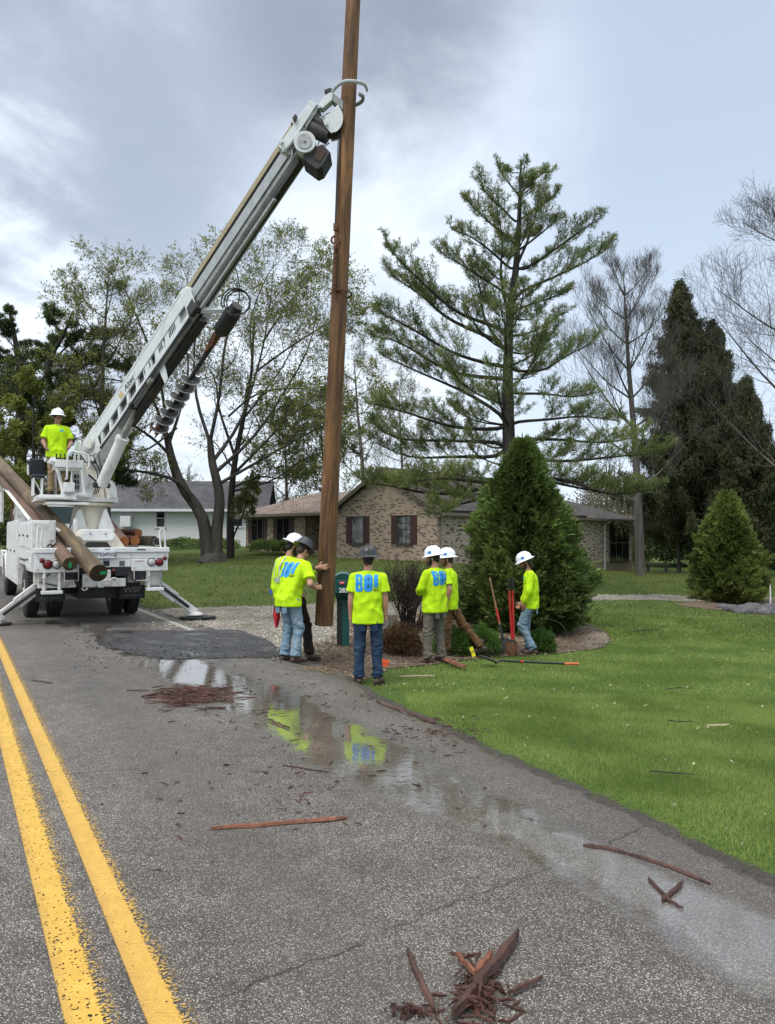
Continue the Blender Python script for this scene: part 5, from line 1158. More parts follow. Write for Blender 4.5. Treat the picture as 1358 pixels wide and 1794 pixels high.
# grab rails
for pts in ([(1.17, .02, 1.42), (1.15, .02, 1.72), (1.13, .02, 1.80), (1.08, .02, 1.80), (1.05, .02, 1.72), (1.08, .02, 1.42)], [(-1.14, .0, 1.42), (-1.13, .0, 1.80), (-1.10, 0, 1.84), (-1.05, 0, 1.82), (-1.06, .0, 1.7), (-1.08, .0, 1.42)]):
    m = MB(); m.tube(pts, .017, 8); P('grab_rail', m, 'truck_white', smooth=True)
m = MB(); m.tube([(1.02, .03, 1.55), (1.02, .2, 1.55)], .07, 14); m.tube([(.90, .05, 1.57), (1.0, .05, 1.57)], .012); P('work_lamp', m, 'dark_metal', smooth=True)
# side cabinets
def cabinet(x0, x1, y0, y1, z0, z1, doors, axis='x', nm='cabinet'):
    m = MB(); m.bb(x0, x1, y0, y1, z0, z1); b = P(nm, m, 'truck_white', bevel=.012)
    xf = x0 if abs(x0) > abs(x1) else x1; sg = -1 if xf < 0 else 1
    for (a, b_, c, d) in doors:
        m = MB(); m.bb(*(sorted((xf, xf + sg * .014))), a, b_, c, d); dd = m.build('door', 'truck_white', b, bevel=.005)
        m = MB(); m.bb(*(sorted((xf + sg * .014, xf + sg * .035))), (a + b_) / 2 - .06, (a + b_) / 2 + .06, (c + d) / 2 - .02, (c + d) / 2 + .02); m.build('handle', 'dark_metal', dd)
    return b
cabinet(-1.22, -.80, .25, 1.2, 1.0, 1.95, [(.32, 1.12, 1.42, 1.9), (.32, 1.12, 1.05, 1.38)])
cabinet(-1.22, -.80, 1.21, 3.2, 1.20, 1.95, [(1.3, 2.15, 1.45, 1.9), (2.2, 3.1, 1.45, 1.9)])
cabinet(-1.24, -.78, 3.21, 6.9, .60, 2.02, [(3.3, 4.4, .7, 1.95), (4.5, 5.6, .7, 1.95), (5.7, 6.8, .7, 1.95)])
cabinet(.82, 1.22, 3.3, 6.9, .62, 1.32, [(3.4, 5.0, .7, 1.27), (5.1, 6.8, .7, 1.27)])
m = MB(); c0 = TYp(62, 918, .22); m.bb(-1.19, -.82, .225, .245, 1.46, 1.90); m.bb(-.92, -.83, .20, .224, 1.58, 1.95); P('cabinet_end_panel', m, 'dirty_white', bevel=.006)
m = MB(); m.bb(-1.2, -.6, 1.2, 3.2, 1.08, 1.14); P('wheel_arch', m, 'dirty_white')
m = MB(); [m.tube([(-.95 + q * .08, .17, 1.47), (-.9 + q * .1, .15, 1.52), (-.85 + q * .05, .17, 1.44)], .018, 6) for q in range(3)]; P('valve', m, 'black')
# derrick base: flared box with octagonal cover
m = MB()
prof = [(-.62, 1.40), (-.30, 1.79), (.27, 1.79), (.55, 1.40)]
m.prism(prof, (0, .62, 0), (1, 0, 0), (0, 0, 1), (0, 1, 0), 0, 1.9); P('derrick_base', m, 'cream', bevel=.02)
m = MB(); m.prism([(-.36, 1.66), (-.24, 1.785), (.22, 1.785), (.33, 1.67), (.25, 1.57), (-.27, 1.57)], (0, .60, 0), (1, 0, 0), (0, 0, 1), (0, 1, 0), -.03, .025); P('cover_plate', m, 'truck_white', bevel=.008)
m = MB(); [m.cyl((x, .56, 1.70), (x, .59, 1.70), .022, n=6) for x in (-.14, .14)]; P('bolt', m, 'steel')
m = MB(); m.prism([(-.30, 1.41), (-.19, 1.54), (.17, 1.54), (.27, 1.41)], (0, .60, 0), (1, 0, 0), (0, 0, 1), (0, 1, 0), -.012, .02); P('base_opening', m, 'black')
m = MB(); m.lathe([(.44, 1.55), (.40, 1.8), (.31, 2.24), (.31, 2.29)], 32, Matrix.Translation((0, 1.7, 0))); P('pedestal', m, 'cream', smooth=True)
for a in range(4):
    an = R(45 + 90 * a); u = Vector((math.cos(an), math.sin(an), 0)); m = MB(); m.prism([(.28, 1.6), (.60, 1.6), (.31, 2.2)], (0, 1.7, 0), u, (0, 0, 1), (-u.y, u.x, 0), -.015, .015); P('gusset', m, 'truck_white')
for s in (-1, 1):
    m = MB(); m.prism([(s * .46, 1.72), (s * .08, 1.74), (s * .22, 2.2), (s * .27, 2.2)], (0, 1.27, 0), (1, 0, 0), (0, 0, 1), (0, 1, 0), -.012, .012); P('gusset', m, 'truck_white')
m = MB(); m.lathe([(.46, 2.28), (.48, 2.30), (.48, 2.335), (.44, 2.35), (.44, 2.40)], 40, Matrix.Translation((0, 1.7, 0))); P('turntable', m, 'cream', smooth=True)
m = MB(); m.bb(-.98, .50, 1.25, 2.25, 2.40, 2.44); m.bb(-1.02, -.35, 1.05, 2.2, 2.41, 2.47); P('platform', m, 'truck_white', bevel=.008)
# boom frame -------------------------------------------------
Bw = Vector(W(172, 790, 16.2)); Tw = Vector(W(577, 183, 11.15)); B0 = w2t(Bw); T0 = w2t(Tw); A_ = (T0 - B0); BL = A_.length; A_.normalize()
N1 = Vector((0, 0, 1)).cross(A_).normalized(); cl = w2t((0, 0, EYE))
if N1.dot(cl - B0) < 0: N1 = -N1
N2 = A_.cross(N1).normalized(); N2 = N2 if N2.z > 0 else -N2
def bp(t, a=0, b=0): return B0 + A_ * t + N1 * a + N2 * b
def beam(mb, t0, t1, w0, h0, w1=None, h1=None, a=0, b=0, ch=.0):
    w1 = w1 or w0; h1 = h1 or h0
    def sec(t, w_, h):
        if ch: c = ch; pts = [(-w_, -h + c), (-w_ + c, -h), (w_ - c, -h), (w_, -h + c), (w_, h - c), (w_ - c, h), (-w_ + c, h), (-w_, h - c)]
        else: pts = [(-w_, -h), (w_, -h), (w_, h), (-w_, h)]
        return [bp(t, a + x, b + y) for x, y in pts]
    mb.rings([sec(t0, w0 / 2, h0 / 2), sec(t1, w1 / 2, h1 / 2)]); return mb
hd = Vector((A_.x, A_.y, 0)).normalized(); hn = Vector((-hd.y, hd.x, 0))
for s in (-1, 1):
    m = MB(); o = Vector((0, 1.7, 0)); piv = (B0 - o).dot(hd)
    m.prism([(-.30, 2.44), (.42, 2.44), (.40, 2.72), (.10, 3.05), (piv + .16, B0.z + .12), (piv, B0.z + .18), (piv - .16, B0.z), (-.34, 2.8)], o, hd, (0, 0, 1), hn, s * .25 - .018, s * .25 + .018); P('turret_plate', m, 'truck_white', bevel=.006)
m = MB(); m.prism([(-.25, 2.44), (.30, 2.44), (.1, 3.0), (-.2, 3.2)], (0, 1.7, 0), hd, (0, 0, 1), hn, -.2, .2); P('turret_core', m, 'cream', bevel=.01)
m = MB(); m.prism([(0, 2.44), (.13, 2.44), (.11, 2.66), (.03, 2.80), (-.05, 2.80)], TYp(207, 865, 1.2) * Vector((1, 1, 0)) if False else Vector((.34, 1.25, 0)), (1, 0, 0), (0, 0, 1), (0, 1, 0), -.02, .02); P('turret_side_plate', m, 'truck_white', bevel=.005); m = MB(); m.bb(-.24, -.02, 1.22, 1.26, 2.44, 2.86); P('turret_side_plate', m, 'truck_white', bevel=.005)
m = MB(); m.cyl(B0 + hn * -.30, B0 + hn * .30, .085, n=18); m.cyl(bp(.22, .22, .02), bp(.22, .27, .02), .12, n=18); P('pivot_pin', m, 'dirty_white', smooth=True)
# outer boom: plated box with recessed side lower half and ribs
t1 = (bp(0) - bp(0)).length
TE = BL * .515
m = MB(); beam(m, -.12, TE, .38, .05, b=.285); beam(m, -.12, TE, .04, .25, a=.165, b=.135); beam(m, -.12, TE, .04, .52, a=-.165, b=.0); P('boom_shell', m, 'boom_white', bevel=.006)
m = MB(); m.prism([(-.12, .31), (-.32, .12), (-.22, -.16), (.05, -.32), (.45, -.32), (.45, .31)], B0, A_, N2, N1, .186, .21); m.prism([(-.12, .31), (-.32, .12), (-.22, -.16), (.05, -.32), (.45, -.32), (.45, .31)], B0, A_, N2, N1, -.21, -.186); P('boom_cheek', m, 'boom_white', bevel=.006)
m = MB(); beam(m, .1, TE, .36, .035, b=-.285); beam(m, .1, TE, .02, .09, a=.172, b=-.235); P('boom_flange', m, 'boom_white', bevel=.004)
m = MB(); beam(m, .05, TE - .05, .02, .24, a=.04, b=-.09); P('boom_recess', m, 'dark_metal'); m = MB(); beam(m, .3, TE - .2, .03, .045, a=.09, b=-.05); beam(m, .3, TE - .2, .03, .03, a=.10, b=-.13); P('boom_pipe', m, 'boom_grey')
for j in range(9):
    t = .55 + j * .42
    m = MB(); w_ = .10 if j < 5 else .16; m.prism([(t, .02), (t + w_, .02), (t + w_ - .08, -.21), (t - .08, -.21)], B0, A_, N2, N1, .12, .172); P('boom_rib', m, 'boom_white', bevel=.003)
for j in range(3):
    t = 2.55 + j * .52; m = MB(); m.prism([(t, .01), (t + .34, .01), (t + .30, -.19), (t - .04, -.19)], B0, A_, N2, N1, .13, .165); q = P('boom_vent', m, 'boom_white'); m = MB(); [m.prism([(t + .03 + k_ * .055, -.02), (t + .06 + k_ * .055, -.02), (t + .05 + k_ * .055, -.13), (t + .02 + k_ * .055, -.13)], B0, A_, N2, N1, .166, .170) for k_ in range(5)]; m.build('slot', 'black', q)
m = MB(); m.prism([(TE - .1, .312), (TE + .12, .25), (TE + .10, -.26), (TE - .1, -.303)], B0, A_, N2, N1, -.20, .20); m.prism([(TE - .02, .2), (TE + .2, .12), (TE + .2, -.24), (TE - .02, -.29)], B0, A_, N2, N1, .20, .225); P('boom_collar', m, 'boom_white', bevel=.008)
X = frame(bp(2.12, .178, .10), A_, N2); z_ = X.to_3x3().col[2]
X = frame(bp(2.05, .1885, .115), A_, N2) if z_.dot(N1) > 0 else frame(bp(2.05, .1885, .115), -A_, N2)
text_obj('lettering', 'Altec', .19, 'ink', truck, X, .001, 1.0, .002); m = MB(); m.prism([(1.62, .05), (1.78, .05), (1.72, .19), (1.56, .19)], B0, A_, N2, N1, .185, .190); P('decal', m, 'gold')
# inner boom, dark underside rollers
m = MB(); beam(m, TE - .4, BL * .915, .27, .38, .25, .35, b=-.03, ch=.05); P('second_boom', m, 'boom_grey', bevel=.004)
m = MB(); beam(m, TE, BL * .905, .012, .19, a=.146, b=.03); P('second_boom_plate', m, 'boom_silver', bevel=.003)
m = MB(); beam(m, TE, BL * .90, .10, .08, a=.05, b=-.25); beam(m, 1.4, TE, .16, .14, a=.0, b=-.375); P('boom_underside', m, 'dark_metal', bevel=.006)
m = MB(); beam(m, 1.2, BL * .82, .05, .05, a=.12, b=-.335); P('boom_rail', m, 'boom_grey')
m = MB(); beam(m, TE - .3, BL * .93, .12, .10, b=.37); P('upper_rail', m, 'tan', bevel=.004)
m = MB(); beam(m, TE - .3, BL * .93, .10, .02, b=.308); P('upper_rail_underside', m, 'black')
for q in range(3):
    m = MB(); m.tube(curve([bp(.35, .20, -.25 - q * .02), bp(1.2, .205, -.30 - q * .015), bp(2.2, .20, -.285 - q * .02), bp(3.4, .20, -.31 - q * .015), bp(TE - .1, .19, -.30 - q * .02)], 24), .011, 6); P('boom_hose', m, 'black', smooth=True)
# lift cylinder
c0 = TYp(178, 850, 1.05); c1 = bp(1.85, .05, -.30); cm = c0.lerp(c1, .60)
m = MB(); m.cyl(c0, cm, .115, n=20); m.cyl(cm - (cm - c0).normalized() * .06, cm + (cm - c0).normalized() * .03, .13, n=20); P('lift_cylinder', m, 'truck_white', smooth=True)
m = MB(); m.cyl(cm, c1, .06, n=14); P('cylinder_rod', m, 'steel', smooth=True)
m = MB(); m.tube([c1 + N1 * -.14, c1 + N1 * .14], .07, 12); m.tube([c0 + hn * -.16, c0 + hn * .16], .06, 12); P('cylinder_pin', m, 'dark_metal', smooth=True)
m = MB()
for j in range(3): a0 = Vector((.02 + .04 * j, 1.25, 2.5 + .02 * j)); m.tube(curve([a0, a0 + Vector((.05, -.12, .4)), a0 + Vector((-.12 + .05 * j, -.1, .75)), bp(.1 + .1 * j, .14, -.22)], 12), .011, 6)
m.tube(curve([(-.1, 1.2, 2.9), (.1, 1.1, 2.75), (.3, 1.15, 3.0), (.26, 1.2, 3.3)], 12), .02, 6); P('hose_bundle', m, 'black', smooth=True)
# tip assembly ------------------------------------------------
def on(px, py, off=0.0): return w2t(W(px, py, 11.25)) + N1 * off
O_ = w2t(W(560, 200, 11.25)); RX = (w2t(W(660, 200, 11.25)) - O_) / 100; RY = (w2t(W(560, 100, 11.25)) - O_) / 100; ND_ = RX.cross(RY).normalized(); ND_ = ND_ if ND_.dot(cl - O_) > 0 else -ND_
def tipplate(name, pts, t0, t1, mat, bev=.006): m = MB(); m.prism([(x - 560, 200 - y) for x, y in pts], O_, RX, RY, ND_, t0, t1); return P(name, m, mat, bevel=bev)
tipplate('tip_beam', [(489, 262), (545, 182), (557, 188), (503, 272)], -.10, .10, 'boom_white'); tipplate('tip_beam_underside', [(503, 272), (557, 188), (561, 192), (509, 276)], -.08, .08, 'boom_grey')
tipplate('tip_bracket', [(557, 190), (575, 168), (584, 166), (583, 179), (566, 194)], -.07, .07, 'boom_white'); tipplate('tip_bracket', [(584, 166), (602, 180), (601, 196), (596, 190), (583, 180)], -.09, .05, 'boom_grey')
tipplate('tip_bracket', [(524, 205), (532, 199), (538, 203), (530, 212)], -.14, -.08, 'steel'); tipplate('tip_clamp', [(491, 252), (496, 248), (499, 256), (494, 260)], .09, .14, 'boom_white'); tipplate('tip_clamp', [(514, 215), (519, 208), (523, 212), (518, 222)], .09, .14, 'dark_metal')
m = MB(); fan = [(565, 214), (580, 204), (593, 190)] + [(581 + 21 * math.cos(R(a)), 214 - 26 * math.sin(R(a))) for a in range(45, -70, -12)] + [(581, 240), (571, 228)]
for t0, t1 in ((-.14, -.125), (.10, .115)): m = MB(); m.prism([(x - 560, 200 - y) for x, y in fan], O_, RX, RY, ND_, t0, t1); P('sheave_guard', m, 'boom_white', bevel=.003)
c = on(583, 219); m = MB(); m.cyl(c - ND_ * .11, c + ND_ * .09, .15, n=28); P('sheave', m, 'dark_metal', smooth=True)
m = MB(); [m.cyl(on(x, y) - ND_ * .1, on(x, y) + ND_ * .14, .022, n=8) for x, y in ((574, 226), (567, 211), (560, 196))]; P('tip_bolt', m, 'steel')
m = MB(); m.tube([on(545, 225), on(575, 240)], .11, 14); m.tube([on(552, 210), on(578, 228)], .07, 12); P('winch_motor', m, 'dark_metal', smooth=True)
m = MB(); m.cyl(on(536, 258) - ND_ * .02, on(536, 258) + ND_ * .17, .16, n=24); P('gearbox', m, 'boom_white', smooth=True)
m = MB(); m.cyl(on(536, 258) + ND_ * .17, on(536, 258) + ND_ * .185, .11, n=24); m.cyl(on(536, 258) + ND_ * .185, on(536, 258) + ND_ * .21, .02, n=12); P('gearbox_cover', m, 'steel', smooth=True)
tipplate('winch_drum_housing', [(531, 285), (545, 250), (556, 262), (566, 258), (581, 274), (566, 299), (556, 304), (540, 292)], -.26, .12, 'dark_metal', .02)
tipplate('winch_side_plate', [(553, 266), (562, 262), (573, 274), (562, 291), (552, 286)], .12, .13, 'rust_dark')
m = MB(); m.tube([on(505, 272, .1), on(520, 262, .14), on(535, 240, .12)], .03, 8); P('tip_pipe', m, 'steel', smooth=True); m = MB(); m.tube([on(519, 284, .1), on(524, 275, .13), on(521, 268, .1)], .015, 8); P('tip_pipe', m, 'steel', smooth=True); m = MB(); m.tube([on(554, 192, .08), on(556, 205, .1), on(548, 215, .1)], .02, 8); P('tip_pipe', m, 'steel', smooth=True); m = MB(); m.tube([on(567, 250), on(570, 256), on(577, 250)], .012, 6); P('tip_hook', m, 'steel', smooth=True); m = MB(); m.tube([on(563, 240), on(557, 254)], .01, 6); P('tip_pipe', m, 'steel', smooth=True)
m = MB(); m.tube(arc(on(536, 228, .1), .06, 0, 330, 14, RX.normalized(), RY.normalized()), .02, 8); m.tube(curve([on(532, 235), on(545, 245), on(560, 240), on(572, 248)], 10), .022, 6); m.tube(curve([on(520, 220, .1), on(527, 235, .12), on(540, 220, .12)], 8), .014, 6); P('tip_hose', m, 'black', smooth=True)
tipplate('tip_actuator', [(568, 160), (577, 156), (585, 158), (581, 166), (573, 165)], -.06, .04, 'dark_metal', .01)
# pole jaws around the pole
pc = w2t(W(615.5, 160, 11.3)); jx = RX.normalized(); jy = Vector((0, 0, 1)).cross(jx).normalized()
jy = jy if jy.dot(cl - pc) > 0 else -jy
m = MB(); m.tube(curve([on(577, 168), on(588, 158) + jy * .06, pc + jx * -.10 + jy * .24, pc + jx * .06 + jy * .25 , pc + jx * .20 + jy * .18 + Vector((0, 0, -.0)), pc + jx * .24 + jy * .06 + Vector((0, 0, -.02))], 18), [(.030, .018)] * 18, 10); P('pole_jaw', m, 'boom_silver', smooth=True)
m = MB(); q = pc - Vector((0, 0, .10)); m.tube(curve([on(588, 175), q + jx * -.16 - jy * .14, q + jx * .02 - jy * .20, q + jx * .15 - jy * .10, q + jx * .175 + jy * .04, q + jx * .12 + jy * .10], 16), .028, 8); P('pole_jaw', m, 'boom_grey', smooth=True)
# winch line, hook and chain (each part of the rigging)
r0 = w2t(W(597, 232, 11.2)); r1 = w2t(W(588, 392, 11.15)); m = MB(); m.tube([r0, r1], .011, 6); m.tube([r0 + RX * -4, r1 + RX * -1], .007, 6); P('winch_line', m, 'black')
m = MB(); m.tube([r1, r1 - Vector((0, 0, .10))], .035, 8); m.tube(arc(r1 - Vector((0, 0, .24)), .06, 90, 420, 12, jx, (0, 0, 1)), .017, 8); m.tube(arc(r1 - Vector((0, 0, .36)), .045, 0, 360, 12, jy, (0, 0, 1)), .014, 8); P('load_hook', m, 'rust', smooth=True)
m = MB(); z0 = r1 - Vector((0, 0, .42)); z1 = w2t(W(585, 512, 11.14)); nl_ = 18
for j in range(nl_):
    c = z0.lerp(z1, (j + .5) / nl_); d_ = jx if j % 2 else jy; m.tube([c + d_ * (.022 * math.cos(a)) + Vector((0, 0, .034 * math.sin(a))) for a in [k_ * math.pi / 4 for k_ in range(9)]], .008, 5)
pch = w2t(W(598.5, 515, 11.3))
for j in range(30): a = 2 * math.pi * j / 30; c = pch + jx * (.145 * math.cos(a)) + jy * (.145 * math.sin(a)) + Vector((0, 0, .02 * math.sin(a * 1.0))); m.ell(c, (.019, .019, .012), n=6, m=4)
P('chain', m, 'rust', smooth=True)
# auger stowed beneath the boom
def dep(px): return 16.2 + (11.15 - 16.2) * min(1, max(0, (px - 172) / 405)) - .25
def ap(px, py, dd=0): return w2t(W(px, py, dep(px) + dd))
a0 = ap(410, 545); a1 = ap(277, 752); ax = (a1 - a0).normalized(); AL = (a1 - a0).length
m = MB(); m.tube([a0 - ax * .12, a0, a0 + ax * .03, a0 + ax * .46, a0 + ax * .52], [.10, .115, .145, .14, .09], 18); P('auger_motor', m, 'black', smooth=True)
m = MB(); m.tube([a0 + ax * .44, a0 + ax * .80], .05, 10); [m.tube(curve([a0 + ax * (.45 + q * .03) + N1 * .05, a0 + ax * (.6 + q * .05) + N1 * (.07) + N2 * (.05 - q * .04), a0 + ax * 1.0 + N1 * .05], 8), .014, 6) for q in range(4)]; P('auger_drive', m, 'rust', smooth=True)
m = MB(); m.cyl(a0 + ax * .78, a1, .042, n=12); P('auger_stem', m, 'dark_metal', smooth=True)
sd1 = ax.cross(Vector((0, 0, 1))).normalized(); sd2 = ax.cross(sd1); V = []; F = []; s0 = AL * .52; turns = 6.6; NN = 150
for j in range(NN + 1):
    q = j / NN; a = q * turns * 2 * math.pi; c = a0 + ax * (s0 + (AL - s0) * q); d_ = sd1 * math.cos(a) + sd2 * math.sin(a); rr = .165
    V += [c + d_ * .04, c + d_ * rr, c + d_ * rr + ax * .014, c + d_ * .04 + ax * .014]
for j in range(NN):
    for k_ in range(4): F.append((j * 4 + k_, j * 4 + (k_ + 1) % 4, j * 4 + 4 + (k_ + 1) % 4, j * 4 + 4 + k_))
m = MB(); m.add(V, F); P('auger_flighting', m, 'black', smooth=False)
m = MB()
for j in range(NN): 
    if V: pass
q_ = [V[j * 4 + 1] + ax * .007 for j in range(NN + 1)]; m.tube(q_, .012, 5); P('flighting_edge', m, 'boom_grey', smooth=True)
m = MB(); [m.tube([a1 + ax * -.05 + sd1 * (.15 * math.cos(k_)) + sd2 * (.15 * math.sin(k_)), a1 + ax * .12 + sd1 * (.14 * math.cos(k_)) + sd2 * (.14 * math.sin(k_))], [.03, .008], 5) for k_ in range(0, 6)]; m.cyl(a1 + ax * -.08, a1 + ax * .14, .06, .015, n=8); P('auger_teeth', m, 'rust')
# brackets and hose loop
m = MB(); e0 = bp(TE + .05, .12, -.25); m.tube([e0, a0 + N2 * .02], .055, 4); P('auger_bracket', m, 'boom_white')
m = MB(); m.prism([(-.1, -.1), (.16, -.12), (.14, .12), (-.08, .1)], e0, A_, N2, N1, -.1, .12); P('auger_hinge', m, 'dark_metal', bevel=.01)
e1 = bp(3.0, .14, -.30); e2 = ap(352, 635)
m = MB(); m.prism([(-.05, 0), (.18, .0), (.10, -.42), (.0, -.46)], bp(3.0, 0, -.25), A_, N2, N1, .10, .13); P('auger_rack', m, 'boom_white', bevel=.004)
m = MB(); m.tube([bp(2.6, .16, -.34), bp(2.75, .18, -.38)], .05, 10); m.tube([ap(318, 612), ap(352, 640)], .03, 8); m.tube([ap(345, 655), ap(362, 640)], .035, 4); P('auger_latch', m, 'steel')
m = MB()
for j in range(3): c = ap(418, 530); m.tube([c + RX.normalized() * ((.20 + .02 * j) * math.cos(a)) + RY.normalized() * ((.20 + .015 * j) * math.sin(a)) + N1 * (.03 * j) for a in [R(-100 + 310 * k_ / 20) for k_ in range(21)]], .012, 6)
P('hose_loop', m, 'black', smooth=True)
# operator station
def ot(px, py, Y=1.35): return TYp(px, py, Y)
def pts(*l): return [ot(*a) for a in l]
m = MB(); a, b, c, d = ot(80, 800), ot(142, 806), ot(140, 815), ot(84, 812); m.add([], []); 
m.rings([[Vector((x, y, z)) for x, z in ((-.88, 3.10), (-.80, 3.22), (-.72, 3.22), (-.74, 3.06))] for y in (1.12, 1.2)]); m.bb(-.82, -.20, 1.10, 1.42, 3.12, 3.17); m.bb(-.74, -.22, 1.08, 1.10, 3.02, 3.17); P('control_console', m, 'truck_white', bevel=.008)
m = MB(); m.bb(-.76, -.22, 1.12, 1.40, 2.97, 3.115); P('console_underside', m, 'dirty_white', bevel=.01)
m = MB(); m.tube([(-.70, 1.12, 3.0), (-.57, 1.12, 2.50)], .035, 4); m.tube([(-.24, 1.12, 3.0), (-.17, 1.12, 2.50)], .035, 4); m.bb(-.62, -.12, 1.08, 1.18, 2.47, 2.53); m.tube([(-.70, 1.45, 3.0), (-.66, 1.6, 2.47)], .03, 4); P('console_frame', m, 'truck_white')
m = MB(); m.tube([(-.56, 1.0, 2.78), (-.53, .98, 2.80), (-.52, .98, 3.20), (-.51, .98, 3.30), (-.46, .98, 3.34), (-.20, .98, 3.30), (-.14, .98, 3.27), (-.12, .98, 3.2), (-.12, .98, 3.05), (-.16, 1.0, 3.0)], .020, 10); P('guard_rail', m, 'truck_white', smooth=True)
m = MB(); m.bb(-.58, -.38, 1.0, 1.15, 2.53, 2.72); P('foot_control_box', m, 'truck_white', bevel=.01)
m = MB(); m.bb(-.36, -.12, 1.56, 1.60, 2.50, 3.0); pn = P('valve_panel', m, 'dirty_white'); m = MB()
for r_i in range(3):
    for c_i in range(3): m.bb(-.33 + c_i * .07, -.28 + c_i * .07, 1.54, 1.558, 2.62 + r_i * .11, 2.70 + r_i * .11)
m.build('decal', 'ink', pn)
m = MB(); [m.tube([(-.70 + q * .075, 1.25, 3.16), (-.70 + q * .075, 1.22, 3.27)], .012, 6) for q in range(7)]; [m.ell((-.70 + q * .075, 1.22, 3.28), (.02, .02, .02), n=8, m=6) for q in range(7)]; P('control_lever', m, 'black', smooth=True)
seat = MB(); seat.bb(-1.12, -.88, 1.52, 1.86, 2.82, 2.90); P('seat_cushion', seat, 'seat', bevel=.03)
m = MB(); m.rings([[Vector((-1.14 + x, 1.83 + y, z)) for x, y in ((0, 0), (.28, 0), (.28, .09), (0, .09))] for z in (2.90, 3.24)]); P('seat_back', m, 'seat', bevel=.03)
m = MB(); [m.tube([(x, y, 2.47), (x, y, 2.83)], .018, 8) for x in (-1.08, -.92) for y in (1.55, 1.82)]; m.tube([(-1.08, 1.55, 2.8), (-.92, 1.55, 2.5)], .010, 6); m.tube([(-1.16, 1.8, 2.9), (-1.17, 1.8, 3.1)], .02, 8); P('seat_frame', m, 'truck_white')
m = MB(); m.bb(-1.10, -.34, .98, 1.06, 2.38, 2.42); m.bb(-1.05, .48, 1.2, 2.3, 2.36, 2.398); P('platform_edge', m, 'dirty_white')
m = MB(); m.bb(-.9, -.1, 1.0, 1.6, 2.28, 2.33); P('platform_bracket', m, 'truck_white', bevel=.008)
# cab
m = MB(); cab = [(-1.05, 1.0), (1.05, 1.0), (1.08, 1.9), (.98, 2.45), (.85, 2.56), (-.85, 2.56), (-.98, 2.45), (-1.08, 1.9)]
m.rings([[Vector((x, 7.25, z)) for x, z in cab], [Vector((x, 8.5, z)) for x, z in cab], [Vector((x * .97, 9.1, z if z < 2 else 1.95 + (z - 1.9) * .1)) for x, z in cab]]); P('cab', m, 'truck_white', bevel=.02)
m = MB(); m.bb(-.78, .85, 7.235, 7.245, 2.0, 2.46); P('rear_window', m, 'dark_glass'); m = MB(); m.bb(-1.10, -1.085, 7.6, 8.4, 1.95, 2.35); P('side_window', m, 'dark_glass')
m = MB(); m.rings([[Vector((x, y, z)) for x, z in ((-.85, 1.0), (.85, 1.0), (.8, 1.75 - (y - 9) * .12), (-.8, 1.75 - (y - 9) * .12))] for y in (9.0, 10.8)]); P('hood', m, 'truck_white', bevel=.03)
for s in (-1, 1):
    m = MB(); fp = arc((0, 8.9, .55), .66, 0, 180, 12, (0, 1, 0)); m.rings([[Vector((s * .8, q.y, q.z)), Vector((s * 1.2, q.y, q.z)), Vector((s * 1.2, 8.9 + (q.y - 8.9) * .86, .55 + (q.z - .55) * .86)), Vector((s * .8, 8.9 + (q.y - 8.9) * .86, .55 + (q.z - .55) * .86))] for q in fp]); m.bb(min(s * .8, s * 1.2), max(s * .8, s * 1.2), 9.55, 10.8, .75, 1.25); P('front_fender', m, 'truck_white', bevel=.02)
m = MB(); m.ell((-1.21, 8.5, 1.2), (.02, .05, .025), n=10, m=6); P('marker_light', m, 'red_lens', smooth=True)
m = MB(); m.bb(1.22, 1.30, 6.8, 6.95, 2.15, 2.6); m.tube([(1.05, 7.2, 2.3), (1.26, 6.95, 2.35)], .015); P('mirror', m, 'black')
m = MB(); m.tube([(-1.02, 7.05, 1.0), (-1.02, 7.05, 3.2)], .05, 10); P('exhaust_stack', m, 'dirty_white', smooth=True); m = MB(); m.tube([(-1.12, 7.0, 1.9), (-1.12, 7.0, 3.4)], .018, 8); P('antenna', m, 'rust')
# pole rack
m = MB(); q0 = TYp(3, 852, 5.6); q1 = TYp(54, 912, 1.2); m.tube([q0 + Vector((0, 0, .06)), q1], .045, 4); m.tube([Vector((q1.x, 1.2, 1.9)), q1], .04, 4); m.tube([(q0.x, q0.y, 2.0), q0], .05, 4); m.bb(q0.x - .05, q0.x + .25, q0.y - .05, q0.y + .05, q0.z - .1, q0.z + .18); P('pole_rack', m, 'dirty_white')
m = MB(); m.tube([(-.36, 1.0, 1.4), (-.36, 1.0, 2.0)], .04, 4); m.tube([(-.9, .8, 1.9), (-.40, .8, 1.55)], .04, 4); P('bed_post', m, 'truck_white')
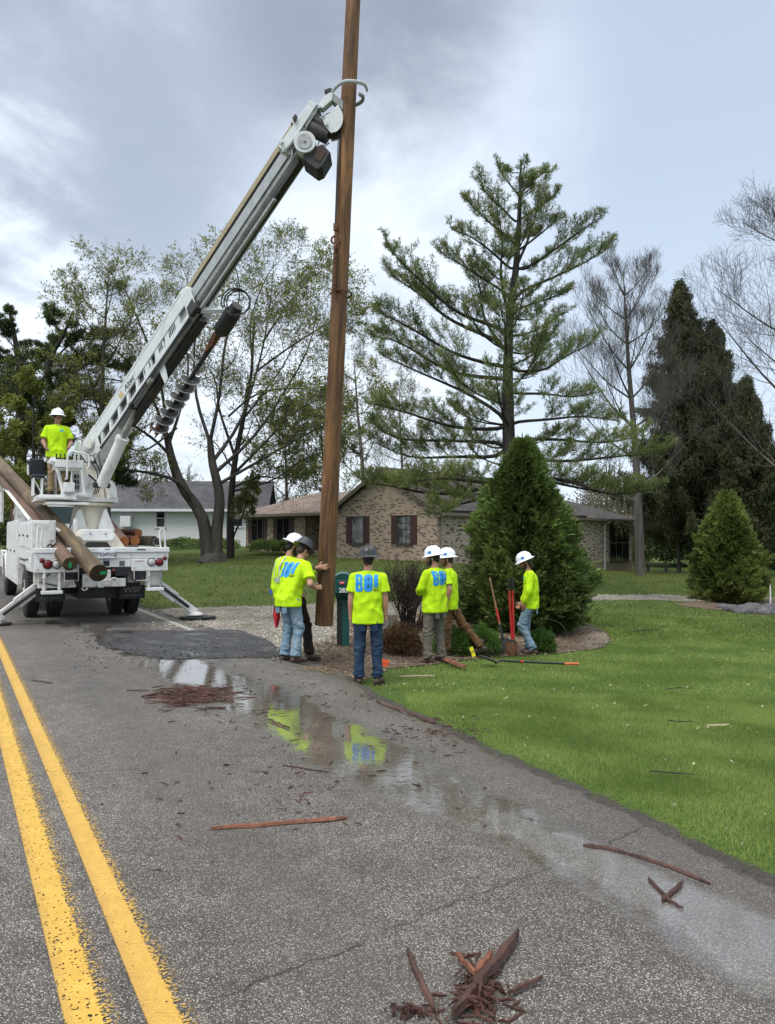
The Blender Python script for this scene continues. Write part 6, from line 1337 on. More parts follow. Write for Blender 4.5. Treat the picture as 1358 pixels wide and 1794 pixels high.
# outriggers
for s, n_ in ((1, 'R'), (-1, 'L')):
    top = Vector((s * .80, .42, .92)); ft = Vector((s * 1.88, .42, .10)) if s > 0 else Vector((-1.80, .62, .10)); d_ = (ft - top).normalized(); sd = Vector((0, 1, 0)); up_ = d_.cross(sd)
    m = MB()
    for q, w_, h_, L0, L1 in ((0, .20, .20, 0, .62), (1, .15, .15, .4, 1.0)):
        pa = top.lerp(ft, L0); pb = top.lerp(ft, L1); m.rings([[p_ + sd * a_ + up_ * b_ for a_, b_ in ((-w_ / 2, -h_ / 2), (w_ / 2, -h_ / 2), (w_ / 2, h_ / 2), (-w_ / 2, h_ / 2))] for p_ in (pa, pb)])
    P('outrigger_leg', m, 'truck_white' if s > 0 else 'dirty_white', bevel=.008)
    m = MB(); m.tube([top + sd * -.12 + up_ * .02, top.lerp(ft, .85) + sd * -.11], .03, 8); P('outrigger_ram', m, 'dark_metal', smooth=True)
    m = MB(); m.lathe([(.02, .07), (.10, .06), (.17, .02), (.17, 0)], 20, Matrix.Translation((ft.x, ft.y, .045))); P('outrigger_foot', m, 'dirty_white', smooth=True)
    pd = MB(); pd.lathe([(.30, 0), (.30, .035)], 28, Matrix.Translation((0, 0, 0)), 1.25, .9); wpos = t2w((ft.x + .05 * s, ft.y, 0)); o = pd.build('outrigger_pad', 'black', None, bevel=.006); o.location = (wpos.x, wpos.y, max(gz1(wpos.x, wpos.y), crown(3.2)) + .034)
    tag(o, 'round black pad under the truck outrigger foot on the %s' % ('driveway side' if s > 0 else 'yellow line side'), 'pad', 'pads under the outriggers')
m = MB(); m.bb(-1.15, -.5, .3, .55, .75, 1.0); m.bb(.5, 1.15, .3, .55, .75, 1.0); P('outrigger_housing', m, 'dirty_white', bevel=.01)
# ------------------------------------------------------------ poles
def pole(name, p0, p1, r0, r1, mat, endmat, label, cat, n=28, seed=0, tagm=None, group=None):
    """round timber from p0 (butt) to p1; built along local z"""
    p0 = Vector(p0); p1 = Vector(p1); d = p1 - p0; L = d.length; r = random.Random(seed)
    o = bpy.data.objects.new(name, None); link(o); o.location = p0; o.rotation_euler = d.to_track_quat('Z', 'X').to_euler(); tag(o, label, cat, group)
    rings = []; K = max(10, int(L * 5))
    for i in range(K + 1):
        t = i / K; rr = r0 + (r1 - r0) * t; ring = []
        for k_ in range(n):
            a = 2 * math.pi * k_ / n; v = Vector((math.cos(a), math.sin(a), t * L)); w_ = 1 + .030 * noise.noise(Vector((v.x * 1.2 + seed, v.y * 1.2, v.z * .7))) + .018 * noise.noise(Vector((v.x * 5, v.y * 5 + seed, v.z * 1.5)))
            ring.append((v.x * rr * w_, v.y * rr * w_, v.z))
        rings.append(ring)
    m = MB(); m.rings(rings, False); m.f.append(tuple(K * n + k_ for k_ in range(n))); m.build('shaft', mat, o, smooth=True)
    m = MB(); m.rings([[(x * .999, y * .999, .0) for x, y, z in rings[0]], [(x * .99, y * .99, -.004) for x, y, z in rings[0]]], False); m.f.append(tuple(n + k_ for k_ in reversed(range(n)))); m.build('butt', endmat, o)
    return o, rings
pb = W(567.5, 1095, 11.3); pt = W(622.5, -75, 11.3)
pb_ = Vector(pb); pt_ = Vector(pt)
o, rings = pole('utility_pole', pb_, pb_ + (pt_ - pb_) * 1.12, .134, .103, 'pole_wood', 'end_dark', 'tall brown wooden utility pole held upright by the boom above the driveway edge', 'pole', seed=3)
g_ = 'long poles lying over the truck'
e1 = t2w(TYp(123, 988, -.6)); f1 = t2w(TYp(-60, 772, 7.2)); f1 = t2w(TYp(0, 835, 6)); f1 = e1 + (f1 - e1) * 1.5
e2 = t2w(TYp(173, 1004, -1.05)); f2 = t2w(TYp(0, 812, 6)); f2 = e2 + (f2 - e2) * 1.5
for e, f, r0, r1, mt, em, lb, sd, tg in ((e1, f1, .128, .098, 'red_pole', 'end_olive', 'reddish brown weathered pole, left one of the two over the truck side', 5, (0, -.02)), (e2, f2, .158, .110, 'old_pole', 'end_dark', 'thicker yellowish brown pole with a dark hollow looking butt over the truck tail', 6, (.08, -.0))):
    o, rg = pole('utility_pole', e, f, r0, r1, mt, em, lb, 'pole', seed=sd, group=g_)
    mi = o.rotation_euler.to_matrix(); q = mi.transposed() @ Vector((1, 0, 0)); cx = (mi.transposed() @ (RT3)) ; cz = mi.transposed() @ Vector((0, 0, 1))
    u = Vector((cx.x, cx.y, 0)).normalized(); v = Vector((cz.x, cz.y, 0)); v = (v - u * v.dot(u)).normalized()
    m = MB(); hw, hh = (.026, .048) if sd == 5 else (.055, .030); c = u * tg[0] + v * tg[1] + Vector((0, 0, -.007)); m.prism([(-hw, -hh), (hw, -hh), (hw, hh), (-hw, hh)], c, u, v, (0, 0, 1), -.003, .002); m.build('paper_tag', 'green_tag', o)
for i, (px, py, Y, L, r, mt, em, tilt, yaw, lb) in enumerate([(217, 949, .85, 1.9, .105, 'red_pole', 'log_end', (-.10, .12), 0, 'reddish brown log leaning up beside the derrick base in the truck bed'), (237, 947, 1.0, 1.7, .10, 'log_red', 'log_end', (-.22, .02), 0, 'red log with an orange sawn end, middle of the truck bed'), (243, 934, 1.25, 1.5, .085, 'log_red', 'log_end', (-.32, .02), 0, 'upper red log lying across the others in the truck bed'), (270, 948, .95, 1.6, .105, 'log_green', 'end_dark', (-.48, .0), 0, 'mossy dark green log nearest the outer side of the truck bed')]):
    c = TYp(px, py, Y); c.z = max(c.z, 1.40 + r); q = c + Vector((tilt[0] * L * 1.0, L, L * (.35 if i == 0 else .02))); pole('log', t2w(c), t2w(q), r, r * .9, mt, em, lb, 'log', seed=20 + i, group='short logs in the truck bed')
# ------------------------------------------------------------ people
def cloth(name, col, dark=.55, rough=.85, sc=18, weave=.3, wear=None):
    k = newmat(name); ob = k.tc.outputs['Object']; n = k.noise(ob, sc, 5, .6, .3).outputs[0]; b = k.noise(ob, 4, 3, .5).outputs[0]
    c = k.mix(k.sstep(n, .3, .7), tuple(x * dark for x in col), col) if dark < 1 else col
    if wear: c = k.mix(k.math('MULTIPLY', k.sstep(b, .45, .65), .6), c, wear)
    pset(k, Base_Color=c, Roughness=rough, Specular_IOR_Level=.2, Normal=k.bump(k.math('ADD', n, k.math('MULTIPLY', b, 1.5)), weave, .02)); return k.m
M['hivis'] = cloth('hivis', (.54, .84, .014), .80, .85, 7, .55)
M['jeans_dark'] = cloth('jeans_dark', (.024, .050, .098), .6, .85, 25, .6, (.048, .078, .125))
M['jeans_light'] = cloth('jeans_light', (.20, .30, .38), .7, .85, 22, .4, (.33, .42, .48))
M['grey_pants'] = cloth('grey_pants', (.16, .145, .12), .75, .85, 14, .5)
M['brown_pants'] = cloth('brown_pants', (.155, .085, .038), .7, .85, 14, .5)
M['tan_pants'] = cloth('tan_pants', (.33, .24, .14), .7, .85, 14, .5)
M['dark_pants'] = cloth('dark_pants', (.03, .022, .018), .7, .85, 14, .5)
M['boot'] = simple('boot', (.065, .038, .024), .6, var=.3, bump=.3, grime=.4); M['boot_dark'] = simple('boot_dark', (.02, .017, .015), .6, var=.3)
M['sole'] = simple('sole', (.02, .018, .016), .8)
M['hat_white'] = simple('hat_white', (.80, .82, .86), .28, var=.03); M['hat_dark'] = simple('hat_dark', (.035, .038, .042), .3, var=.25, scale=25)
M['hair_brown'] = simple('hair_brown', (.035, .02, .012), .7, var=.4, bump=.6, bscale=120); M['hair_dark'] = simple('hair_dark', (.012, .009, .007), .7, var=.4, bump=.6, bscale=120)
M['beard_brown'] = simple('beard_brown', (.085, .042, .022), .8, var=.4, bump=.6, bscale=120)
M['logo_blue'] = simple('logo_blue', (.01, .26, .68), .7, var=.12, scale=30); M['logo_green'] = simple('logo_green', (.02, .42, .42), .7)
M['silver'] = simple('silver', (.42, .44, .42), .35); M['red_cloth'] = simple('red_cloth', (.45, .012, .02), .6, var=.3, bump=.5, bscale=18)
M['eye'] = simple('eye', (.03, .02, .015), .2); M['lip'] = simple('lip', (.30, .13, .10), .6); M['glove'] = simple('glove', (.02, .022, .026), .7, bump=.3)
def skin_mat(name, c, red, ink=False):
    k = newmat(name); ob = k.tc.outputs['Object']; n = k.noise(ob, 14, 4, .6).outputs[0]
    cc = k.mix(k.sstep(n, .35, .65), c, red)
    if ink:
        t = k.sstep(k.noise(ob, 22, 5, .65, 1.2).outputs[0], .52, .58); z = k.n('SeparateXYZ', i0=ob).outputs[2]; m_ = k.math('MULTIPLY', t, k.sstep(z, 1.42, 1.36)); cc = k.mix(k.math('MULTIPLY', m_, .6), cc, (.06, .055, .055))
    pset(k, Base_Color=cc, Roughness=.5, Specular_IOR_Level=.35); k.set(k.p.inputs['Subsurface Weight'], .12); k.set(k.p.inputs['Subsurface Radius'], (.02, .008, .004)); k.p.inputs['Subsurface Scale'].default_value = .5
    return k.m
M['skin'] = skin_mat('skin', (.50, .29, .20), (.46, .22, .15)); M['skin_tan'] = skin_mat('skin_tan', (.40, .22, .14), (.36, .17, .11)); M['skin_ink'] = skin_mat('skin_ink', (.42, .24, .17), (.36, .17, .12), True)
def remesh(mb, name, mat, parent, voxel, smooth_n=4, fold=None, sfac=.5):
    me = bpy.data.meshes.new(name); me.from_pydata(mb.v, [], mb.f); me.validate()
    bm = bmesh.new(); bm.from_mesh(me); bmesh.ops.recalc_face_normals(bm, faces=bm.faces); bm.to_mesh(me); bm.free()
    o = bpy.data.objects.new(name, me); S.collection.objects.link(o)
    md = o.modifiers.new('r', 'REMESH'); md.mode = 'VOXEL'; md.voxel_size = voxel; md.adaptivity = 0
    ms = o.modifiers.new('s', 'SMOOTH'); ms.factor = sfac; ms.iterations = smooth_n
    dg = bpy.context.evaluated_depsgraph_get(); dg.update(); m2 = bpy.data.meshes.new_from_object(o.evaluated_get(dg)); bpy.data.objects.remove(o); bpy.data.meshes.remove(me)
    m2.name = name
    if fold:
        n = len(m2.vertices); co = np.empty(n * 3, np.float32); m2.vertices.foreach_get('co', co); co = co.reshape(-1, 3); nn_ = np.empty(n * 3, np.float32); m2.vertex_normals.foreach_get('vector', nn_); nn_ = nn_.reshape(-1, 3)
        co = co + nn_ * fold(co)[:, None]; m2.vertices.foreach_set('co', co.astype(np.float32).ravel()); m2.update()
    m2.polygons.foreach_set('use_smooth', np.ones(len(m2.polygons), bool)); m2.materials.clear(); m2.materials.append(M[mat])
    return link(bpy.data.objects.new(name, m2), parent)
def foldfn(seed, amp, kx=7., kz=7., zc=None, zw=.2, extra=0.0):
    def f(co):
        out = np.empty(len(co))
        for i, (x, y, z) in enumerate(co):
            v = noise.noise(Vector((x * kx + seed * 3.1, y * kx, z * kz + seed))); v2 = noise.noise(Vector((x * kx * 2.3 + 9, y * kx * 2.3 + seed, z * kz * 2.6)))
            a = amp
            if zc is not None: a *= .22 + 1.4 * max(math.exp(-((z - c) / zw) ** 2) for c in zc)
            out[i] = a * ((1 - 2.4 * abs(v)) * .8 + .5 * v2)
        return out
    return f
def hand(mb, wrist, dirn, palm_n, thumb, curl=30, spread=1.0, s=1.0, fingers_curl=None):
    """palm, four fingers with knuckle bends and a side thumb; dirn = finger direction, thumb = lateral direction of the thumb"""
    w_ = Vector(wrist); d = Vector(dirn).normalized(); t = Vector(thumb); t = (t - d * t.dot(d)).normalized(); n = d.cross(t); pn = Vector(palm_n)
    if n.dot(pn) < 0: n = -n
    X = Matrix((t, d, n)).transposed()
    mb.ell(w_ + d * .048 * s, (.040 * s, .055 * s, .017 * s), X, n=12, m=8); mb.tcap(w_ - d * .01, w_ + d * .03, .024 * s, .026 * s, 8)
    for k_, (off, L) in enumerate(((.030, .070), (.010, .078), (-.010, .073), (-.029, .058))):
        cu = R(curl if fingers_curl is None else fingers_curl[k_]); p = w_ + d * (.088 - .004 * abs(k_ - 1)) * s + t * off * s
        ang = 0; sp_ = off * 3.2 * spread
        for q, (fl, r_) in enumerate(((.45, .0098), (.32, .0088), (.25, .0078))):
            ang += cu * (.6 if q == 0 else .9); dd = (d * math.cos(ang) + n * math.sin(ang) + t * sp_ * math.cos(ang)).normalized(); p2 = p + dd * L * fl * s; mb.tcap(p, p2, r_ * s, r_ * .92 * s, 7); p = p2
    p = w_ + d * .025 * s + t * .032 * s; dd = (t * .75 + d * .65 + n * .15).normalized(); p2 = p + dd * .036 * s; mb.tcap(p, p2, .013 * s, .011 * s, 7); dd = (t * .35 + d * .9 + n * .35).normalized(); mb.tcap(p2, p2 + dd * .032 * s, .011 * s, .009 * s, 7)
def person(loc, facing, label, J=None, pants='jeans_dark', hat='hat_white', sleeves='short', skin='skin', hair='hair_brown', hairlen=0, beard=None, head=(0, 0), hands=None, boots='boot', logo=None, hscale=1.0, build=1.0, chest_yaw=0.0, hat_tilt=0.0, vest=False, cap=False, seed=0, group='crew in lime shirts and hard hats', band=True, ztop=None):
    """local frame: +Y is where the person faces, +X their right hand side... (x right, z up)"""
    r = empty('person', tuple(loc), R(facing), label=label, cat='person', group=group); r.scale = (hscale,) * 3
    D = dict(pelvis=(0, 0, .95), chest=(0, .0, 1.28), neck=(0, .0, 1.49), head=(0, .035, 1.655), shR=(.190, 0, 1.415), shL=(-.190, 0, 1.415), elR=(.235, -.03, 1.15), elL=(-.235, -.03, 1.15), wrR=(.24, .06, .90), wrL=(-.24, .06, .90), hipR=(.092, 0, .92), hipL=(-.092, 0, .92), knR=(.105, .02, .50), knL=(-.105, .02, .50), anR=(.11, -.02, .09), anL=(-.11, -.02, .09), ftR=0, ftL=0)
    D.update(J or {}); V_ = {k_: Vector(v) for k_, v in D.items() if not isinstance(v, (int, float))}
    b = build
    cy = R(chest_yaw); hx = Vector((math.cos(cy), math.sin(cy), 0)); hy = Vector((-math.sin(cy), math.cos(cy), 0))
    def sec(c, rx, ry, t, n=24, e=2.5):
        yaw = cy * t; ux = Vector((math.cos(yaw), math.sin(yaw), 0)); uy = Vector((-math.sin(yaw), math.cos(yaw), 0)); out = []
        for k_ in range(n):
            a = 2 * math.pi * k_ / n; ca, sa = math.cos(a), math.sin(a); q = (abs(ca) ** e + abs(sa) ** e) ** (-1 / e); out.append(Vector(c) + ux * (rx * ca * q) + uy * (ry * sa * q))
        return out
    spine = [V_['pelvis'], V_['chest'], V_['neck']]
    def sp_at(z): # point on the spine by fraction 0..1
        t = z; c = curve([tuple(p) for p in spine], 21); return Vector(c[int(round(max(0, min(1, t)) * 20))])
    # ---- body
    m = MB(); m.tcap(V_['neck'] - Vector((0, 0, .06)), V_['head'] + Vector((0, -.03, -.06)), .062, .055)
    hyaw, hpitch = R(head[0]), R(head[1]); HM = Matrix.Rotation(hyaw, 3, 'Z') @ Matrix.Rotation(hpitch, 3, 'X'); hc = V_['head']
    def H(x, y, z): return hc + HM @ Vector((x, y, z))
    m.ell(H(0, -.012, .03), (.075, .093, .090), HM, n=18, m=14); m.ell(H(0, .014, -.035), (.062, .074, .078), HM, n=16, m=12); m.ell(H(0, .058, -.088), (.030, .026, .024), HM)
    m.tcap(H(0, .082, .012), H(0, .108, -.028), .010, .016, 8); m.ell(H(0, .076, .030), (.050, .018, .014), HM); m.ell(H(0, .078, -.060), (.028, .014, .016), HM)
    for s in (-1, 1): m.ell(H(s * .073, -.008, -.005), (.011, .020, .032), HM, n=8, m=6); m.ell(H(s * .040, .060, -.030), (.022, .022, .024), HM, n=8, m=6)
    rings = [sec(sp_at(t) if t >= 0 else sp_at(0) + Vector((0, 0, t)), rx * b * .93, ry * b * .93, t_) for t, rx, ry, t_ in ((-.08, .12, .09, 0), (0, .155, .105, 0), (.25, .142, .10, .3), (.6, .165, .108, 1), (.82, .17, .10, 1), (.95, .10, .075, 1), (1.0, .06, .06, 1))]
    m.rings(rings)
    for s in 'RL':
        sh, el, wr = V_['sh' + s], V_['el' + s], V_['wr' + s]; m.tcap(sp_at(.88), sh, .07, .056 * b); m.tcap(sh, el, .052 * b, .041 * b); m.tcap(el, el.lerp(wr, .3), .042 * b, .043 * b); m.tcap(el.lerp(wr, .3), wr, .043 * b, .026 * b)
        hp, kn, an = V_['hip' + s], V_['kn' + s], V_['an' + s]; m.tcap(hp, kn, .078 * b, .052); m.tcap(kn, kn.lerp(an, .35), .050, .052); m.tcap(kn.lerp(an, .35), an, .052, .036)
        hd_ = (hands or {}).get(s, {}); d = Vector(hd_['dir']) if 'dir' in hd_ else (wr - el).normalized(); sx = 1 if s == 'R' else -1
        hand(m, wr, d, hd_.get('n', (-sx, 0, 0)), hd_.get('thumb', (0, 1, 0)), hd_.get('curl', 32), hd_.get('spread', .5))
    remesh(m, 'body', skin, r, .0058, 3)
    # ---- eyes, mouth
    e = MB(); [e.ell(H(s * .031, .083, .004), (.011, .007, .0065), HM, n=10, m=6) for s in (-1, 1)]; e.build('eyes', 'eye', r, smooth=True)
    e = MB(); e.ell(H(0, .0905, -.060), (.022, .005, .0055), HM, n=10, m=6); e.build('lips', 'lip', r, smooth=True)
    # ---- hair / beard
    h = MB(); h.ell(H(0, -.022, .025), (.080, .094, .088), HM, n=18, m=12); h.ell(H(0, -.055, -.025), (.066, .052, .055 + .03 * hairlen), HM, n=14, m=10)
    if hairlen: h.ell(H(0, -.07, -.075), (.062, .048, .06), HM)
    for s in (-1, 1): h.ell(H(s * .070, .022, .012), (.008, .018, .03), HM, n=8, m=6)
    h.build('hair', hair, r, smooth=True)
    if beard:
        h = MB(); h.ell(H(0, .052, -.082), (.045, .042, .036), HM, n=14, m=10)
        for s in (-1, 1): h.ell(H(s * .055, .030, -.058), (.016, .035, .040), HM, n=10, m=8); h.ell(H(s * .067, .008, -.025), (.010, .016, .032), HM, n=8, m=6)
        h.tcap(H(-.026, .088, -.045), H(.026, .088, -.045), .007, .007, 6); h.build('beard', beard, r, smooth=True)
    # ---- hat
    TM = Matrix.Rotation(R(hat_tilt), 3, 'X'); X = (HM @ TM).to_4x4(); X.translation = H(0, -.006, .048)
    if not cap:
        h = MB(); h.lathe([(.166, -.010), (.170, -.006), (.164, .003), (.134, .016), (.129, .03), (.126, .062), (.112, .100), (.082, .130), (.040, .144), (.003, .147)], 36, X, .93, 1.10)
        hat_o = h.build('hard_hat', hat, r, smooth=True)
        h = MB(); h.tube([X @ Vector((0, y, z)) for y, z in ((-.137, .045), (-.122, .092), (-.07, .140), (0, .153), (.07, .140), (.122, .092), (.137, .045))], [(.010, .018)] * 7, 8); h.build('ridge', hat, hat_o, smooth=True)
        h = MB(); h.lathe([(.150, -.010), (.12, -.010)], 30, X, .93, 1.1); h.build('brim_underside', 'black' if hat == 'hat_dark' else 'silver', hat_o)
        if band and hat == 'hat_white':
            for s in (-1, 1):
                q = X @ Vector((s * .118, .02, .055)); nrm_ = (X.to_3x3() @ Vector((s, .1, .25))).normalized(); fwv = X.to_3x3() @ Vector((0, s * 1.0, 0)); F_ = frame(q + nrm_ * .002, fwv, (0, 0, 1)); m = MB(); m.prism([(-.026, -.02), (.026, -.02), (.026, .02), (-.026, .02)], q, F_.to_3x3().col[0], F_.to_3x3().col[1], F_.to_3x3().col[2], -.004, .006); m.build('sticker', 'logo_blue', hat_o)
    # ---- trousers
    m = MB(); pc_ = V_['pelvis']; m.rings([sec(pc_ + Vector((0, 0, .02)), .140 * b, .100 * b, 0), sec(pc_ - Vector((0, 0, .03)), .152 * b, .112 * b, 0), sec(pc_ - Vector((0, .005, .10)), .166 * b, .124 * b, 0), sec(pc_ - Vector((0, 0, .15)), .13 * b, .10 * b, 0)])
    for s in 'RL':
        hp, kn, an = V_['hip' + s], V_['kn' + s], V_['an' + s]; hm = kn.lerp(an, .93)
        m.tcap(hp.lerp(kn, .07), hp.lerp(kn, .5), .090 * b, .083 * b, 14); m.tcap(hp.lerp(kn, .5), kn, .083 * b, .072, 14); m.tcap(kn, kn.lerp(hm, .5), .072, .068, 14); m.tube([kn.lerp(hm, .45), hm, hm.lerp(an, .6)], [.068, .066, .074], 16)
    zs_ = [V_['knR'].z, V_['knL'].z, .14, .86]
    remesh(m, 'trousers', pants, r, .0105, 3, foldfn(seed + 3, .013, 7, 14, zs_, .10))
    # ---- belt, back pockets
    bz = pc_ - Vector((0, 0, .10))
    for sx_ in (-1, 1):
        m = MB(); q = bz + Vector((sx_ * .078, 0, -.065)); m.prism([(-.050, -.060), (0, -.075), (.050, -.060), (.050, .06), (-.050, .06)], q - Vector((0, .130 * b, 0)), (1, 0, 0), (0, 0, 1), (0, -1, 0), -.02, .0005); m.build('back_pocket', pants, r, bevel=.003)
    # ---- boots
    for s in 'RL':
        an = V_['an' + s]; q = R(D['ft' + s]) if isinstance(D['ft' + s], (int, float)) else 0; pit = D.get('toe' + s, 0); fd = Vector((-math.sin(q), math.cos(q), -pit)).normalized(); sx = Vector((math.cos(q), math.sin(q), 0)); up_ = sx.cross(fd)
        m = MB(); m.tcap(an + Vector((0, 0, .08)), an - up_ * .03, .05, .048); FX = Matrix((sx, fd, up_)).transposed(); base = an - up_ * .052
        m.ell(base + fd * .055 + up_ * .012, (.048, .115, .045), FX, n=16, m=10); m.ell(base + fd * .13 + up_ * .002, (.047, .058, .034), FX, n=14, m=8); m.ell(base - fd * .03 + up_ * .01, (.042, .05, .045), FX, n=12, m=8)
        bt = remesh(m, 'boot', boots, r, .008, 2)
        m = MB(); ol = []
        for k_ in range(20): a = 2 * math.pi * k_ / 20; ol.append((math.cos(a) * (.050 if math.sin(a) > 0 else .042), .045 + math.sin(a) * .145))
        m.prism(ol, base - up_ * .034, sx, fd, up_, -.004, .018); m.build('sole', 'sole', bt)
    # ---- shirt
    m = MB(); hem = -.14 if not vest else -.05
    L_ = [(hem, .196, .152, 0), (hem * .9, .197, .152, 0), (hem * .5, .192, .148, 0), (0, .184, .142, 0), (.22, .176, .134, .25), (.45, .184, .134, .6), (.66, .192, .134, 1), (.80, .180, .120, 1), (.89, .140, .098, 1), (.96, .088, .078, 1), (1.03, .066, .064, 1)]
    rg = []
    for t, rx, ry, t_ in L_:
        c = sp_at(t) if 0 <= t <= 1 else (sp_at(0) + Vector((0, 0, t)) if t < 0 else V_['neck'] + Vector((0, 0, (t - 1) * .6))); rg.append(sec(c, rx * b, ry * b, t_))
    m.rings(rg)
    for s in 'RL':
        sh, el, wr = V_['sh' + s], V_['el' + s], V_['wr' + s]; m.tcap(sp_at(.84) + (sh - sp_at(.84)) * .30, sh, .080, .064 * b, 14)
        if sleeves == 'short': e_ = sh.lerp(el, .72); m.tube([sh, sh.lerp(el, .35), e_], [.062 * b, .068 * b, .078 * b], 18)
        else: m.tcap(sh, el, .066 * b, .056 * b, 14); e_ = el.lerp(wr, .90 if sleeves == 'long' else .35); m.tube([el, el.lerp(e_, .5), el.lerp(e_, .9), e_], [.056 * b, .052 * b, .044, .038], 16); m.ell(el, (.056 * b,) * 3)
    zc_ = [V_['pelvis'].z + .05, V_['pelvis'].z - .08]
    so_ = remesh(m, 'shirt', 'hivis', r, .0092, 2, foldfn(seed, .014, 6.0, 4.2, [V_['pelvis'].z + .08], .20))
    bv = BVHTree.FromPolygons([v.co for v in so_.data.vertices], [tuple(p.vertices) for p in so_.data.polygons])
    def stick(name, body, size, mat, o, xdir, zdir, dirn, sx=1.0, off=0.0, th=.003):
        cu = bpy.data.curves.new(name, 'FONT'); cu.body = body; cu.size = size; cu.align_x = 'CENTER'; cu.align_y = 'CENTER'; cu.offset = off; cu.resolution_u = 3
        t = bpy.data.objects.new(name, cu); S.collection.objects.link(t); dg = bpy.context.evaluated_depsgraph_get(); dg.update(); me = bpy.data.meshes.new_from_object(t.evaluated_get(dg)); bpy.data.objects.remove(t)
        project(me, name, mat, o, xdir, zdir, dirn, sx, th)
    def project(me, name, mat, o, xdir, zdir, dirn, sx=1.0, th=.006):
        bm = bmesh.new(); bm.from_mesh(me)
        for _ in range(4):
            es = [e_ for e_ in bm.edges if e_.calc_length() > .022]
            if not es: break
            bmesh.ops.subdivide_edges(bm, edges=es, cuts=1); bmesh.ops.triangulate(bm, faces=bm.faces)
        dn = Vector(dirn).normalized(); X_ = Vector(xdir).normalized(); Z_ = Vector(zdir).normalized()
        for v in bm.verts:
            p = Vector(o) + X_ * v.co.x * sx + Z_ * v.co.y; hit = bv.ray_cast(p - dn * .5, dn)
            v.co = (hit[0] - dn * th) if hit[0] is not None else p - dn * .0
        bm.to_mesh(me); bm.free(); me.materials.clear(); me.materials.append(M[mat]); link(bpy.data.objects.new(name, me), so_)
    def flat(pts_): me = bpy.data.meshes.new('f'); me.from_pydata([(x, y, 0) for x, y in pts_], [], [tuple(range(len(pts_)))]); return me
    if logo == 'back':
        c = sp_at(.64); xd = -hx * -1.0; xd = hx; dn = hy
        z_ = Vector((0, 0, 1)); sl = (V_['neck'] - V_['pelvis']).normalized()
        def rr_(x0, x1, y0, y1, r_, n=5):
            o_ = []
            for cx, cz, a0 in ((x1 - r_, y1 - r_, 0), (x0 + r_, y1 - r_, 90), (x0 + r_, y0 + r_, 180), (x1 - r_, y0 + r_, 270)):
                for k_ in range(n + 1): a = R(a0 + 90 * k_ / n); o_.append((cx + r_ * math.cos(a), cz + r_ * math.sin(a)))
            return o_
        H_ = .225
        def glyph(outer, holes, nm, mt, th=.007):
            bm = bmesh.new(); loops = []
            for lp in [outer] + holes:
                vs = [bm.verts.new((x, y, 0)) for x, y in lp]; es = [bm.edges.new((vs[i], vs[(i + 1) % len(vs)])) for i in range(len(vs))]; loops += es
            bmesh.ops.triangle_fill(bm, use_beauty=True, edges=loops); me = bpy.data.meshes.new(nm); bm.to_mesh(me); bm.free(); project(me, nm, mt, c, xd, sl, dn, 1.0, th)
        h2 = H_ / 2
        B_out = [(-.165, -h2)] + [(-.095 + .030 * math.cos(R(a)), -h2 + .05 + .05 * math.sin(R(a))) for a in (-90, -60, -30, 0, 30, 60)] + [(-.072, .006)] + [(-.098 + .030 * math.cos(R(a)), h2 - .045 + .045 * math.sin(R(a))) for a in (-60, -30, 0, 30, 60, 90)] + [(-.165, h2)]
        glyph(B_out, [rr_(-.124, -.106, -h2 + .035, -.018, .006), rr_(-.124, -.107, .022, h2 - .032, .006)], 'logo', 'logo_blue')
        glyph(rr_(-.052, .062, -h2, h2, .045), [], 'logo', 'logo_blue')
        glyph(rr_(.080, .132, -.055, h2 - .005, .008), [], 'logo', 'logo_blue')
        stick('logo_small', 'LLC', .046, 'ink', c + hx * .108 + sl * -.088, xd, sl, dn, .85, .002, .007)
        for q in ([(.003, -.06), (.007, -.06), (.007, .085), (.003, .085)], [(-.02, .062), (.032, .062), (.032, .068), (-.02, .068)], [(-.014, .045), (.026, .045), (.026, .050), (-.014, .050)], [(-.006, -.065), (.0, -.065), (.0, -.025), (-.006, -.025)], [(.010, -.055), (.014, -.055), (.014, -.02), (.010, -.02)]):
            project(flat(q), 'logo_mark', 'ink', c, xd, sl, dn, 1.0, .010)
    if logo == 'chest':
        stick('logo', 'BOI', .062, 'logo_green', sp_at(.72) - hx * .075, -hx, (0, 0, 1), -hy, .8, .004)
    if vest:
        for t0 in (.30,):
            m = MB(); m.rings([sec(sp_at(t0 + q), .184 * b, .142 * b, .4) for q in (-.035, .035)], False); m.build('reflective_band', 'silver', so_)
        for s in 'RL':
            el, wr = V_['el' + s], V_['wr' + s]; m = MB(); m.tube([el.lerp(wr, .35), el.lerp(wr, .55)], [.060, .056], 14); m.build('reflective_band', 'silver', so_); m = MB(); m.tube([el.lerp(wr, .58), el.lerp(wr, .92)], [.054, .040], 14); m.build('cuff', 'glove', so_)
            m = MB(); m.tube([sp_at(.3) + Vector(((1 if s == 'R' else -1) * .09, -.135, 0)), sp_at(.7) + Vector(((1 if s == 'R' else -1) * .10, -.128, 0)), sp_at(.93) + Vector(((1 if s == 'R' else -1) * .10, -.06, .03))], [(.028, .006)] * 3, 8); m.build('reflective_band', 'silver', so_)
    return r, V_
def ik(f, facing, s, sh, target, hint, l1=.30, l2=.27):
    M_ = Matrix.Rotation(-R(facing), 3, 'Z'); t = (M_ @ (Vector(target) - Vector(f))) / s; sh = Vector(sh); d = t - sh; L = min(d.length, l1 + l2 - .005); u = d.normalized(); t = sh + u * L
    a = (l1 * l1 - l2 * l2 + L * L) / (2 * L); h_ = math.sqrt(max(0, l1 * l1 - a * a)); hv = Vector(hint); hv = (hv - u * hv.dot(u)).normalized(); return tuple(sh + u * a + hv * h_), tuple(t)
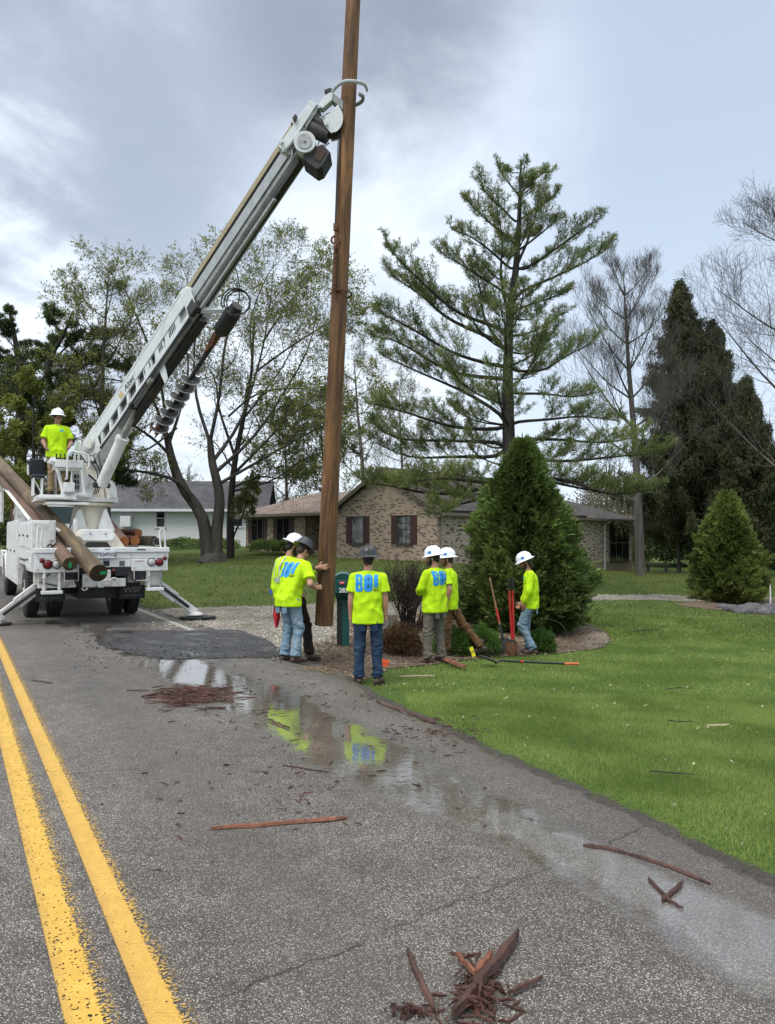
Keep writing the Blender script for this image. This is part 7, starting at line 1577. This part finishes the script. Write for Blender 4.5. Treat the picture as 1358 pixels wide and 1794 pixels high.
def ground(px, py, d=None):
    q = G(px, py); return np.array([q[0], q[1], gz1(q[0], q[1])])
def place(px, py, hat_y, d):
    """feet pixel + hat top pixel at a depth: world foot point and body scale"""
    f = W(px, py, d); h = W(px, hat_y, d)[2] - f[2]; return f, h
def at_(px, py):
    q = G(px, py); return (q[0], q[1], q[2])
# 1 front worker seen from behind
f = at_(645, 1199); s1 = (W(645, 953, f[1])[2] - f[2]) / 1.865
p, V1 = person(f, 0, 'worker seen from behind in dark blue jeans and dark grey hard hat', dict(elR=(.225, -.02, 1.15), elL=(-.225, -.02, 1.15), wrR=(.235, .03, .90), wrL=(-.235, .03, .90), anR=(.125, -.02, .09), anL=(-.125, -.02, .09), knR=(.115, .01, .5), knL=(-.115, .01, .5), hipR=(.10, 0, .92), hipL=(-.10, 0, .92), ftR=-25, ftL=12), pants='jeans_dark', hat='hat_dark', hair='hair_dark', logo='back', hscale=s1, build=1.06, seed=1, boots='boot')
m = MB(); m.bb(-.03, .0, -.14, -.125, 1.57, 1.60); m.build('hat_knob', 'red_lens', p)
print('p1', f, s1)
# 2 worker with light jeans touching the pole
POLE = Vector(pb)
f = at_(507, 1150); f = (f[0], 10.95, gz1(f[0], 10.95)); f = (float(W(511, 1150, 10.95)[0]), 10.95, f[2]); s2 = (W(530, 940, f[1])[2] - f[2]) / 1.79
fac2 = -46; J2 = dict(pelvis=(0, -.06, .94), chest=(.0, .04, 1.25), neck=(0, .12, 1.45), head=(0, .205, 1.585), shR=(.175, .13, 1.37), shL=(-.19, .06, 1.39), elL=(-.27, .04, 1.12), wrL=(-.20, .24, .98), hipR=(.09, -.05, .92), hipL=(-.09, -.06, .92), knR=(.10, .05, .50), knL=(-.10, .03, .50), anR=(.11, -.02, .09), anL=(-.11, -.05, .09), ftR=-15, ftL=10)
J2['elR'], J2['wrR'] = ik(f, fac2, s2, J2['shR'], W(551, 1030, 11.02), (.6, -.2, -1))
p, V2 = person(f, fac2, 'worker in light blue jeans and dark hard hat bending to the raised pole', J2, pants='jeans_light', hat='hat_dark', hair='hair_brown', logo='back', head=(0, -34), hscale=s2, build=1.06, chest_yaw=4, seed=2, hands={'R': dict(dir=(.25, .9, .1), curl=38, thumb=(-.3, 0, 1), n=(-1, .1, 0))})
hx_ = MB(); q = p.matrix_basis; print('p2', f, s2, V2['wrR'])
# 3 worker with reflective bands behind him, hand on the pole
f = (float(W(516, 1143, 11.45)[0]), 11.45, gz1(float(W(516, 1143, 11.45)[0]), 11.45)); s3 = (W(516, 938, f[1])[2] - f[2]) / 1.80
fac3 = -62; J3 = dict(pelvis=(-.05, -.12, .95), chest=(-.05, -.13, 1.28), neck=(-.04, -.10, 1.48), head=(-.02, -.02, 1.63), shR=(.15, -.02, 1.41), shL=(-.22, -.15, 1.41), elL=(-.30, -.20, 1.14), wrL=(-.26, -.18, .88), anR=(.12, .18, .09), anL=(-.14, -.10, .09), knR=(.12, .14, .50), knL=(-.13, -.04, .5), ftR=0, ftL=15)
J3['elR'], J3['wrR'] = ik(f, fac3, s3, J3['shR'], W(556, 994, 11.13), (.4, -.3, -1), .33, .32)
p, V3 = person(f, fac3, 'worker in reflective banded lime shirt pressing one hand to the raised pole', J3, pants='dark_pants', hat='hat_white', hair='hair_dark', sleeves='long', vest=True, head=(-5, -28), hscale=s3, chest_yaw=6, seed=3, beard='hair_dark', boots='boot', hands={'R': dict(dir=(.42, .9, .06), n=(-1, .5, 0), thumb=(0, 0, 1), curl=5, spread=1.6)})
print('p3', f, s3, V3['wrR'])
wl = V3['wrL'] + Vector((0, 0, -.05)); m = MB(); m.rings([[wl + Vector((x, y, z)) for x, y in ((-w_, -t_), (w_, -t_), (w_, t_), (-w_, t_))] for z, w_, t_ in ((-.02, .02, .02), (-.10, .055, .03), (-.22, .075, .03), (-.30, .05, .02), (-.38, .02, .012))])
pf = m.build('flag', 'red_cloth', None, smooth=True); pf.location = p.location; pf.rotation_euler = p.rotation_euler; pf.scale = p.scale; tag(pf, 'folded bright red flag cloth hanging from the hand of the left worker', 'flag')
# 4 grey trousers
f = at_(762, 1163); s4 = (W(757, 957, f[1])[2] - f[2]) / 1.85
person(f, 46, 'worker in grey cargo trousers and long sleeves with folded arms and white hard hat', dict(elR=(.24, .08, 1.17), wrR=(.04, .25, 1.13), elL=(-.25, .08, 1.17), wrL=(-.05, .27, 1.08), anR=(.15, -.02, .09), anL=(-.14, .02, .09), knR=(.13, .02, .5), knL=(-.13, .04, .5), hipR=(.10, 0, .92), hipL=(-.10, 0, .92), ftR=-5, ftL=30), pants='grey_pants', sleeves='long', head=(26, -3), beard='hair_dark', hair='hair_dark', logo='back', hscale=s4, build=1.09, chest_yaw=0, seed=4, hat_tilt=-8, hands={'R': dict(dir=(-.9, .2, .1), n=(0, 1, 0), thumb=(0, 0, 1)), 'L': dict(dir=(.9, .2, .1), n=(0, 1, 0), thumb=(0, 0, 1))})
# 5 brown trousers
f = at_(790, 1152); f = (f[0] - .02, f[1] + .12, gz1(f[0], f[1] + .1)); s5 = (W(785, 961, f[1])[2] - f[2]) / 1.85
person(f, 72, 'bearded worker in brown trousers and white hard hat with one leg back', dict(elL=(-.255, -.07, 1.16), wrL=(-.25, -.01, .92), elR=(.23, -.03, 1.15), wrR=(.22, .1, .92), hipR=(.09, 0, .92), hipL=(-.09, .0, .92), knL=(-.10, .0, .50), anL=(-.10, .02, .09), knR=(.15, -.22, .52), anR=(.2, -.52, .16), ftL=0, ftR=-5, toeR=.35), pants='brown_pants', head=(10, -5), beard='beard_brown', hair='hair_brown', hscale=s5, build=1.03, seed=5)
# 6 right worker
f = at_(930, 1146); s6 = (W(925, 965, f[1])[2] - f[2]) / 1.84
person(f, 78, 'worker in light jeans and white hard hat looking down beside the red digger handles', dict(chest=(0, -.01, 1.27), neck=(0, .02, 1.47), head=(0, .085, 1.625), shR=(.16, .01, 1.42), shL=(-.18, -.02, 1.42), elL=(-.25, .02, 1.14), wrL=(-.20, .10, .91), elR=(.22, .0, 1.15), wrR=(.17, .17, .90), hipR=(.08, 0, .92), knR=(.08, .10, .50), anR=(.10, .03, .09), knL=(-.10, .16, .52), anL=(-.10, -.05, .09), ftL=0, ftR=8), pants='jeans_light', sleeves='long', hair='hair_brown', hairlen=1, beard='hair_brown', head=(3, -24), hscale=s6, build=.97, seed=6, logo='chest', skin='skin_tan', hands={'L': dict(dir=(.2, .25, -1), n=(.9, .2, 0), thumb=(.2, 1, 0), curl=26)})
# 7 operator
q = t2w((-.66, 1.52, 2.475)); s7 = (W(102, 715, q.y)[2] - q.z) / 1.865
person((q.x, q.y, q.z), 180 + 28, 'operator in tan trousers standing at the boom controls on the truck platform', dict(elL=(-.27, .02, 1.14), wrL=(-.22, .22, 1.02), elR=(.27, .02, 1.14), wrR=(.24, .20, 1.0), ftL=5, ftR=-10), pants='tan_pants', skin='skin_ink', hair='hair_brown', head=(28, 0), hscale=s7, build=1.1, seed=7, logo='chest', boots='boot_dark', band=False)
# ------------------------------------------------------------ mailbox, tools, flags, debris
k = newmat('mail_green'); nz = k.noise(k.tc.outputs['Object'], 60, 3, .6).outputs[0]; pset(k, Base_Color=k.mix(nz, (.006, .05, .045), (.010, .075, .066)), Roughness=.42, Normal=k.bump(nz, .25, .004)); M['mail_green'] = k.m
k = newmat('mail_top'); nz = k.noise(k.tc.outputs['Object'], 30, 3, .6).outputs[0]; pset(k, Base_Color=k.mix(nz, (.03, .12, .11), (.06, .17, .155)), Roughness=.5); M['mail_top'] = k.m
M['orange'] = simple('orange', (.85, .11, .02), .5, var=.05); M['yellow_flag'] = simple('yellow_flag', (.75, .68, .01), .5, var=.05); M['white_flag'] = simple('white_flag', (.75, .74, .72), .5, var=.05); M['blue_flag'] = simple('blue_flag', (.03, .1, .5), .5); M['pink'] = simple('pink', (.65, .10, .14), .5); M['red_paint'] = simple('red_paint', (.42, .02, .018), .4, var=.2, grime=.3, gcol=(.2, .12, .08)); M['fibre_black'] = simple('fibre_black', (.012, .013, .015), .35); M['orange_grip'] = simple('orange_grip', (.55, .13, .04), .5); M['white_text'] = simple('white_text', (.7, .7, .68), .5); M['shovel_wood'] = simple('shovel_wood', (.22, .11, .06), .5, var=.3, grime=.4)
def mailbox():
    g = G(601, 1135); d = g[1] + .12; g = np.array([W(601, 1135, d)[0], d, gz1(W(601, 1135, d)[0], d)]); r = empty('mailbox', tuple(g), R(4), label='dark green moulded plastic mailbox with white house number behind the raised pole', cat='mailbox')
    m = MB(); ol = lambda w_, y0, y1: [(-w_, y0), (w_, y0), (w_, y1), (-w_, y1)]
    m.rings([[Vector((x, y, z)) for x, y in ol(w_, a, b)] for z, w_, a, b in ((-.05, .105, -.10, .10), (.80, .105, -.10, .10), (.86, .135, -.22, .26), (.90, .145, -.25, .29))]); m.build('post', 'mail_green', r, bevel=.012)
    m = MB(); m.prism([(-.105, .03), (-.02, .03), (-.02, .72), (-.09, .8), (-.105, .8)], (0, 0, 0), (1, 0, 0), (0, 0, 1), (0, 1, 0), -.104, -.1); m.build('recess', 'black', r)
    m = MB(); pr = [(-.15, .90), (.15, .90), (.155, 1.12)] + [(.155 * math.cos(R(a)), 1.13 + .115 * math.sin(R(a))) for a in range(0, 181, 15)] + [(-.155, 1.12)]
    m.rings([[Vector((x, y, z)) for x, z in pr] for y in (-.26, .30)]); m.build('box', 'mail_green', r, bevel=.008)
    m = MB(); pt = [(.160 * math.cos(R(a)), 1.135 + .115 * math.sin(R(a))) for a in range(10, 171, 10)] + [(.140 * math.cos(R(a)), 1.13 + .10 * math.sin(R(a))) for a in range(170, 9, -10)]; m.rings([[Vector((x, y, z)) for x, z in pt] for y in (-.27, .31)]); m.build('hood', 'mail_top', r, smooth=True)
    m = MB(); m.bb(-.14, .14, -.285, -.262, .915, 1.13); m.build('door', 'mail_green', r, bevel=.01)
    m = MB(); m.tube([(-.06, -.292, 1.085), (.015, -.292, 1.085)], [.022, .022], 8, True); m.build('flag_knob', 'pink', r, smooth=True)
    text_obj('lettering', '2859', .105, 'white_text', r, frame((.03, -.289, .965), (1, 0, 0), (0, 0, 1)), .001, .95, .002)
mailbox()
def wood_post():
    g = G(686, 1132) + np.array([0, .5, 0]); g[2] = gz1(g[0], g[1]); r = MB(); r.bb(-.10, .10, -.07, .07, -.1, .50); o = r.build('wooden_post', 'grey_wood', None, bevel=.012); o.location = g; o.rotation_euler = (0, 0, R(12)); tag(o, 'short weathered grey wooden post behind the arm of the front worker', 'post')
    g = G(673, 1150) + np.array([0, .6, 0]); g[2] = gz1(g[0], g[1]); e = empty('utility_pedestal', tuple(g), R(5), label='narrow pale metal utility pedestal just right of the front worker', cat='pedestal'); m = MB(); m.bb(-.06, .06, -.05, .05, -.05, .95); m.build('housing', 'steel', e, bevel=.01); m = MB(); m.bb(-.075, .075, -.065, .065, .62, .78); m.build('meter', 'white_trim', e, bevel=.015)
wood_post()
def flag(px, py, fpx, fpy, w_, h_, mat, label, rot=0, txt=None, tri=False, tcol='ink', lean=0):
    """wire stake from ground pixel; cloth at the flag pixel at the same distance"""
    g = G(px, py); r = empty('marking_flag', tuple(g), 0, label=label, cat='flag', group='small utility marking flags in the bed'); t = Vector(W(fpx, fpy, g[1])) - Vector(g)
    m = MB(); m.tube([(0, 0, -.03), (t.x * .5, 0, t.z * .55), (t.x, 0, t.z)], .0035, 6); m.build('wire', 'steel', r)
    a = R(rot); u = Vector((math.cos(a), .12, math.sin(a))); v = Vector((-math.sin(a), .1, math.cos(a)))
    pts_ = [(-w_ / 2, h_ / 2), (-w_ / 2, -h_ / 2), (w_ / 2, -h_ / 2), (w_ / 2, h_ / 2)] if not tri else [(-w_ / 2, -h_ / 2), (w_ / 2, 0), (-w_ / 2, h_ / 2)]
    m = MB(); m.prism(pts_, t, u, v, u.cross(v).normalized(), -.0015, .0015); c = m.build('cloth', mat, r)
    if txt:
        n_ = u.cross(v).normalized(); X = frame(t + (n_ if n_.y < 0 else -n_) * .003, u, v); text_obj('lettering', txt, h_ * .42, tcol, c, X, .0005, 1.0)
flag(672, 1170, 674, 1163, .125, .12, 'orange', 'bright orange marking flag lying low beside the right boot of the front worker', rot=-10, txt='CATV')
flag(828, 1160, 828, 1142, .06, .16, 'yellow_flag', 'narrow yellow marking flag next to the rear boot of the striding worker', rot=18, txt='GAS')
flag(857, 1150, 858, 1132, .10, .13, 'white_flag', 'white marking flag with red print in front of the left boxwood', rot=0, tri=True, txt='TEL', tcol='red_lens')
flag(473, 1046, 475, 1037, .09, .08, 'blue_flag', 'tiny blue marking flag on the far lawn left of the workers')
def tool_root(name, g, label, cat='shovel'): return empty(name, tuple(g), 0, label=label, cat=cat)
def shovel_blade(m, top, dn, side, nr, w_, L, dish=.03):
    rows = []
    for i in range(7):
        t = i / 6; ww = w_ / 2 * (1 if t < .6 else math.sqrt(max(.02, 1 - ((t - .6) / .42) ** 2))); row = []
        for j in range(7): q = j / 6 * 2 - 1; row.append(top + dn * (t * L) + side * (q * ww) + nr * (dish * q * q))
        rows.append(row)
    V = [p for r_ in rows for p in r_]; V += [p + nr * .004 for p in V]; F = []
    for i in range(6):
        for j in range(6): a = i * 7 + j; F += [(a, a + 1, a + 8, a + 7), (a + 49, a + 56, a + 57, a + 50)]
    m.add(V, F)
# leaning shovel
g = G(884, 1148); gz_ = Vector(g); top = Vector(W(858, 1012, g[1] + .35)); low = Vector(W(881, 1118, g[1] + .08)); r = tool_root('shovel', g, 'long handled shovel standing in the mulch and leaning left against the cone shrub')
m = MB(); m.tube([low - gz_, low.lerp(top, .3) - gz_, top - gz_], [.019, .018, .017], 10); m.build('handle', 'shovel_wood', r, smooth=True)
m = MB(); dn = (gz_ - low).normalized(); m.tube([low - gz_ + (top - low).normalized() * .25, low - gz_ - (top - low).normalized() * .02], [.021, .026], 10); shovel_blade(m, low - gz_, dn, Vector((1, 0, 0)), Vector((0, -1, .1)), .21, .32); m.build('blade', 'dark_metal', r, smooth=True)
m = MB(); m.tube([low.lerp(top, .28) - gz_, low.lerp(top, .48) - gz_], .0205, 10); m.build('grip_sleeve', 'red_paint', r, smooth=True)
# post hole digger standing
g = G(897, 1150); gz_ = Vector(g); r = tool_root('post_hole_digger', g, 'red steel handled post hole digger standing upright left of the long haired worker', 'digger')
for a, b in (((891, 1012), (897, 1122)), ((898, 1012), (900, 1122))):
    t_ = Vector(W(*a, g[1])) - gz_; l_ = Vector(W(*b, g[1])) - gz_; m = MB(); m.tube([l_, l_.lerp(t_, .80)], .020, 10); m.build('handle', 'red_paint', r, smooth=True); m = MB(); m.tube([l_.lerp(t_, .80), t_], .022, 10); m.build('grip', 'black', r, smooth=True)
for s in (-1, 1): m = MB(); shovel_blade(m, Vector((0, s * .05, .26)), Vector((0, 0, -1)), Vector((1, 0, 0)), Vector((0, -s, 0)), .20, .27, .05); m.build('blade', 'rust', r, smooth=True)
m = MB(); m.bb(-.05, .06, -.04, .04, .22, .30); m.build('hinge', 'dark_metal', r, bevel=.01)
# shovel lying on the lawn
a = Vector(G(845, 1168)) + Vector((0, 0, .05)); b = Vector(G(1014, 1170)) + Vector((0, 0, .06)); r = tool_root('shovel', a, 'black fibreglass shovel with an orange grip lying flat on the mown lawn'); d_ = (b - a)
m = MB(); p0 = d_ * .15 + Vector((0, 0, .03)); m.tube([d_ * .13, d_ * .18 + Vector((0, 0, .05)), d_ * .30 + Vector((0, 0, .035)), d_ * .86], .018, 10); m.build('handle', 'fibre_black', r, smooth=True)
m = MB(); m.tube([d_ * .85, d_ * 1.0], .022, 10); m.build('grip', 'orange_grip', r, smooth=True); m = MB(); m.tube([d_ * .395 + Vector((0, 0, .028)), d_ * .425 + Vector((0, 0, .028))], .0225, 10); m.build('collar', 'red_paint', r, smooth=True)
m = MB(); u = d_.normalized(); shovel_blade(m, d_ * .135 + Vector((0, 0, .01)), (-u + Vector((0, 0, .35))).normalized(), Vector((0, 1, 0)), Vector((0, 0, 1)), .22, .29); m.build('blade', 'fibre_black', r, smooth=True)
# timber scraps and bark strips
def strip_at(pa, pb, w_, th, mat, name, label, cat, zo=.03, twist=.3, seed=0, group=None, bend=.0, split=True):
    a = Vector(G(*pa)); b = Vector(G(*pb)); a.z += zo; b.z += zo; d = b - a; L = d.length; u = d.normalized(); s = Vector((-u.y, u.x, 0)); rr = random.Random(seed); n = max(6, int(L * 14)); rings = []
    for i in range(n + 1):
        t = i / n; c = d * t + s * ((rr.random() - .5) * w_ * .10 + bend * math.sin(t * math.pi) + noise.noise(Vector((t * 4, seed, 0))) * .012) + Vector((0, 0, abs(noise.noise(Vector((t * 3, seed + 5, 0)))) * .012)); ww = w_ * (.35 + .65 * min(1, t * 9) * min(1, (1 - t) * 22)) * (1 + .35 * noise.noise(Vector((t * L * 12, seed * 2, 3)))); tt = th * (1 + .4 * noise.noise(Vector((t * 6, seed, 8))))
        tw = twist * noise.noise(Vector((t * 2, seed, 4))); sv = s * math.cos(tw) + Vector((0, 0, 1)) * math.sin(tw); nv = Vector((0, 0, 1)) * math.cos(tw) - s * math.sin(tw)
        rings.append([c + sv * (x * ww / 2) + nv * y for x, y in ((-1, 0), (-.6, tt * .8), (0, tt), (.7, tt * .7), (1, 0), (0, -.001))])
    m = MB(); m.rings(rings); o = m.build(name, mat, None); o.location = a; tag(o, label, cat, group); return o
strip_at((370, 1466), (608, 1446), .038, .016, 'red_strip', 'wood_strip', 'long straight reddish brown wooden strip lying across the lane', 'strip', twist=.1, seed=1)
strip_at((890, 1765), (950, 1742), .02, .015, 'bark_strip', 'wood_strip', 'small splinter sticking out to the right of the bark heap', 'strip', seed=31, zo=.04)
strip_at((800, 1704), (838, 1745), .022, .018, 'red_strip', 'wood_strip', 'reddish splinter pointing up left out of the bark heap', 'strip', seed=32, zo=.04)
strip_at((862, 1702), (832, 1742), .03, .018, 'red_strip', 'wood_strip', 'short wide reddish chip leaning against the thick slab', 'strip', seed=33, zo=.05)
strip_at((795, 1812), (908, 1668), .040, .035, 'bark_strip', 'wood_strip', 'thick split brown bark slab pointing up from the bottom edge', 'strip', twist=.08, seed=2, zo=.045)
strip_at((714, 1690), (762, 1800), .026, .018, 'bark_strip', 'wood_strip', 'thin dark bark strip left of the thick slab at the bottom edge', 'strip', seed=3)
strip_at((1022, 1494), (1098, 1510), .028, .012, 'bark_strip', 'wood_strip', 'curved bark strip floating at the upper end of the wet streak', 'strip', seed=4, bend=.03)
strip_at((1098, 1510), (1245, 1562), .025, .012, 'bark_strip', 'wood_strip', 'long thin bark strip running along the wet streak to the right', 'strip', seed=5, bend=.03)
strip_at((1136, 1552), (1176, 1598), .018, .014, 'bark_strip', 'wood_strip', 'left arm of the crossed bark sticks on the wet streak', 'strip', seed=6)
strip_at((1196, 1562), (1160, 1602), .02, .014, 'bark_strip', 'wood_strip', 'right arm of the crossed bark sticks on the wet streak', 'strip', seed=7, zo=.035)
strip_at((1160, 1588), (1197, 1604), .014, .010, 'bark_strip', 'wood_strip', 'short lowest piece of the crossed bark sticks', 'strip', seed=8)
strip_at((660, 1236), (762, 1274), .035, .016, 'bark_strip', 'wood_strip', 'dark wet plank splinter along the lawn edge of the road', 'strip', seed=9)
strip_at((775, 1160), (815, 1176), .10, .04, 'red_strip', 'wood_strip', 'orange brown split wood chunk at the boots of the worker in brown trousers', 'strip', seed=10, zo=.05)
strip_at((1238, 1281), (1277, 1280), .03, .012, 'tan', 'wood_strip', 'short pale stick on the lawn at the right', 'strip', seed=11, zo=.05)
strip_at((700, 1193), (762, 1191), .025, .012, 'tan', 'wood_strip', 'pale brown stick on the lawn right of the front worker', 'strip', seed=12, zo=.05)
strip_at((470, 1268), (508, 1284), .02, .014, 'bark_strip', 'wood_strip', 'dark bark piece lying across the green reflection in the puddle', 'strip', seed=13)
strip_at((495, 1352), (577, 1364), .012, .008, 'bark_strip', 'wood_strip', 'thin dark twig on the asphalt below the puddle', 'strip', seed=14)
strip_at((55, 1198), (92, 1202), .02, .01, 'bark_strip', 'wood_strip', 'small dark splinter just right of the yellow lines', 'strip', seed=15)
strip_at((222, 1216), (262, 1216), .02, .01, 'bark_strip', 'wood_strip', 'small dark splinter left of the red bark pile', 'strip', seed=16)
def pile(cx, cy, rx, ry, n, seed, smin, smax, mat, name, label, zh=.03, ang=None):
    c = np.array(G(cx, cy)); r_ = random.Random(seed); e = np.array(G(cx + rx, cy)) - c; f_ = np.array(G(cx, cy - ry)) - c; m = MB()
    for i in range(n):
        q = r_.gauss(0, .42); w_ = r_.gauss(0, .42); p = c + e * q + f_ * w_; p[2] = gz1(p[0], p[1]) + .03 + abs(r_.gauss(0, .4)) * zh * max(0, 1 - q * q - w_ * w_); a = r_.gauss(ang, .5) if ang is not None else r_.uniform(0, 3.14); L = r_.uniform(smin, smax); u = Vector((math.cos(a), math.sin(a), r_.gauss(0, .08))).normalized(); s = Vector((-u.y, u.x, r_.gauss(0, .3))).normalized(); w2 = r_.uniform(.001, .004) + L * .022; t_ = r_.uniform(.003, .008)
        X = Matrix((u, s, u.cross(s))).transposed(); P0 = Vector(p); pts_ = [Vector((-L / 2, 0, 0)), Vector((-L * r_.uniform(.1, .35), w2, 0)), Vector((L / 2, w2 * r_.uniform(-.5, .6), 0)), Vector((L * r_.uniform(.1, .4), -w2, 0)), Vector((-L * r_.uniform(.2, .4), -w2 * .8, r_.uniform(0, .01)))]
        A = [P0 + X @ v for v in pts_]; B = [P0 + X @ (v * .8 + Vector((0, 0, t_))) for v in pts_]; m.add(A + B, [tuple(reversed(range(5))), tuple(range(5, 10))] + [(k_, (k_ + 1) % 5, 5 + (k_ + 1) % 5, 5 + k_) for k_ in range(5)])
    o = m.build(name, mat, None); tag(o, label, 'debris', kind='stuff')
M['bark_red'] = wood_mat('bark_red', (.085, .036, .027), (.05, .025, .02), (.016, .010, .008), 'N')
pile(338, 1226, 78, 20, 300, 1, .04, .30, 'bark_red', 'bark_debris', 'flattened pile of reddish bark splinters on the road beside the puddle', .02, .3)
pile(840, 1765, 60, 60, 130, 2, .02, .13, 'bark_red', 'bark_debris', 'heap of broken red brown bark splinters around the slab at the bottom', .05)
pile(720, 1800, 50, 16, 60, 3, .01, .05, 'bark_red', 'bark_debris', 'small red bark crumbs at the bottom edge left of the heap', .02)
pile(480, 1240, 220, 60, 120, 4, .02, .12, 'bark_strip', 'road_litter', 'scattered dark bark crumbs and twigs around the puddle')
pile(500, 1400, 330, 90, 70, 5, .015, .09, 'bark_strip', 'road_litter', 'sparse twigs and crumbs spread over the middle of the lane')
pile(760, 1290, 120, 40, 120, 6, .02, .10, 'bark_strip', 'road_litter', 'damp twigs and leaf crumbs along the lawn edge of the road')
pile(330, 1150, 170, 24, 260, 8, .01, .07, 'black', 'asphalt_crumbs', 'broken black asphalt crumbs strewn over the dark road patch')
pile(180, 1130, 80, 26, 160, 9, .01, .06, 'bark_strip', 'road_litter', 'dark crumbs on the road behind the truck tail')
pile(560, 1180, 50, 14, 90, 7, .03, .14, 'brown_leaf', 'leaf_litter', 'brown leaves and grit at the road edge by the workers')
def tw(pl, label, r0=.006, seed=0):
    P_ = [Vector(G(*p)) + Vector((0, 0, .05)) for p in pl]; m = MB(); c = [Vector(q) - P_[0] for q in curve([tuple(p) for p in P_], 10)]; m.tube(c, [r0 * (1 - i * .07) for i in range(10)], 5); r_ = random.Random(seed)
    for i in (3, 5, 7): m.tube([c[i], c[i] + Vector((r_.uniform(-.25, .25), r_.uniform(-.25, .1), .03))], [r0 * .5, r0 * .2], 4)
    o = m.build('fallen_twig', 'bark_dark', None); o.location = P_[0]; tag(o, label, 'twig', 'fallen twigs on the lawn')
tw([(1110, 1110), (1140, 1108), (1172, 1098)], 'forked dark twig on the far part of the mown lawn', .012, 1); tw([(1165, 1215), (1190, 1212), (1218, 1214)], 'small dark twig in the middle of the lawn at the right', .007, 2); tw([(1170, 1272), (1195, 1274), (1212, 1272)], 'thin twig on the lawn left of the short pale stick', .006, 3); tw([(1140, 1364), (1180, 1366), (1222, 1370)], 'long thin twig low on the lawn near the right edge', .006, 4); False and tw([(1005, 1338), (1040, 1352), (1078, 1362)], 'dark twig near the lawn edge above the road', .008, 5)
g = Vector(G(1000, 1128)); t0 = Vector(W(955, 1082, g.y - .1)); m = MB(); c = [Vector(q) - g for q in curve([tuple(t0), tuple(Vector(W(985, 1095, g.y))), tuple(g)], 10)]; m.tube(c, .006, 5); o = m.build('dry_cane', 'bark_grey', None); o.location = g; tag(o, 'thin arched dry cane bending down in front of the big cone shrub', 'twig')
